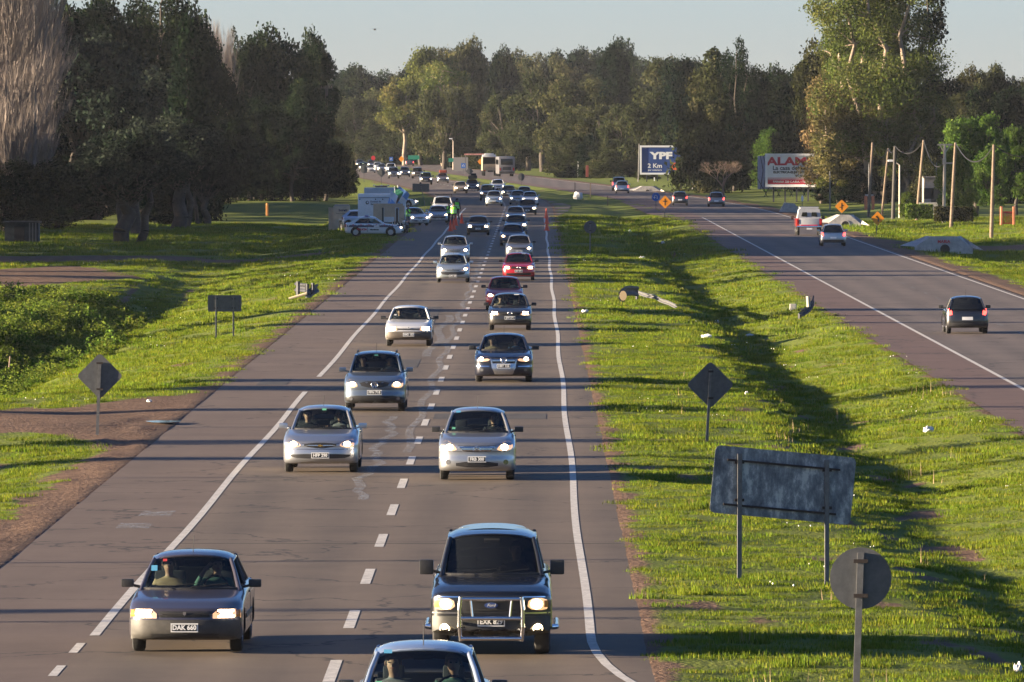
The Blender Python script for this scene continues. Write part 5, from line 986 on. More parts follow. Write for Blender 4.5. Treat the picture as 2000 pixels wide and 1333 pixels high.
away('wagon', 'estate_car', 1215, 378, 'silver', 'silver estate driving away near the low culvert wall', lod=2)
away('suv', 'off_road_car', 1209, 373, 'champagne', 'pale high car just ahead of the silver estate', lod=1)
away('pickup', 'pickup_truck', 800, 325, 'dark_grey', 'small dark pickup with a white cab far up the right carriageway', lod=1, turn=.05)
# ================================================================== PEOPLE
SKIN = mat('skin', (.30, .17, .12), .6); HAIRM = {c: mat('hair_' + c, v, .7) for c, v in (('dark', (.02, .014, .010)), ('brown', (.07, .04, .02)), ('grey', (.22, .21, .2)))}
CLOTH = {c: mat('cloth_' + c, v, .9) for c, v in (('navy', (.012, .014, .028)), ('white', (.55, .55, .53)), ('green', (.05, .11, .09)), ('blue', (.06, .10, .2)), ('red', (.35, .03, .03)), ('grey', (.15, .15, .16)), ('black', (.015, .015, .017)), ('tan', (.28, .2, .12)))}
HIVIS = mat('hi_vis_yellow_green', (.28, .85, .07), .7, emit=(.28, .85, .07), es=0.0); REFL = mat('reflective_tape', (.6, .62, .62), .3, .5)
_body = {}
def body_mesh(pose):
    if pose in _body: return _body[pose]
    sit = pose.startswith('sit')
    if sit:
        z0 = .52; J = {'pel': (0, 0, z0, .15), 'wai': (0, .04, z0 + .16, .13), 'che': (0, .05, z0 + .38, .155), 'nk0': (0, .04, z0 + .52, .075), 'nk1': (0, .02, z0 + .58, .055), 'hd0': (0, .0, z0 + .64, .075), 'hd1': (0, -.01, z0 + .71, .098), 'hd2': (0, 0, z0 + .79, .08)}
        for s, t in ((-1, 'l'), (1, 'r')):
            el_, wrs, pm_ = ((s * .30, -.10, z0 + .26), (s * .20, -.30, z0 + .42), (s * .17, -.36, z0 + .46)) if 'drive' in pose else ((s * .28, .0, z0 + .20), (s * .16, -.20, z0 + .12), (s * .10, -.27, z0 + .12))
            if pose == 'sit_raise' and s < 0: el_, wrs, pm_ = (-.34, -.12, z0 + .40), (-.22, -.16, z0 + .62), (-.15, -.13, z0 + .70)
            J.update({'sh' + t: (s * .19, .04, z0 + .46, .068), 'el' + t: (*el_, .048), 'wr' + t: (*wrs, .032), 'pm' + t: (*pm_, .038), 'hp' + t: (s * .11, -.04, z0 - .02, .10), 'kn' + t: (s * .14, -.46, z0 + .02, .065), 'an' + t: (s * .13, -.56, z0 - .18, .042), 'ft' + t: (s * .13, -.66, z0 - .21, .04)})
    else:
        J = {'pel': (0, 0, .95, .15), 'wai': (0, 0, 1.10, .13), 'che': (0, .01, 1.32, .165), 'nk0': (0, .01, 1.47, .08), 'nk1': (0, 0, 1.53, .056), 'hd0': (0, -.01, 1.58, .075), 'hd1': (0, -.015, 1.65, .098), 'hd2': (0, 0, 1.73, .08)}
        for s, t in ((-1, 'l'), (1, 'r')):
            el_, wrs, pm_ = (s * .27, .02, 1.13), (s * .26, -.10, .90), (s * .25, -.13, .82)
            if pose == 'stand_reach': el_, wrs, pm_ = (s * .26, -.16, 1.20), (s * .20, -.36, 1.16), (s * .19, -.44, 1.17)
            if pose == 'stand_fold': el_, wrs, pm_ = (s * .29, -.06, 1.15), (s * .06, -.22, 1.16), (s * -.02, -.23, 1.19)
            sp_ = .11 if s < 0 else .12; J.update({'sh' + t: (s * .20, .01, 1.42, .07), 'el' + t: (*el_, .05), 'wr' + t: (*wrs, .033), 'pm' + t: (*pm_, .038), 'hp' + t: (s * .10, 0, .88, .105), 'kn' + t: (s * sp_, -.02 * s, .48, .068), 'an' + t: (s * (sp_ + .02), .03 * s, .10, .045), 'ft' + t: (s * (sp_ + .03), .03 * s - .13, .05, .045)})
    E = [('pel', 'wai'), ('wai', 'che'), ('che', 'nk0'), ('nk0', 'nk1'), ('nk1', 'hd0'), ('hd0', 'hd1'), ('hd1', 'hd2')]
    for t in 'lr': E += [('che', 'sh' + t), ('sh' + t, 'el' + t), ('el' + t, 'wr' + t), ('wr' + t, 'pm' + t), ('pel', 'hp' + t), ('hp' + t, 'kn' + t), ('kn' + t, 'an' + t), ('an' + t, 'ft' + t)]
    ks = list(J); me = bpy.data.meshes.new('person'); me.from_pydata([J[k][:3] for k in ks], [(ks.index(a), ks.index(b)) for a, b in E], []); o = bpy.data.objects.new('person', me); COL.objects.link(o)
    md = o.modifiers.new('s', 'SKIN')
    for i, k in enumerate(ks):
        r = J[k][3]; me.skin_vertices[0].data[i].radius = (r * (1.25 if k in ('che', 'pel', 'wai') else 1), r * (.82 if k in ('che', 'pel', 'wai') else 1))
    me.skin_vertices[0].data[0].use_root = True; sb = o.modifiers.new('u', 'SUBSURF'); sb.levels = 1; sb.render_levels = 1
    dg = bpy.context.evaluated_depsgraph_get(); r = bpy.data.meshes.new_from_object(o.evaluated_get(dg)); bpy.data.objects.remove(o)
    hz = J['hd1'][2]; hy = J['hd1'][1]
    for v in r.vertices:     # nose, chin
        if abs(v.co.x) < .03 and abs(v.co.z - (hz - .01)) < .035 and v.co.y < hy - .05: v.co.y -= .022
        if abs(v.co.x) < .05 and abs(v.co.z - (hz - .085)) < .03 and v.co.y < hy - .03: v.co.y -= .012
    mb = MB(); mb.v = [v.co[:] for v in r.vertices]; mb.f = [tuple(p.vertices) for p in r.polygons]
    def sk(c): return c.z > J['nk0'][2] + .03 or any((c - Vector(J['pm' + t][:3])).length < .075 for t in 'lr')
    mb.m = [1 if sk(p.center) else 0 for p in r.polygons]
    for s, t in ((-1, 'l'), (1, 'r')):     # five bent fingers on each palm
        pm_, wv = Vector(J['pm' + t][:3]), Vector(J['wr' + t][:3]); d = (pm_ - wv).normalized(); sd_ = d.cross(Vector((0, 0, 1))); sd_ = (sd_ if sd_.length > .2 else Vector((1, 0, 0))).normalized(); dn = sd_.cross(d).normalized()
        if dn.z > 0: dn = -dn
        for i, L in enumerate((.060, .072, .068, .052)):
            p0 = pm_ + sd_ * (i - 1.5) * .021; p1 = p0 + d * (.03 + L * .4); p2 = p1 + (d * .5 + dn * .8) * L * .45; p3 = p2 + (dn - d * .3) * L * .3; mb.path([p0, p1, p2, p3], [.0095, .009, .008, .006], 5, 1)
        p0 = pm_ - d * .01 - sd_ * s * .03; mb.path([p0, p0 - sd_ * s * .03 + d * .02, p0 - sd_ * s * .03 + d * .05 + dn * .01], [.012, .010, .008], 5, 1)
    m2 = mb.mesh('person', [CLOTH['navy'], SKIN], 60); _body[pose] = (m2, J); return _body[pose]
def person(pose, loc, rz, cloth, hair, label, vest=False, group=None, sc=1.0):
    me, J = body_mesh(pose); o = meshobj('person', me, None, loc, rz); o.scale = (sc,) * 3; o.material_slots[0].link = 'OBJECT'; o.material_slots[0].material = CLOTH[cloth]
    hx, hy, hz, hr = J['hd1']; key = ('hair', hz)
    if key not in _txt:
        b = MB(); b.sph((0, hy + .022, hz + .035), (.103, .105, .098), nu=12, nv=8); b.v = [(x, y, z) if not (y < hy - .035 and z < hz + .06) else (x, hy - .03, z) for x, y, z in b.v]
        e = MB()
        for s in (-1, 1): e.sph((s * .034, hy - .088, hz + .015), (.014, .008, .009), nu=6, nv=4); e.sph((s * .098, hy + .005, hz - .0), (.012, .02, .03), 1, nu=6, nv=4)
        e.box((0, hy - .092, hz - .052), (.045, .006, .010), 2); _txt[key] = (b.mesh('hair', HAIRM['dark'], 60), e.mesh('face', [BLACKM, SKIN, mat('lips', (.3, .1, .09), .6)]))
    h = meshobj('hair', _txt[key][0], o); h.material_slots[0].link = 'OBJECT'; h.material_slots[0].material = HAIRM[hair]; meshobj('face', _txt[key][1], o)
    if vest:
        if 'vest' not in _txt:
            def P_(u, v):
                a = 2 * math.pi * u; w_ = .235 - .02 * math.cos(v * 3.1) + .01 * v; z = .93 + .52 * v; sh = 1 if v < .72 else 1 - (v - .72) * .9; return (math.cos(a) * w_ * sh, math.sin(a) * .175 * sh, z)
            v_ = MB().grid(P_, 20, 8); 
            t_ = MB()
            for z in (1.02, 1.16):
                t_.grid(lambda u, v: (math.cos(2 * math.pi * u) * .238, math.sin(2 * math.pi * u) * .180, z + .05 * v), 20, 1)
            _txt['vest'] = (v_.mesh('vest', HIVIS, 60), t_.mesh('reflective_band', REFL, 60))
            c_ = MB(); c_.sph((0, 0, 1.71), (.108, .115, .062), nu=12, nv=6); c_.box((0, -.11, 1.695), (.16, .1, .012)); _txt['cap'] = c_.mesh('cap', CLOTH['navy'], 50)
        vv = meshobj('vest', _txt['vest'][0], o); meshobj('reflective_band', _txt['vest'][1], vv); meshobj('cap', _txt['cap'], o)
    tag(o, label, 'person', group); return o
def occupant(car, side, pose, cloth, hair, label, dx=0.0, dy=0.0, dz=0.0, turn=0.0, k=None):
    C = {'a': 'hatch_v', 'b': 'saloon', 'c': 'pickup', 'd': 'hatch_c', 'e': 'hatch_v', 'f': 'mpv', 'g': 'bora', 'h': 'boxy', 'i': 'gol', 'j': 'hatch_r', 'k': 'peug', 'l': 'gol'}[car]; K = CARS[C].k
    x = {'L': .36, 'R': -.36, 'M': .0}[side] + dx; y = K['cowl'] + .93 + dy; z = (K['rz'] - 1.42) * .75 + dz - .02
    base = T[car]; v = Matrix.Rotation(base.rotation_euler.z, 3, 'Z') @ Vector((x, y, z)); person(pose, base.location + v, base.rotation_euler.z + turn, cloth, hair, label, group='people in the queueing cars')
for a in (('a', 'L', 'sit_drive', 'green', 'brown', 'driver in a pale green top in the car cut off by the bottom edge'), ('a', 'R', 'sit_lap', 'grey', 'dark', 'passenger in grey in the car cut off by the bottom edge'),
          ('b', 'L', 'sit_raise', 'green', 'dark', 'driver with one hand raised to the head in the purplish-grey saloon'), ('b', 'R', 'sit_lap', 'tan', 'brown', 'passenger looking aside in the purplish-grey saloon'),
          ('c', 'L', 'sit_drive', 'black', 'dark', 'driver barely visible behind the tinted glass of the black pickup'),
          ('d', 'L', 'sit_drive', 'grey', 'grey', 'driver of the silver hatchback with the gold badge'), ('d', 'R', 'sit_lap', 'black', 'brown', 'passenger of the silver hatchback with the gold badge'),
          ('e', 'L', 'sit_drive', 'black', 'dark', 'lone driver of the silver high-roofed hatchback'),
          ('f', 'L', 'sit_drive', 'grey', 'dark', 'driver of the blue-grey people carrier'), ('f', 'R', 'sit_lap', 'black', 'brown', 'passenger of the blue-grey people carrier'),
          ('g', 'L', 'sit_drive', 'blue', 'dark', 'driver of the glossy navy saloon'), ('g', 'R', 'sit_lap', 'tan', 'brown', 'passenger of the glossy navy saloon'),
          ('h', 'L', 'sit_drive', 'black', 'dark', 'driver of the white boxy saloon'), ('h', 'R', 'sit_lap', 'black', 'dark', 'passenger of the white boxy saloon'),
          ('i', 'L', 'sit_drive', 'black', 'brown', 'driver of the blackish hatchback'), ('i', 'R', 'sit_lap', 'tan', 'dark', 'front passenger of the blackish hatchback, leftmost head'), ('i', 'M', 'sit_lap', 'red', 'dark', 'rear passenger leaning forward in the blackish hatchback'),
          ('j', 'L', 'sit_drive', 'white', 'dark', 'driver of the bright red rounded hatchback'), ('j', 'R', 'sit_lap', 'black', 'dark', 'passenger of the bright red rounded hatchback'),
          ('k', 'L', 'sit_drive', 'blue', 'dark', 'driver of the pale silver hatchback with slanted headlights'), ('k', 'R', 'sit_lap', 'grey', 'dark', 'passenger of the pale silver hatchback with slanted headlights'), ('l', 'L', 'sit_drive', 'grey', 'brown', 'driver of the darker red boxy hatchback')):
    occupant(*a, **({'dy': .45, 'dx': -.12} if a[1] == 'M' else {}), turn=RND.uniform(-.25, .25))

# ================================================================== SIGNS
ORANGE = mat('sign_orange', (.80, .28, .01), .5, var=.1, vs=3); BLUES = mat('sign_blue', (.02, .12, .42), .5); SWHITE = mat('sign_white', (.7, .7, .7), .5); GREENS = mat('sign_green', (.01, .20, .13), .5); REDS = mat('sign_red', (.50, .01, .02), .5); OLDB = mat('corroded_back', (.115, .13, .15), .7, .1, var=.75, vs=3.2); RUST = mat('rust_streak', (.03, .022, .02), .9)
nt = OLDB.node_tree; _p = nt.nodes['Principled BSDF']; _tc = N(nt, 'ShaderNodeTexCoord'); _mp = N(nt, 'ShaderNodeMapping'); _mp.inputs['Scale'].default_value = (2.6, 1, 1.3); nt.links.new(_tc.outputs['Object'], _mp.inputs[0])
_nz = N(nt, 'ShaderNodeTexNoise', i_Scale=1.6, i_Detail=12.0, i_Roughness=.72); nt.links.new(_mp.outputs[0], _nz.inputs['Vector']); nt.links.new(ramp(nt, _nz.outputs[0], [(.36, (.06, .072, .088)), (.60, (.42, .44, .43)), (.46, (.13, .15, .17)), (.53, (.21, .235, .25))]), _p.inputs['Base Color'])
def mpx(Y): return Y / FPX
def road_sign(name, label, base, c, size, shape='diamond', m=None, posts=1, topy=None, draw=None, gap=0.0, rot=0.0, cat='road sign', group=None, postm=None, front=False, postw=.06, z0=None, yaw=0.0):
    q = hit(*base) if z0 is None else ground(base[0], base[1], z0); Y = q.y; cc = at_y(c[0], c[1], Y); wd, ht = size[0] * mpx(Y), size[1] * mpx(Y); t = empty(name, q, yaw); L = lambda v: (v[0] - q.x, v[1], v[2] - q.z)
    poly = {'diamond': chaikin([(0, -ht / 2), (wd / 2, 0), (0, ht / 2), (-wd / 2, 0)], 0), 'round': ell(0, 0, wd / 2, ht / 2, 28), 'rect': rect(-wd / 2, wd / 2, -ht / 2, ht / 2)}[shape]
    if shape != 'round':   # small rounded corners
        pp = []
        for i, p in enumerate(poly):
            a, b_ = Vector(poly[i - 1]), Vector(poly[(i + 1) % len(poly)]); p = Vector(p); r_ = min(wd, ht) * .07; u, v = (a - p).normalized() * r_, (b_ - p).normalized() * r_; pp += [tuple(p + u), tuple(p + u * .3 + v * .3), tuple(p + v)]
        poly = pp
    R2 = Matrix.Rotation(rot, 2); poly = [tuple(R2 @ Vector(p)) for p in poly]; pl = MB(); pl.prism(poly, -.004, .004); P0 = (cc.x - q.x, (0.0 if front else .022), cc.z - q.z); pn = pl.build('panel', m or SIGNBACK, t, loc=P0)
    pp_ = MB()
    xs = [0] if posts == 1 else [-gap * wd / 2, gap * wd / 2]; ty = at_y(c[0], topy, Y).z - q.z if topy else P0[2] + ht * .4
    for x in xs:
        pb = MB(); lean = P0[0] * 1.0; x1 = P0[0] + x * math.cos(rot) + (P0[0] * 0); zt = ty + x * math.sin(rot) * .8; pb.add([], [])
        gx = x + (0 if posts == 1 else P0[0] - gap * 0); bx = (0 if posts == 1 else (x + P0[0]) - (.0)); gz = float(H(q.x + bx, Y)) - q.z if posts > 1 else 0
        w2 = postw / 2; y0 = (.01 if front else -.028)
        for sgn in (0,):
            v0 = [(bx - w2, y0, gz - .3), (bx + w2, y0, gz - .3), (bx + w2, y0 + .045, gz - .3), (bx - w2, y0 + .045, gz - .3)]; v1 = [(x1 - w2, y0, zt), (x1 + w2, y0, zt), (x1 + w2, y0 + .045, zt), (x1 - w2, y0 + .045, zt)]
            pb.add(v0 + v1, [(0, 1, 2, 3), (7, 6, 5, 4), (0, 4, 5, 1), (1, 5, 6, 2), (2, 6, 7, 3), (3, 7, 4, 0)])
        pb.build('post', postm or GALV, t)
    if draw: draw(pn, wd, ht)
    if not front:
        for x in xs:
            for z in (-.28, .28):
                MB().box((x, -.035 if posts > 1 else -.058, z * ht + x * math.sin(rot)), (postw * 2.2, .012, .05)).build('bracket', RUST, pn)
    tag(t, label, cat, group); return t
def strokes(b, segs, w_, y=-.009):
    for pts in segs:
        for i in range(len(pts) - 1):
            a, c = Vector(pts[i]), Vector(pts[i + 1]); d = (c - a); n_ = Vector((-d.y, d.x)).normalized() * w_ / 2; e = d.normalized() * w_ * .3; a2, c2 = a - e, c + e
            b.prism([tuple(a2 + n_), tuple(a2 - n_), tuple(c2 - n_), tuple(c2 + n_)], y - .002, y + .002)
def dr_cross(stagger):
    def f(p, w_, h):
        b = MB(); s = w_ * .5; strokes(b, [[(0, -s * .45), (0, s * .45)], ([(-s * .3, s * .12), (s * .3, s * .12)] if not stagger else [(-s * .28, -s * .12), (0, -s * .12)]), ([(0, s * .12), (s * .28, s * .12)])], w_ * .06); b.build('symbol', BLACKM, p)
    return f
def dr_curve(p, w_, h):
    b = MB(); s = w_ * .5; strokes(b, [[(s * .1, -s * .42), (s * .15, -s * .1), (s * .02, s * .12), (-s * .16, s * .24)]], w_ * .09); b.prism([(-s * .34, s * .22), (-s * .02, s * .42), (-s * .10, s * .06)], -.011, -.007); b.build('symbol', BLACKM, p)
def dr_uturn(p, w_, h):
    b = MB(); s = w_ * .5; strokes(b, [[(s * .32, -s * .45), (s * .32, s * .1), (s * .2, s * .35), (0, s * .42), (-s * .2, s * .35), (-s * .32, s * .1), (-s * .32, -s * .1)]], w_ * .10); b.prism([(-s * .62, -s * .05), (-s * .02, -s * .05), (-s * .32, -s * .45)], -.011, -.007); b.build('symbol', SWHITE, p)
def brackets(p, w_, h):
    for z in (h * .28, -h * .28): MB().box((0, -.02, z), (w_ * .7, .02, .03)).build('bracket', GALV, p)
road_sign('road_sign', 'back of a grey diamond road sign beside the dirt track on the left', (189, 850), (195, 735), (91, 91), topy=708, postw=.075, cat='road sign')
road_sign('road_sign', 'back of a small grey rectangular sign on two posts on the left verge', (438, 663), (439, 593), (66, 32), 'rect', posts=2, gap=.52, topy=580, yaw=rad(9))
road_sign('road_sign', 'back of a dark grey diamond sign on a thin post in the median', (1379, 866), (1388, 752), (95, 93), topy=722, postw=.06, yaw=rad(9))
def bigd(p, w_, h):
    R2 = Matrix.Rotation(rad(-5.5), 3, 'Y').transposed()
    for z in (h * .30, -h * .36):
        o = MB().box((-.02, -.022, z), (w_ * .80, .03, .035)).build('rail', RUST, p); o.rotation_euler = (0, rad(5.5), 0)
road_sign('road_sign', 'large weathered rectangular sign seen from behind, leaning on two posts in the near median', (1512, 1137), (1530, 948), (281, 132), 'rect', m=OLDB, posts=2, gap=.62, topy=893, rot=rad(-5.5), draw=bigd, postw=.075, yaw=rad(9))
road_sign('road_sign', 'back of a round grey sign at the lower right, nearest to the camera', (1669, 1400), (1681, 1130), (121, 121), 'round', topy=1080, postw=.085)
road_sign('road_sign', 'back of a dark round sign on a post in the middle of the median', (1152, 497), (1153, 444), (25, 25), 'round', topy=434, yaw=rad(9))
road_sign('road_sign', 'blue round sign with a white U-turn arrow in the median', (1281, 411), (1281, 385), (16, 17), 'round', m=BLUES, draw=dr_uturn, front=True)
road_sign('road_sign', 'orange diamond crossroads sign in the median beside the blue round one', (1298, 428), (1299, 395), (26, 26), m=ORANGE, draw=dr_cross(False), front=True)
road_sign('road_sign', 'orange diamond staggered junction sign above the middle culvert wall', (1643, 436), (1644, 403.5), (27, 27), m=ORANGE, draw=dr_cross(True), front=True)
road_sign('road_sign', 'orange diamond sign with a left bend arrow on the right verge', (1711, 461), (1714, 427), (27, 28), m=ORANGE, draw=dr_curve, front=True)
road_sign('road_sign', 'back of a dark round sign at the right edge of the far queue lanes', (1018, 374), (1018, 346), (13, 15), 'round')
road_sign('road_sign', 'back of a dark diamond sign over the far grey saloon with luggage', (917, 365), (917, 335), (16, 15))
road_sign('road_sign', 'back of a dark diamond sign above the white command truck', (745, 360), (745, 338), (18, 19))
road_sign('road_sign', 'back of a greenish round sign left of the diamond one in the far queue', (711, 357), (711, 331), (14, 16), 'round')
road_sign('information_board', 'dark grey information board seen from behind on the grass by the checkpoint', (831, 403), (822, 367), (33, 16), 'rect', posts=1, cat='board')
for px, b0, cy, m_, sh_, sz, dr, lb in ((729, 334, 309, REDS, 'round', 8, None, 'small red round sign far over the queue'), (764, 333, 311, BLUES, 'rect', 7, dr_uturn, 'small blue sign far over the queue, beside a red one'), (784, 334, 311, ORANGE, 'diamond', 11, None, 'small orange diamond sign far over the queue'), (905, 344, 324, BLUES, 'rect', 9, dr_uturn, 'blue square sign with a white U-turn arrow far up the road'), (938, 336, 316, ORANGE, 'diamond', 11, None, 'small orange diamond sign left of the truck')):
    road_sign('road_sign', lb, (px, b0), (px, cy), (sz, sz * 1.1), sh_, m=m_, draw=dr, front=True)
road_sign('road_sign', 'wide green direction sign far over the queue', (808, 333), (808, 308), (22, 8), 'rect', m=GREENS, posts=2, gap=.7, front=True)
road_sign('road_sign', 'green direction sign at the foot of the far lamp post', (882, 334), (882, 313), (12, 7), 'rect', m=GREENS, posts=2, gap=.7, front=True)
road_sign('road_sign', 'small pale round sign seen edge-on on the right verge behind the old pickup', (1567, 412), (1567, 388), (5, 12), 'round', m=SWHITE, front=True)
for px, b0, b1 in ((1123, 377, 357), (1153, 388, 358), (1187, 402, 383)): 
    q = hit(px, b0); h_ = at_y(px, b1, q.y).z - q.z; t = MB().box((0, 0, h_ / 2), (.09, .09, h_)).build('marker_post', WOODP, loc=q, label='thin dark marker post on the far median edge', cat='post', group='marker posts along the far median')

# guard rail remains
def wbeam(pts, hh=.31, m=GALV):
    b = MB(); prof = [(0, -.5), (.05, -.4), (.05, -.28), (-.03, -.08), (-.03, .08), (.05, .28), (.05, .4), (0, .5)]; n = len(prof); vs = []
    for i, p in enumerate(pts):
        p = Vector(p); d = (Vector(pts[min(i + 1, len(pts) - 1)]) - Vector(pts[max(i - 1, 0)])).normalized(); nrm = Vector((d.y, -d.x, 0)); nrm = nrm.normalized() if nrm.length > .01 else Vector((1, 0, 0)); up = d.cross(nrm) * -1; up = up if up.z > 0 else -up
        for a, z in prof: vs.append(p + nrm * a + up * z * hh)
    b.add(vs, [(i * n + j, i * n + j + 1, (i + 1) * n + j + 1, (i + 1) * n + j) for i in range(len(pts) - 1) for j in range(n - 1)]); return b
def rel(q, l): return [tuple(Vector(p) - q) for p in l]
def at(px, py, Y): return at_y(px, py, Y)
GR2 = mat('dark_guard_rail', (.05, .052, .06), .6, .4, var=.4)
q = hit(600, 582); t = empty('guard_rail_end', q); Y = q.y
wbeam(rel(q, [at(577, 561, Y + 3), at(585, 562, Y + 2), at(600, 563, Y + 1)]), .42, GR2).build('rail', GR2, t); wbeam(rel(q, [at(598, 577, Y - .5), at(604, 574, Y), at(612, 568, Y + .3), at(621, 563, Y + .6)]), .42).build('rail', GALV, t)
for px, a0, a1 in ((582, 550, 578), (600, 555, 582), (611, 553, 575)): MB().cyl(Vector(at(px, a1, Y)) - q, Vector(at(px, a0, Y)) - q, .10, n=6).build('post', GR2, t)
MB().cyl(Vector(at(564, 584, Y - 1)) - q, Vector(at(599, 574, Y - 1)) - q, .055, .07, n=7).build('fallen_post', mat('pale_wood_post', (.5, .42, .28), .8), t)
tag(t, 'bent broken guard rail end with a fallen pale post on the left verge', 'guard rail')
q = hit(1216, 594); t = empty('guard_rail_end', q); Y = q.y
wbeam(rel(q, [at(1209, 583, Y - .2), at(1213, 575, Y + .1), at(1222, 569, Y + 1), at(1234, 568, Y + 2), at(1246, 570, Y + 3)]), .44, GR2).build('rail', GR2, t)
b = MB(); b.prism(ell(0, 0, .16, .22, 12), -.02, .02); b.build('reflector_plate', mat('pale_reflector', (.62, .45, .25), .5), t, loc=Vector(at(1217, 578, Y - .4)) - q)
MB().cyl(Vector(at(1217, 596, Y)) - q, Vector(at(1217, 583, Y)) - q, .09, n=6).build('post', GR2, t); MB().cyl(Vector(at(1244, 585, Y + 3)) - q, Vector(at(1244, 568, Y + 3)) - q, .07, n=6).build('post', GR2, t)
tag(t, 'curled dark guard rail end with a pale reflector plate in the median', 'guard rail')
q = hit(1238, 583); Y = q.y; e = hit(1322, 610); t = wbeam(rel(q, [(lambda v: (v.x, v.y, float(H(v.x, v.y)) + .36 - .14 * i / 6))(q.lerp(e, i / 6)) for i in range(7)]), .19).build('fallen_guard_rail', GALV, loc=q, label='long grey guard rail beam lying in the median grass', cat='guard rail')
q = hit(1575, 622); t = empty('guard_rail_end', q); Y = q.y; wbeam(rel(q, [at(1562, 612, Y - .5), at(1570, 610, Y), at(1580, 603, Y + .5), at(1587, 592, Y + 1.0), at(1588, 584, Y + 1.3)]), .34).build('rail', GR2, t)
MB().cyl(Vector(at(1579, 600, Y)) - q, Vector(at(1578, 579, Y)) - q, .09, n=6).build('post', mat('pale_concrete_post', (.4, .38, .3), .9), t); MB().cyl(Vector(at(1562, 628, Y)) - q, Vector(at(1562, 612, Y)) - q, .08, n=6).build('post', GR2, t); tag(t, 'upward bent guard rail end at the far edge of the median', 'guard rail')
q = hit(1549, 606); MB().rbox((0, 0, .10), (.30, .3, .34), .05).build('marker_stone', CONC, loc=q, label='small pale marker stone beside the upward bent guard rail', cat='stone')

# litter
LIT = mat('litter_white', (.6, .6, .6), .7)
for i, (px, py, w_, h_, lb) in enumerate(((1813, 846, 22, 12, 'crumpled white bag on the sunlit bank at the right'), (1380, 661, 24, 7, 'flat white scrap in the middle of the median ditch'), (1142, 611, 16, 5, 'white scrap near the left edge of the median'), (1465, 657, 18, 4, 'thin white scrap right of the flat one in the ditch'), (1400, 632, 12, 5, 'small white scrap in the shadow of the ditch'), (1254, 506, 12, 5, 'small white scrap beside the far median track'), (1230, 454, 9, 4, 'tiny white scrap high in the median'), (1988, 1312, 18, 16, 'white crumpled scrap at the lower right corner'), (292, 786, 12, 5, 'small pale scrap on the grass near the dirt track'), (1024, 820, 6, 3, 'tiny white fleck on the asphalt near the right edge line'), (1458, 772, 8, 6, 'small white scrap on the shaded bank'), (1294, 476, 8, 4, 'tiny pale scrap in the upper median'))):
    q = hit(px, py); s = mpx(q.y); r = random.Random(i); b = MB(); b.sph((0, 0, h_ * s * .5), (w_ * s / 2, w_ * s * .4, h_ * s * .6), nu=9, nv=6); b.v = [(x * r.uniform(.7, 1.2), y * r.uniform(.7, 1.2), z * r.uniform(.6, 1.3)) for x, y, z in b.v]; b.build('litter', LIT, loc=q, label=lb, cat='litter')
q = hit(1129, 389); b = MB(); b.sph((0, 0, .3), (.55, .4, .5), nu=10, nv=7); r = random.Random(4); b.v = [(x * r.uniform(.8, 1.15), y, z * r.uniform(.8, 1.15)) for x, y, z in b.v]; b.build('white_sack', LIT, loc=q, label='white sack on the grass at the far end of the median', cat='sack')

# ================================================================== BILLBOARDS
def billboard(name, label, pxl, pxr, pyt, pyb, pybase, face, frame, draw, yaw=0.0, legs=4, tilt=0.0):
    q = ground(pxl, pybase); q.z = float(H(q.x, q.y)); Y = q.y; s = mpx(Y); W_, Hh = (pxr - pxl) * s, (pyb - pyt) * s; t = empty(name, q, yaw); z0 = at_y(pxl, pyb, Y).z - q.z
    pn = MB().box((W_ / 2, .1, z0 + Hh / 2), (W_, .12, Hh)).build('panel', face, t)
    for a, bx in (((W_ / 2, .06, z0 + Hh + .12), (W_ + .5, .25, .26)), ((W_ / 2, .06, z0 - .12), (W_ + .5, .25, .26)), ((-.12, .06, z0 + Hh / 2), (.26, .25, Hh)), ((W_ + .12, .06, z0 + Hh / 2), (.26, .25, Hh))): MB().box(a, bx).build('frame', frame, t)
    for i in range(legs): x = W_ * (i + .5) / legs; MB().box((x, .35, z0 / 2 + Hh * .3), (.16, .16, z0 + Hh * .6 + .4)).build('leg', GR2, t)
    draw(t, W_, Hh, z0); tag(t, label, 'billboard'); return t
BB = mat('billboard_blue', (.012, .045, .19), .45, var=.12, vs=.6); BW = mat('billboard_white', (.80, .80, .82), .5, var=.08, vs=.8)
def d1(t, W_, Hh, z0):
    text('YPF', 1.35, SWHITE, t, (2.9, .02, z0 + Hh * .66), bold=.07, sx=1.45); text('2 Km', .88, SWHITE, t, (1.95, .02, z0 + Hh * .27), bold=.015, sx=1.1); text('por colectora', .36, SWHITE, t, (1.95, .02, z0 + Hh * .11), bold=.004)
    MB().prism(ell(4.9, z0 + Hh * .25, .55, .55, 20), .02, .034).build('emblem', mat('emblem_orange', (.75, .10, .02), .5), t)
    b = MB(); strokes(b, [[(4.65, z0 + Hh * .25 - .2), (4.65, z0 + Hh * .25 + .2)], [(4.65, z0 + Hh * .25), (5.1, z0 + Hh * .25 + .22)], [(4.9, z0 + Hh * .25), (5.15, z0 + Hh * .25 - .2)]], .10, .012); b.build('emblem_mark', BB, t)
    MB().cyl((-.5, 0, 0), (-.35, 0, z0 + Hh + .5), .07, n=6).build('side_pole', GALV, t); 
billboard('billboard', 'blue billboard with large white letters YPF and 2 Km, partly hidden by a tree', 1253, 1356, 288, 338, 353, BB, SWHITE, d1, legs=5)
REDT = mat('billboard_red', (.48, .015, .04), .5); GREYT = mat('billboard_grey_text', (.10, .10, .11), .5)
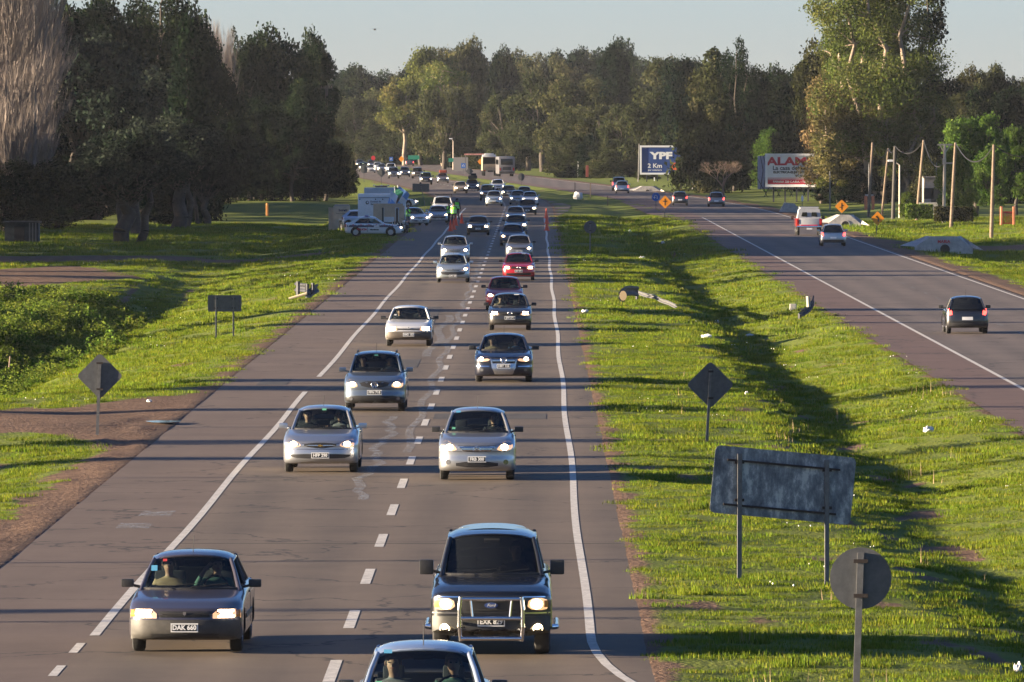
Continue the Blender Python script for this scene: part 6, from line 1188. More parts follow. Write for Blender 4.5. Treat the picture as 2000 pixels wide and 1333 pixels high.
def d2(t, W_, Hh, z0):
    text('ALAMO', 1.15, REDT, t, (W_ * .44, .02, z0 + Hh * .80), bold=.05, sx=1.42); text('La casa del transfor', .62, GREYT, t, (W_ * .50, .02, z0 + Hh * .575), bold=.018, sx=1.05); text('ELECTRICA-ELECTRONICA-PLA', .33, BLACKM, t, (W_ * .49, .02, z0 + Hh * .43), bold=.016, sx=1.05); text('TEL. FAX 4371-0000', .28, GREYT, t, (W_ * .66, .02, z0 + Hh * .31), bold=.005)
    b = MB(); b.box((W_ / 2, .026, z0 + Hh * .10), (W_, .02, Hh * .17)); b.box((W_ / 2, .026, z0 + Hh * .225), (W_, .02, Hh * .022)); b.build('red_band', REDT, t); text('PARANA 220 C.A.B.A. - Tel. 4371-6922', .30, SWHITE, t, (W_ * .5, .008, z0 + Hh * .10), bold=.010, sx=1.02)
    MB().box((W_ / 2 - .5, 1.4, z0 + Hh * .42), (W_ + 1.4, .08, Hh * 1.16)).build('backing_board', mat('backing_grey_blue', (.30, .32, .42), .7, var=.1), t)
    b = MB()
    for i in range(10): x = i * W_ / 9 - .6; b.box((x, .8, z0 - .35), (.07, .07, 2.2), ry=.5 if i % 2 else -.5)
    for x in (-.9, -.55): b.path([(x, 1.3, z0 - .6), (x + .3, 1.3, z0 + Hh * .5), (x, 1.3, z0 + Hh)], .035, 4)
    b.build('lattice', GR2, t)
billboard('billboard', 'white and red billboard reading ALAMO behind hanging branches', 1499, 1612, 305, 361, 390, BW, BW, d2, yaw=rad(-7), legs=5)

# ================================================================== POLES, LAMPS, WIRES
def upole(px, pyb, pyt, label, r=.13, dx=0, m=WOODP, arms=(), group='wooden utility poles on the right', name='utility_pole', lean=0.0):
    q = hit(px, pyb); Y = q.y; h_ = at_y(px, pyt, Y).z - q.z; tx = (dx) * mpx(Y); t = empty(name, q); b = MB(); b.path([(0, 0, -.3), (tx / 2, 0, h_ / 2), (tx, 0, h_)], [r * 1.15, r, r * .8], 9); b.build('pole', m, t)
    for (zf, w_) in arms:
        a = MB(); a.box((tx * zf, -.12, h_ * zf), (w_, .1, .12)); ai = a.build('crossarm', m, t)
        for s in (-1, -.5, .5, 1): MB().cyl((tx * zf + s * w_ * .46, -.12, h_ * zf + .06), (tx * zf + s * w_ * .46, -.12, h_ * zf + .26), .045, .03, n=6).build('insulator', mat('insulator_brown', (.08, .05, .04), .3), ai)
    tag(t, label, 'utility pole', group); return q + Vector((tx, 0, h_))
A = upole(1696, 424, 279, 'first tall wooden pole from the left among the right verge poles', dx=8)
B_ = upole(1722, 420, 290, 'thinner leaning wooden pole just right of the first tall one', dx=13, r=.10)
Cc = upole(1744, 428, 286, 'dark pole directly left of the street lamp', dx=4, m=mat('dark_pole', (.05, .045, .04), .8), r=.16)
Dd = upole(1790, 432, 274, 'tall leaning pole right of the street lamp', dx=14, r=.14)
Ee = upole(1857, 447, 279, 'tall wooden pole just right of the crossarm pole', dx=9, r=.13)
Ff = upole(1936, 465, 283, 'rightmost wooden pole, standing in front on the grass', dx=5, r=.13)
upole(1621, 412, 335, 'short thin pole beside the white-and-red billboard', r=.07, m=GALV)
upole(1697, 420, 320, 'thin grey pole behind the first tall wooden pole', r=.06, m=GALV)
upole(1829, 405, 318, 'slim grey pole in front of the pale building', r=.06, m=GALV)
upole(638, 388, 168, 'utility pole with four crossarms at the right end of the left wood', r=.2, m=mat('dark_pole', (.05, .045, .04), .8), arms=((.98, 1.3), (.87, 1.3), (.76, 1.3), (.62, 2.2)), group=None)
t = empty('transformer_pole', hit(1843, 436)); q = t.location; Y = q.y; hh_ = at_y(1846, 283, Y).z - q.z; s = mpx(Y); CP = mat('concrete_pole', (.42, .35, .28), .8); b = MB(); b.cyl((0, 0, -.3), (.1, 0, hh_), .16, .11, n=9); b.build('pole', CP, t)
MB().box((.1, 0, hh_), (1.25, .14, .14)).build('crossarm', CP, t); b = MB(); b.cyl((.1, 0, hh_ - .75), (-.35, 0, hh_), .05, n=5); b.cyl((.1, 0, hh_ - .75), (.55, 0, hh_), .05, n=5); b.build('brace', CP, t); MB().box((.5, 0, hh_ - 1.55), (.95, .12, .14)).build('crossarm', CP, t); MB().rbox((.05, -.1, hh_ - 1.4), (.3, .3, .5), .04).build('transformer', CP, t); tag(t, 'pale concrete pole with a T-shaped top and a transformer', 'utility pole')
def lamp(px, pyb, pyt, ax, label):
    q = hit(px, pyb); Y = q.y; h_ = at_y(px, pyt, Y).z - q.z; s = mpx(Y); t = empty('street_lamp', q); b = MB(); b.cyl((0, 0, -.2), (0, 0, h_ * .92), .10, .07, n=8); b.path([(0, 0, h_ * .92), (ax * s * .5, 0, h_ * .97), (ax * s, 0, h_)], .05, 6); b.build('pole', mat('lamp_pole_pale', (.5, .42, .34), .6), t); MB().rbox((ax * s * 1.12, 0, h_ - .02), (.6, .28, .2), .06).build('lamp_head', SWHITE, t); tag(t, label, 'street lamp')
lamp(1757, 426, 314, -15, 'street lamp with a single arm pointing left among the right verge poles'); lamp(885, 333, 271, -4, 'street lamp far up the road over the green sign')
b = MB()
def wire(a, c, sag):
    pts = [a.lerp(c, i / 12) + Vector((0, 0, -sag * (1 - (2 * i / 12 - 1) ** 2))) for i in range(13)]; m_ = MB(); m_.path(pts, .045, 4); m_.build('overhead_wire', BLACKM, label='sagging overhead cable between the poles on the right', cat='cable', group='overhead cables on the right')
for a, c, sg in ((A, B_, 1.1), (Cc, Dd, .9), (Dd, Vector(q) + Vector((.1, 0, hh_ - 1.3)), 1.3), (Ee, Ff, 1.4), (Ff, Ff + Vector((4.5, 0, .2)), 1.0), (B_, Cc, .5)): wire(a, c, sg)
# utility poles outside the picture on the left, their thin shadows lie across the road
for i, (X, Y, h_) in enumerate(((-46, 138.0, 9), (-50, 120.5, 9), (-48, 202, 9.5), (-48, 262, 9), (-50, 172, 9))):
    t = empty('utility_pole', (X, Y, -.7)); MB().cyl((0, 0, 0), (0, 0, h_), .13, .09, n=8).build('pole', WOODP, t); MB().box((0, 0, h_ - .4), (1.4, .1, .1)).build('crossarm', WOODP, t); tag(t, 'wooden utility pole outside the left edge of the view', 'utility pole', 'utility poles left of the picture')

# ================================================================== CULVERT WALLS, GATE, HEDGE, HOUSE, FENCE
def headwall(px0, px1, py0, py1, label, txt=None, asym=.28, pipe=True):
    q = ground((px0 + px1) / 2, py1, -.2); Y = q.y; s = mpx(Y); w_ = (px1 - px0) * s; h_ = at_y(0, py0, Y).z - at_y(0, py1, Y).z; t = empty('culvert_headwall', q); a = w_ * asym
    MB().prism([(-w_ / 2, -.1), (w_ / 2, -.1), (w_ / 2, h_ * .25), (w_ / 2 - a, h_), (-w_ / 2 + a, h_), (-w_ / 2, h_ * .35)], 0, .35).build('wall', CONC, t)
    b = MB(); b.add([(-w_ / 2, 0, h_ * .35), (-w_ / 2 + a, 0, h_), (-w_ / 2 + a - .2, 2.2, h_), (-w_ / 2 - .9, 1.2, h_ * .4)], [(0, 1, 2, 3)]); b.build('wing', CONC, t); b = MB(); b.add([(w_ / 2 - a, 0, h_), (w_ / 2, 0, h_ * .25), (w_ / 2 + .6, -1.2, h_ * .15), (w_ / 2 - a + .35, 1.6, h_)], [(0, 1, 2, 3)]); b.build('wing', CONC, t)
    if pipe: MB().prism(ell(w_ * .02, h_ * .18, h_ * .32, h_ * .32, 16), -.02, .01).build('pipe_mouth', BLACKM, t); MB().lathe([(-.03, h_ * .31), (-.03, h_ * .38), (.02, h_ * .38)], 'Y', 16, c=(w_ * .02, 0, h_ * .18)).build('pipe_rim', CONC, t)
    if txt: text(txt, .27, REDS, t, (0, -.02, h_ * .66), bold=.01)
    tag(t, label, 'culvert'); return t
headwall(1787, 1900, 462, 493, 'whitewashed concrete culvert wall with a dark round pipe mouth, red lettering above it', 'MARIA')
headwall(1618, 1682, 420, 444, 'graffiti-stained whitewashed culvert wall below the staggered junction sign', asym=.35)
headwall(1238, 1290, 364, 377, 'low dim culvert wall beside the far right carriageway', asym=.3)
q = hit(1545, 415); MB().prism([(-1.1, 0), (1.2, -.1), (.3, .8), (-.6, .9)], 0, .8).build('concrete_block', CONC, loc=q, label='broken pale concrete block on the verge behind the old pickup', cat='concrete block')
BRK = mat('orange_plaster', (.55, .20, .10), .85, var=.2)
q = ground(1968, 440, 0); s = mpx(q.y); t = empty('entrance_gate', q); h_ = 36 * s
for x in (-12, 12): MB().rbox((x * s, 0, h_ / 2), (5 * s, .5, h_), .05).build('gate_pillar', BRK, t)
for i in range(7): MB().box(((-8 + i * 2.7) * s, 0, h_ * .4), (.05, .05, h_ * .7)).build('bar', REDS, t)
for z in (.1, .7): MB().box((0, 0, h_ * z), (20 * s, .06, .07)).build('rail', REDS, t)
tag(t, 'orange plastered entrance gate with red bars at the right edge', 'gate')
q = ground(1698, 410, 0); s = mpx(q.y); t = empty('brick_shrine', q)
for x in (-7, 7): MB().box((x * s, 0, .65), (.28, .3, 1.3)).build('pillar', BRK, t)
MB().box((0, .2, 1.35), (16 * s, .6, .18)).build('lintel', CONC, t); tag(t, 'small orange masonry arch behind the first wooden pole', 'arch')
hedge = TP['bush'][1]
for px0, px1, pb, lb in ((1768, 1822, 427, 'clipped green hedge right of the street lamp'), (1824, 1900, 432, 'longer clipped hedge section behind the crossarm pole')):
    q = ground((px0 + px1) / 2, pb, 0); s = mpx(q.y); w_ = (px1 - px0) * s; rng = np.random.default_rng(px0); n = 5000; C_ = np.stack([rng.uniform(-w_ / 2, w_ / 2, n), rng.uniform(-.4, .4, n), rng.uniform(0, 1.15, n) + .08 * np.sin(rng.uniform(0, 9, n))], 1)
    o = meshobj('hedge', leaves_mesh('hedge', C_, rng.uniform(.1, .2, n), rng.random(n), LF_FRESH if px0 < 1800 else LF_OLIVE, rng=rng), None, q); tag(o, lb, 'hedge')
q = ground(1822, 412, 0); s = mpx(q.y); t = empty('house', q); HW = mat('house_plaster', (.36, .30, .25), .9, var=.2); MB().box((0, 2, 1.5), (34 * s, 4, 3.0)).build('wall', HW, t); MB().box((0, 2, 3.08), (38 * s, 4.8, .14)).build('roof', mat('roof_grey', (.2, .17, .15), .9), t)
MB().box((-8 * s, -.02, 1.6), (.9, .06, 1.0)).build('window', BLACKM, t); MB().box((6 * s, -.02, 1.05), (.9, .06, 2.1)).build('door', mat('door_brown', (.12, .08, .05), .7), t); tag(t, 'pale low house half hidden between the poles on the right', 'house')
q = ground(1813, 424, 0); MB().box((0, 0, .7), (1.6, .2, 1.1)).build('wall_panel', CONC, loc=q, label='pale wall section in front of the low house', cat='wall')
q = ground(1361, 370, 0); t = empty('white_fence', q)
for x in (-.55, 0, .55): MB().box((x, 0, .5), (.13, .13, 1.0)).build('post', SWHITE, t)
for z in (.3, .62, .92): MB().box((0, -.08, z), (1.5, .04, .13)).build('rail', SWHITE, t)
tag(t, 'short white painted rail fence below the blue billboard', 'fence')
for px, pb, pt, lb in ((1129, 345, 316, 'white post at the roadside left of the blue billboard'), (1370, 368, 342, 'thin white post right of the short white fence'), (1278, 354, 347, 'small pale marker post under the blue billboard')):
    q = ground(px, pb, 0); h_ = at_y(px, pt, q.y).z; MB().box((0, 0, h_ / 2), (.16, .16, h_)).build('marker_post', SWHITE, loc=q, label=lb, cat='post')
q = ground(1147, 346, 0); MB().rbox((0, 0, .9), (.45, .4, 1.8), .05).build('roadside_box', mat('dull_red', (.16, .025, .02), .8), loc=q, label='dark red upright box at the roadside left of the blue billboard', cat='box')
q = ground(522, 411, 0); q.z = float(H(q.x, q.y)); t = empty('marker_post', q); MB().rbox((0, 0, .55), (.26, .2, 1.0), .06).build('post', mat('orange_brown_post', (.45, .2, .06), .8), t); MB().sph((0, 0, 1.12), .13).build('cap', mat('orange_brown_post', (.45, .2, .06), .8), t); tag(t, 'small orange-brown post standing in the left grass field', 'post')
q = ground(42, 456, 0); q.z = float(H(q.x, q.y)); t = empty('shed', q); s = mpx(q.y); SHM = mat('shed_board', (.045, .052, .052), .9, var=.3); MB().box((0, 1, .75), (66 * s, 2, 1.5)).build('wall', SHM, t); MB().box((0, .9, 1.56), (72 * s, 2.5, .1)).build('roof', SHM, t); MB().box((-4 * s, -.02, .65), (20 * s, .06, 1.2)).build('opening', BLACKM, t)
for x in (16, 22, 28): MB().box((x * s, -.15, .8), (.1, .1, 1.6)).build('post', mat('pale_board', (.14, .15, .15), .8), t)
tag(t, 'small dim shed under the trees at the left edge', 'shed')

# ================================================================== CHECKPOINT
PW = P['white']; NAVYM = mat('police_navy', (.03, .022, .07), .35, coat=.6); LBAR = mat('lightbar_blue', (.02, .05, .25), .2, coat=.5); SHB = mat('beige_board', (.50, .37, .25), .75, var=.12, vs=2)
def police(C, bv, k):
    for fc in 'LS':
        C.add('navy_band', patch(bv, rect(-.65, 3.35, .66, .82), .006, NAVYM, fc, .01), lod=1)
        for i in range(13): C.add('check_square', patch(bv, rect(-.45 + i * .28, -.35 + i * .28, .80, .86), .012, PLATEW if i % 2 == 0 else REDS, fc, .01), lod=1)
    def side(s_, size, m_, y, z, bold=.01):
        me = text_mesh(s_, size, m_, bold=bold); j = C.add('lettering', me, loc=(-k['W'] - .02, y, z), rz=-math.pi / 2, lod=1)
    side('2680', .20, PLATEW, 1.0, .74); side('POLICIA', .19, REDS, 2.05, .50); side('PROVINCIA', .12, BLACKP, 1.15, .48)
    b = MB(); b.rbox((0, 1.75, 1.45), (1.1, .3, .11), .04); C.add('light_bar', b.mesh('light_bar', LBAR, 50), lod=0)
build_car('police', W=.85, wb=2.5, fo=.80, ro=.84, cowl=.45, rf=1.15, rr=2.35, ye=3.0, hoodz=.74, cowlz=.93, belt=.95, rz=1.42, gb=.72, gr=.55, bot=.2, decky=1, deckz=.98, wr=.31, extra=[police], clearrear=True)
t = place_car('police', 'police_car', hit(765, 462), rad(86), PW, 'white police saloon side-on with a navy checked band, on the grass by the checkpoint', swap={'wheel': None})
place_car('police', 'police_car', hit(800, 406), rad(82), PW, 'white police car whose bonnet shows behind the flags', lod=2)
place_car('hatch_c', 'hatchback', hit(745, 446), rad(80), P['ice_blue'], 'pale parked hatchback half hidden behind the police saloon', lod=1, skip=('lamp_beam',))
place_car('hatch_c', 'hatchback', ground(816, 441), rad(14), P['white'], 'white hatchback turned slightly, stopped beside the police officers', lod=2)
place_car('peug', 'hatchback', ground(856, 436), rad(2), P['ice'], 'silver hatchback with a wide black mouth stopped at the checkpoint', lod=2)
place_car('suv', 'van', ground(866, 422), rad(3), P['white'], 'white van with a ladder rack behind the stopped silver hatchback', lod=1)
q = ground(866, 422); b = MB()
for y in (1.2, 2.0, 2.8): b.cyl((-.75, y, 1.86), (.75, y, 1.86), .03, n=5)
for x in (-.7, 0, .7): b.cyl((x, 1.0, 1.9), (x, 3.2, 1.9), .035, n=5)
for x in (-.7, .7):
    for y in (1.2, 2.8): b.cyl((x, y, 1.62), (x, y, 1.88), .03, n=5)
b.build('roof_rack', BLACKM, loc=q, label='black ladder rack on the roof of the white van', cat='roof rack')
# white command truck and the box body behind it
q = hit(740, 450); s = mpx(q.y); t = empty('command_truck', q); X0, X1 = (699 - 740) * s, (792 - 740) * s; zt = at_y(0, 384, q.y).z - q.z
MB().rbox(((X0 + X1) / 2, 1.2, (zt + .45) / 2 + .2), (X1 - X0, 2.3, zt - .45), .10).build('box_body', WHITEP, t, smooth=40)
MB().prism(ell(X0 + .72, zt - .48, .135, .135, 16), .03, .045).build('emblem', mat('emblem_dark', (.04, .05, .05), .5), t); MB().prism(ell(X0 + .74, zt - .46, .07, .07, 12), .02, .032).build('emblem_centre', WHITEP, t)
text('Gestion de', .19, GREYT, t, (X0 + 1.35, .03, zt - .40), bold=.004); text('Seguridad', .19, GREYT, t, (X0 + 1.35, .03, zt - .60), bold=.008)
for x in (.15, 1.35, 1.9): MB().prism(ell(X0 + x, zt - .22, .045, .05, 10), .03, .05).build('vent', BLACKM, t)
MB().box(((X0 + X1) / 2, .03, zt - .1), (X1 - X0 - .2, .03, .04)).build('rain_gutter', GALV, t)
for x in (X0 + .6, X1 - .6):
    MB().lathe([(-.12, .25), (-.12, .4), (.12, .4), (.12, .25)], 'Y', 18, c=(x, .2, .4)).build('wheel', TYRE, t)
MB().box(((X0 + X1) / 2, 1, .5), (X1 - X0 - .3, 1.8, .2)).build('chassis', BLACKP, t); tag(t, 'white command truck body with a round emblem, behind the beige panels', 'truck')
q = hit(742, 436); s = mpx(q.y); t = empty('white_truck', q); X0, X1 = (711 - 742) * s, (776 - 742) * s; zt = at_y(0, 367, q.y).z - q.z; MB().rbox(((X0 + X1) / 2, 1.2, zt / 2 + .3), (X1 - X0, 2.2, zt - .6), .12).build('box_body', mat('dull_white_metal', (.50, .51, .52), .5, var=.06), t, smooth=40); MB().box(((X0 + X1) / 2, 1.0, .45), (X1 - X0, 1.9, .5)).build('chassis', BLACKP, t)
for x in (X0 + .5, X1 - .5): MB().lathe([(-.12, .2), (-.12, .4), (.12, .4), (.12, .2)], 'Y', 16, c=(x, .3, .4)).build('wheel', TYRE, t)
lb_ = MB().rbox((.1, .8, zt + .1), (24 * s, .3, .14), .04).build('light_bar', NAVYM, t)
for x in (-.5, .1, .7): MB().rbox((x, .75, zt + .17), (.16, .2, .1), .03).build('lamp', SWHITE, lb_)
tag(t, 'taller white truck box with a light bar on its roof, behind the command truck', 'truck')
# beige panels
q = hit(757, 454); s = mpx(q.y); t = empty('beige_screen', q)
for i, (a, c, y0, y1, m_) in enumerate(((729, 746, 399, 436, SHB), (746, 749.5, 406, 434, mat('screen_gap', (.05, .045, .042), .8)), (750, 772, 400, 424, SHB), (773, 778, 407, 436, mat('screen_gap', (.05, .045, .042), .8)), (779, 790, 402, 436, SHB), (729, 787, 398, 406, SHB))):
    z1, z0_ = at_y(0, y0, q.y).z - q.z, at_y(0, y1, q.y).z - q.z; MB().box((((a + c) / 2 - 757) * s, .02 * i, (z0_ + z1) / 2), ((c - a) * s, .05, z1 - z0_)).build('panel', m_, t)
for x in (730, 771, 788): MB().box(((x - 757) * s, .1, .9), (.08, .08, 1.8)).build('post', SHB, t)
tag(t, 'beige board screen with two dark vertical gaps behind the police saloon', 'screen')
q = hit(663, 450); s = mpx(q.y); t = empty('portable_cabin', q); h_ = 47 * s; MB().rbox((4 * s, .6, h_ / 2), (32 * s, 1.1, h_), .03).build('body', SHB, t, smooth=40); MB().prism([(-11 * s, h_), (20 * s, h_), (17 * s, h_ + .13), (-9 * s, h_ + .13)], .1, 1.1).build('roof', mat('cabin_roof', (.34, .29, .25), .7), t)
MB().box((-15.5 * s, .35, h_ * .47), (12 * s, .05, h_ * .94)).build('open_door', SHB, t, rz=.0); MB().box((7 * s, .03, h_ * .40), (.015, .03, h_ * .7)).build('door_seam', BLACKP, t); MB().box((6 * s, .035, h_ * .69), (25 * s, .02, .02)).build('door_seam', BLACKP, t)
text('borett', .27, NAVYM, t, (7 * s, .035, h_ * .83), bold=.012); tag(t, 'beige portable cabin with an open door and dark lettering', 'cabin')
def flag(px, pb, pt, cols, label, rz=0.0, ww=1.1, hh=1.5):
    q = hit(px, pb + 2); h_ = at_y(px, pt, q.y).z - q.z; t = empty('flag', q, rz); MB().cyl((0, 0, 0), (-.25, 0, h_), .025, n=6).build('pole', SWHITE, t)
    for i, m_ in enumerate(cols):
        n_ = len(cols)
        def Pf(u, v): x = u * ww; vv = (i + v) / n_; return (-.2 + (vv - .5) * -.1 + x * .75 * (1 - vv * .3) - .3 * vv, .12 * math.sin(x * 6 + vv * 4), h_ - .05 - vv * hh * (1 + .2 * u) - x * .55)
        MB().grid(Pf, 12, 5).build('stripe', m_, t, smooth=60)
    tag(t, label, 'flag')
LBL = mat('flag_light_blue', (.16, .33, .62), .7); FW = mat('flag_white', (.62, .64, .68), .7); FG = mat('flag_green', (.02, .18, .10), .7)
flag(783, 446, 362, (LBL, FW, LBL), 'light blue and white striped flag hanging beside the command truck', hh=1.3); flag(777, 447, 364, (FG, mat('flag_dark', (.06, .03, .05), .7)), 'dark green flag behind the light blue one', ww=.8, hh=.8); flag(768, 448, 372, (FW, LBL, FW), 'pale blue and white flag hanging against the truck body', ww=.7, hh=1.4)
# officers
for px, pb, pose, rz, lb in ((797, 447, 'stand_reach', 1.2, 'police officer in a yellow-green vest beside the motorcycle'), (877, 440, 'stand_reach', -1.2, 'officer in a yellow-green vest leaning to the stopped silver car, left of the pair'), (886, 441, 'stand_fold', 3.0, 'officer in a yellow-green vest seen from behind, right of the pair'), (893, 430, 'stand', 2.6, 'officer in a yellow-green vest standing farther back behind the pair')):
    person(pose, ground(px, pb), rz, 'navy', 'dark', lb, vest=True, group='officers at the checkpoint', sc=1.02)
CONEM = mat('cone_orange', (.78, .07, .012), .5)
cb_ = MB(); cb_.lathe([(.03, .20), (.06, .165), (.85, .035), (.87, .0)], 'Z', 16); cbase = MB().rbox((0, 0, .02), (.46, .46, .045), .015); cband = MB().lathe([(.42, .108), (.54, .088)], 'Z', 16)
cm1, cm2 = cb_.mesh('cone', CONEM, 50), cbase.mesh('base', CONEM, 40)
for i, (px, pb, lb, sc_) in enumerate(((880, 452, 'front orange cone of the left cluster', 1.0), (886, 449, 'orange cone close behind the front one, left cluster', 1.0), (890, 441, 'orange cone at the officers feet, left cluster', 1.05), (902, 437, 'orange cone on the right of the left cluster', .95), (1068, 451, 'nearest orange cone on the right edge line', 1.0), (1068, 438, 'middle orange cone on the right edge line', 1.0), (1067, 427, 'farthest orange cone on the right edge line', 1.0))):
    t = empty('traffic_cone', ground(px, pb)); t.scale = (sc_,) * 3; meshobj('cone', cm1, t); meshobj('base', cm2, t); tag(t, lb, 'traffic cone', 'orange traffic cones')
def moto(px, pb, rz, body, label, lit=False):
    q = hit(px, pb); t = empty('motorcycle', q, rz)
    for y, nm in ((0, 'front_wheel'), (1.4, 'rear_wheel')):
        w_ = MB().lathe([(-.05, .22), (-.06, .29), (0, .32), (.06, .29), (.05, .22)], 'X', 20, c=(0, y, .32)).build('wheel', TYRE, t); MB().lathe([(-.02, .02), (-.03, .05), (-.02, .22), (.02, .22), (.03, .05)], 'X', 12, c=(0, y, .32)).build('rim', RIM, w_)
    b = MB(); b.sph((0, .55, .82), (.17, .32, .16)); b.rbox((0, 1.0, .80), (.26, .6, .12), .04); b.rbox((0, .65, .45), (.3, .5, .34), .06); b.rbox((0, 1.45, .78), (.3, .35, .25), .06); b.build('body', body, t, smooth=50)
    b = MB(); b.path([(.09, 0, .32), (.09, .22, .95)], .03, 6); b.path([(-.09, 0, .32), (-.09, .22, .95)], .03, 6); b.build('fork', GALV, t); b = MB(); b.path([(-.38, .32, 1.05), (0, .22, .98), (.38, .32, 1.05)], .02, 6); b.build('handlebar', BLACKM, t)
    b = MB(); b.grid(lambda u, v: ((u - .5) * .42 * (1 - .3 * v), .05 + .22 * v + (u - .5) ** 2 * .5, .95 + .42 * v), 6, 4); b.build('windshield', glass('visor_glass', (.6, .7, .75), .7), t, smooth=60); MB().sph((0, .06, .86), (.11, .08, .11)).build('headlight', LENS if not lit else HEADL, t); MB().rbox((0, .02, .64), (.14, .5, .03), .01).build('mudguard', body, t, smooth=50)
    tag(t, label, 'motorcycle')
moto(795, 456, .15, P['white'], 'white and dark police motorcycle in front of the officer'); moto(678, 452, .35, P['black'], 'black motorcycle parked between the beige cabin and the police saloon')
# ================================================================== BUS, TRUCK, OLD PICKUP on the right carriageway
q = ground(990, 345, 0); t = empty('bus', q, rad(3)); GB = mat('bus_grey', (.15, .145, .15), .45, .1, .3, var=.1, vs=1); MB().rbox((0, 5.5, 1.75), (2.55, 11, 2.75), .22).build('body', GB, t, smooth=40)
rw = MB().rbox((0, -.01, 2.3), (1.9, .06, .95), .1).build('rear_window', TINT, t, smooth=40); MB().box((0, -.03, .62), (2.4, .1, .32)).build('bumper', GREYP, t); MB().box((0, -.02, 1.25), (1.3, .05, .5)).build('engine_grille', BLACKP, t)
for s_ in (-1, 1): MB().box((s_ * 1.05, -.03, 1.15), (.18, .06, .45)).build('tail_light', REDL, t); MB().lathe([(-.14, .25), (-.14, .48), (.14, .48), (.14, .25)], 'X', 20, c=(s_ * 1.02, 2.6, .48)).build('wheel', TYRE, t); MB().lathe([(-.14, .25), (-.14, .48), (.14, .48), (.14, .25)], 'X', 20, c=(s_ * 1.02, 8.6, .48)).build('wheel', TYRE, t)
for y in (1.5, 3.2, 4.9, 6.6, 8.3): MB().box((-1.29, y, 2.25), (.04, 1.3, .8)).build('side_window', TINT, t)
tag(t, 'grey city bus seen from behind beside the old truck', 'bus')
q = ground(958, 344, 0); t = empty('cargo_truck', q, rad(3)); TB = mat('truck_cream', (.28, .22, .15), .6, var=.2, vs=1)
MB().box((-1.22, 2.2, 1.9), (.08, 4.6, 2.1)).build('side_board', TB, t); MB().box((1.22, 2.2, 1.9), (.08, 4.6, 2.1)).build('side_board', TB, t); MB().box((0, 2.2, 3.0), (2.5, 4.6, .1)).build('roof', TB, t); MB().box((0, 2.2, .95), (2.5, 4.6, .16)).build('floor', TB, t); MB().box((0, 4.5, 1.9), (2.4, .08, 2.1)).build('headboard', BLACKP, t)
MB().box((0, -.05, 1.45), (2.4, .08, .9)).build('tailgate', TB, t); MB().rbox((0, 5.6, 2.3), (2.2, 1.8, 2.2), .15).build('cab', PW, t, smooth=40); MB().rbox((0, 5.2, 3.45), (1.5, 1.4, .25), .08).build('cab_visor', PW, t, smooth=40); MB().box((0, 2.8, .75), (.9, 6, .25)).build('chassis', BLACKP, t)
for s_ in (-1, 1):
    for y in (1.0, 5.6): MB().lathe([(-.18, .25), (-.18, .48), (.18, .48), (.18, .25)], 'X', 20, c=(s_ * .98, y, .48)).build('wheel', TYRE, t)
    MB().box((s_ * .95, -.1, .85), (.25, .05, .16)).build('tail_light', REDL, t)
tag(t, 'old cream cargo truck with an open dark rear, left of the bus', 'truck')
q = ground(1580, 460, 0); t = empty('old_pickup', q, 0); RP = paint('old_red', (.42, .03, .02), .1, .4); GW = mat('canopy_grey_white', (.42, .43, .44), .6, .0, .2, var=.08, vs=2)
b = MB(); b.rbox((0, 1.5, .92), (1.86, 4.6, .62), .10); b.rbox((0, 4.2, .95), (1.80, 1.6, .55), .12); b.build('body', RP, t, smooth=40); MB().rbox((0, -.80, .97), (1.42, .06, .50), .03).build('tailgate', GW, t, smooth=40); MB().rbox((0, -.83, .72), (1.2, .05, .09), .02).build('tailgate_stripe', REDS, t)
cn = MB(); cn.prism([(-.86, 1.2), (.86, 1.2), (.74, 1.86), (.60, 1.95), (-.60, 1.95), (-.74, 1.86)], -.76, 1.4); cn.build('canopy', GW, t); cw_ = MB().prism([(-.84, 1.2), (.84, 1.2), (.66, 1.80), (-.66, 1.80)], 1.45, 2.9).build('cab', RP, t)
for s_ in (-1, 1):
    MB().prism([(s_ * .58, 1.36), (s_ * .14, 1.36), (s_ * .17, 1.66), (s_ * .50, 1.66)], -.80, -.77).build('canopy_window', TINT, t); MB().rbox((s_ * .84, -.82, .98), (.16, .06, .38), .03).build('tail_light', REDL, t)
    for y in (0, 2.95): tm, rm = wheel_meshes(.36, .2); w_ = meshobj('wheel', tm, t, (s_ * .78, y, .36), 0 if s_ > 0 else math.pi); meshobj('rim', rm, w_)
    MB().rbox((s_ * 1.12, 2.5, 1.25), (.22, .1, .28), .04).build('mirror', BLACKP, t, smooth=40)
MB().rbox((0, -.93, .63), (1.8, .14, .13), .05).build('bumper', CHROME, t, smooth=40); MB().box((0, -.95, .5), (.4, .02, .14)).build('number_plate', PLATEW, t); MB().rbox((0, .3, 2.0), (1.4, 1.8, .06), .02).build('roof_rack', GW, t)
tag(t, 'old red pickup with a grey-white canopy driving away on the right carriageway', 'pickup', 'cars driving away on the right carriageway')
# loads on far roofs
q = ground(865, 358); b = MB(); b.rbox((0, 1.8, 1.62), (1.1, 1.2, .4), .15); b.build('roof_bundle', mat('bundle_red', (.25, .05, .03), .8), loc=q, label='red bundle tied on the roof of the glaring car', cat='bundle')
q = ground(923, 373); b = MB(); b.rbox((0, 1.8, 1.66), (1.1, 1.4, .42), .12); b.rbox((.1, 1.8, 1.98), (.7, .9, .3), .1); b.build('roof_luggage', mat('luggage_dark', (.02, .025, .03), .8), loc=q, label='dark luggage piled on the roof of the grey saloon', cat='luggage')
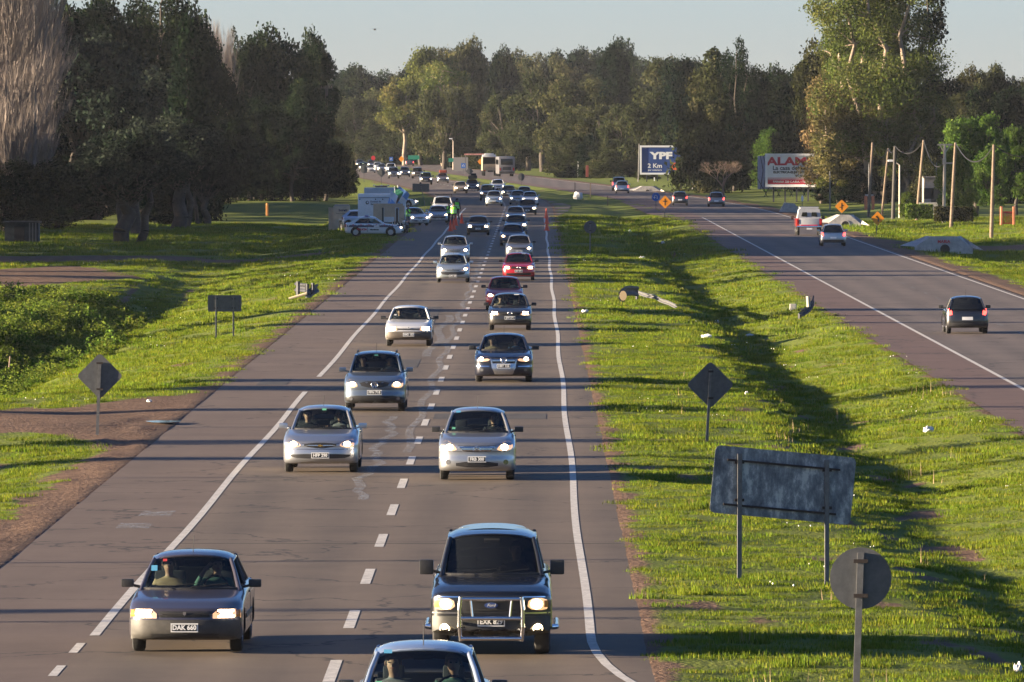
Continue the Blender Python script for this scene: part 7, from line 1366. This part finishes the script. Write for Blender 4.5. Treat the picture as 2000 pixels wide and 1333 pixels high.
# kiosk and walls at the far bend
q = ground(900, 334, 0); MB().box((0, 0, 1.2), (2.6, 3, 2.4)).build('kiosk', mat('kiosk_grey', (.22, .21, .2), .8), loc=q, label='grey box-like kiosk at the far roadside left of the truck', cat='kiosk')
q = ground(930, 335, 0); t = empty('bus_shelter', q); MB().box((0, 0, 3.0), (4.2, 2.4, .25)).build('roof', mat('shelter_roof', (.45, .20, .17), .7, var=.5, vs=2), t)
for x in (-1.9, 1.9): MB().box((x, 0, 1.5), (.15, .15, 3)).build('post', GALV, t)
tag(t, 'open shelter with a reddish-white roof left of the truck', 'shelter')
# plants that stand on their own
tree_px('bare', 1315, 512, 487, 'small reddish-brown dry plant in the middle of the median', None, 14, cat='plant', name='dry_plant', z=0)
for px, pb, w_ in ((1880, 494, 30), (1700, 462, 22)): tree_px('bush', px, pb, pb - 12, 'dark green weed clump beside the culvert', 'weed clumps on the right verge', w_, cat='weed', name='weed_clump')
q = hit(14, 745); MB().cyl((0, 0, -.2), (.12, 0, .95), .05, .04, n=6).build('stake', WOODP, loc=q, label='short leaning wooden stake at the left edge of the weed ditch', cat='stake')
q = at_y(732, 58, 420); b = MB(); b.sph((0, 0, 0), (.06, .16, .05)); b.add([(0, 0, 0), (.28, .05, .1), (.05, -.1, 0)], [(0, 1, 2)]); b.add([(0, 0, 0), (-.28, .05, .1), (-.05, -.1, 0)], [(0, 1, 2)]); b.build('bird', BLACKM, loc=q, label='tiny dark bird flying in the sky over the left wood', cat='bird')
HAZE = 2.4e-5
# ================================================================== HAZE
hm = bpy.data.materials.new('haze'); hm.use_nodes = True; nt = hm.node_tree; nt.nodes.remove(nt.nodes['Principled BSDF'])
pv = N(nt, 'ShaderNodeVolumePrincipled'); pv.inputs['Color'].default_value = (.84, .90, 1.0, 1); pv.inputs['Density'].default_value = HAZE; pv.inputs['Anisotropy'].default_value = .2
nt.links.new(pv.outputs[0], nt.nodes['Material Output'].inputs['Volume'])
hb = MB(); hb.box((0, 1500, 13.5), (3400, 3400, 34)); ho = hb.build('haze', hm); tag(ho, kind='stuff')
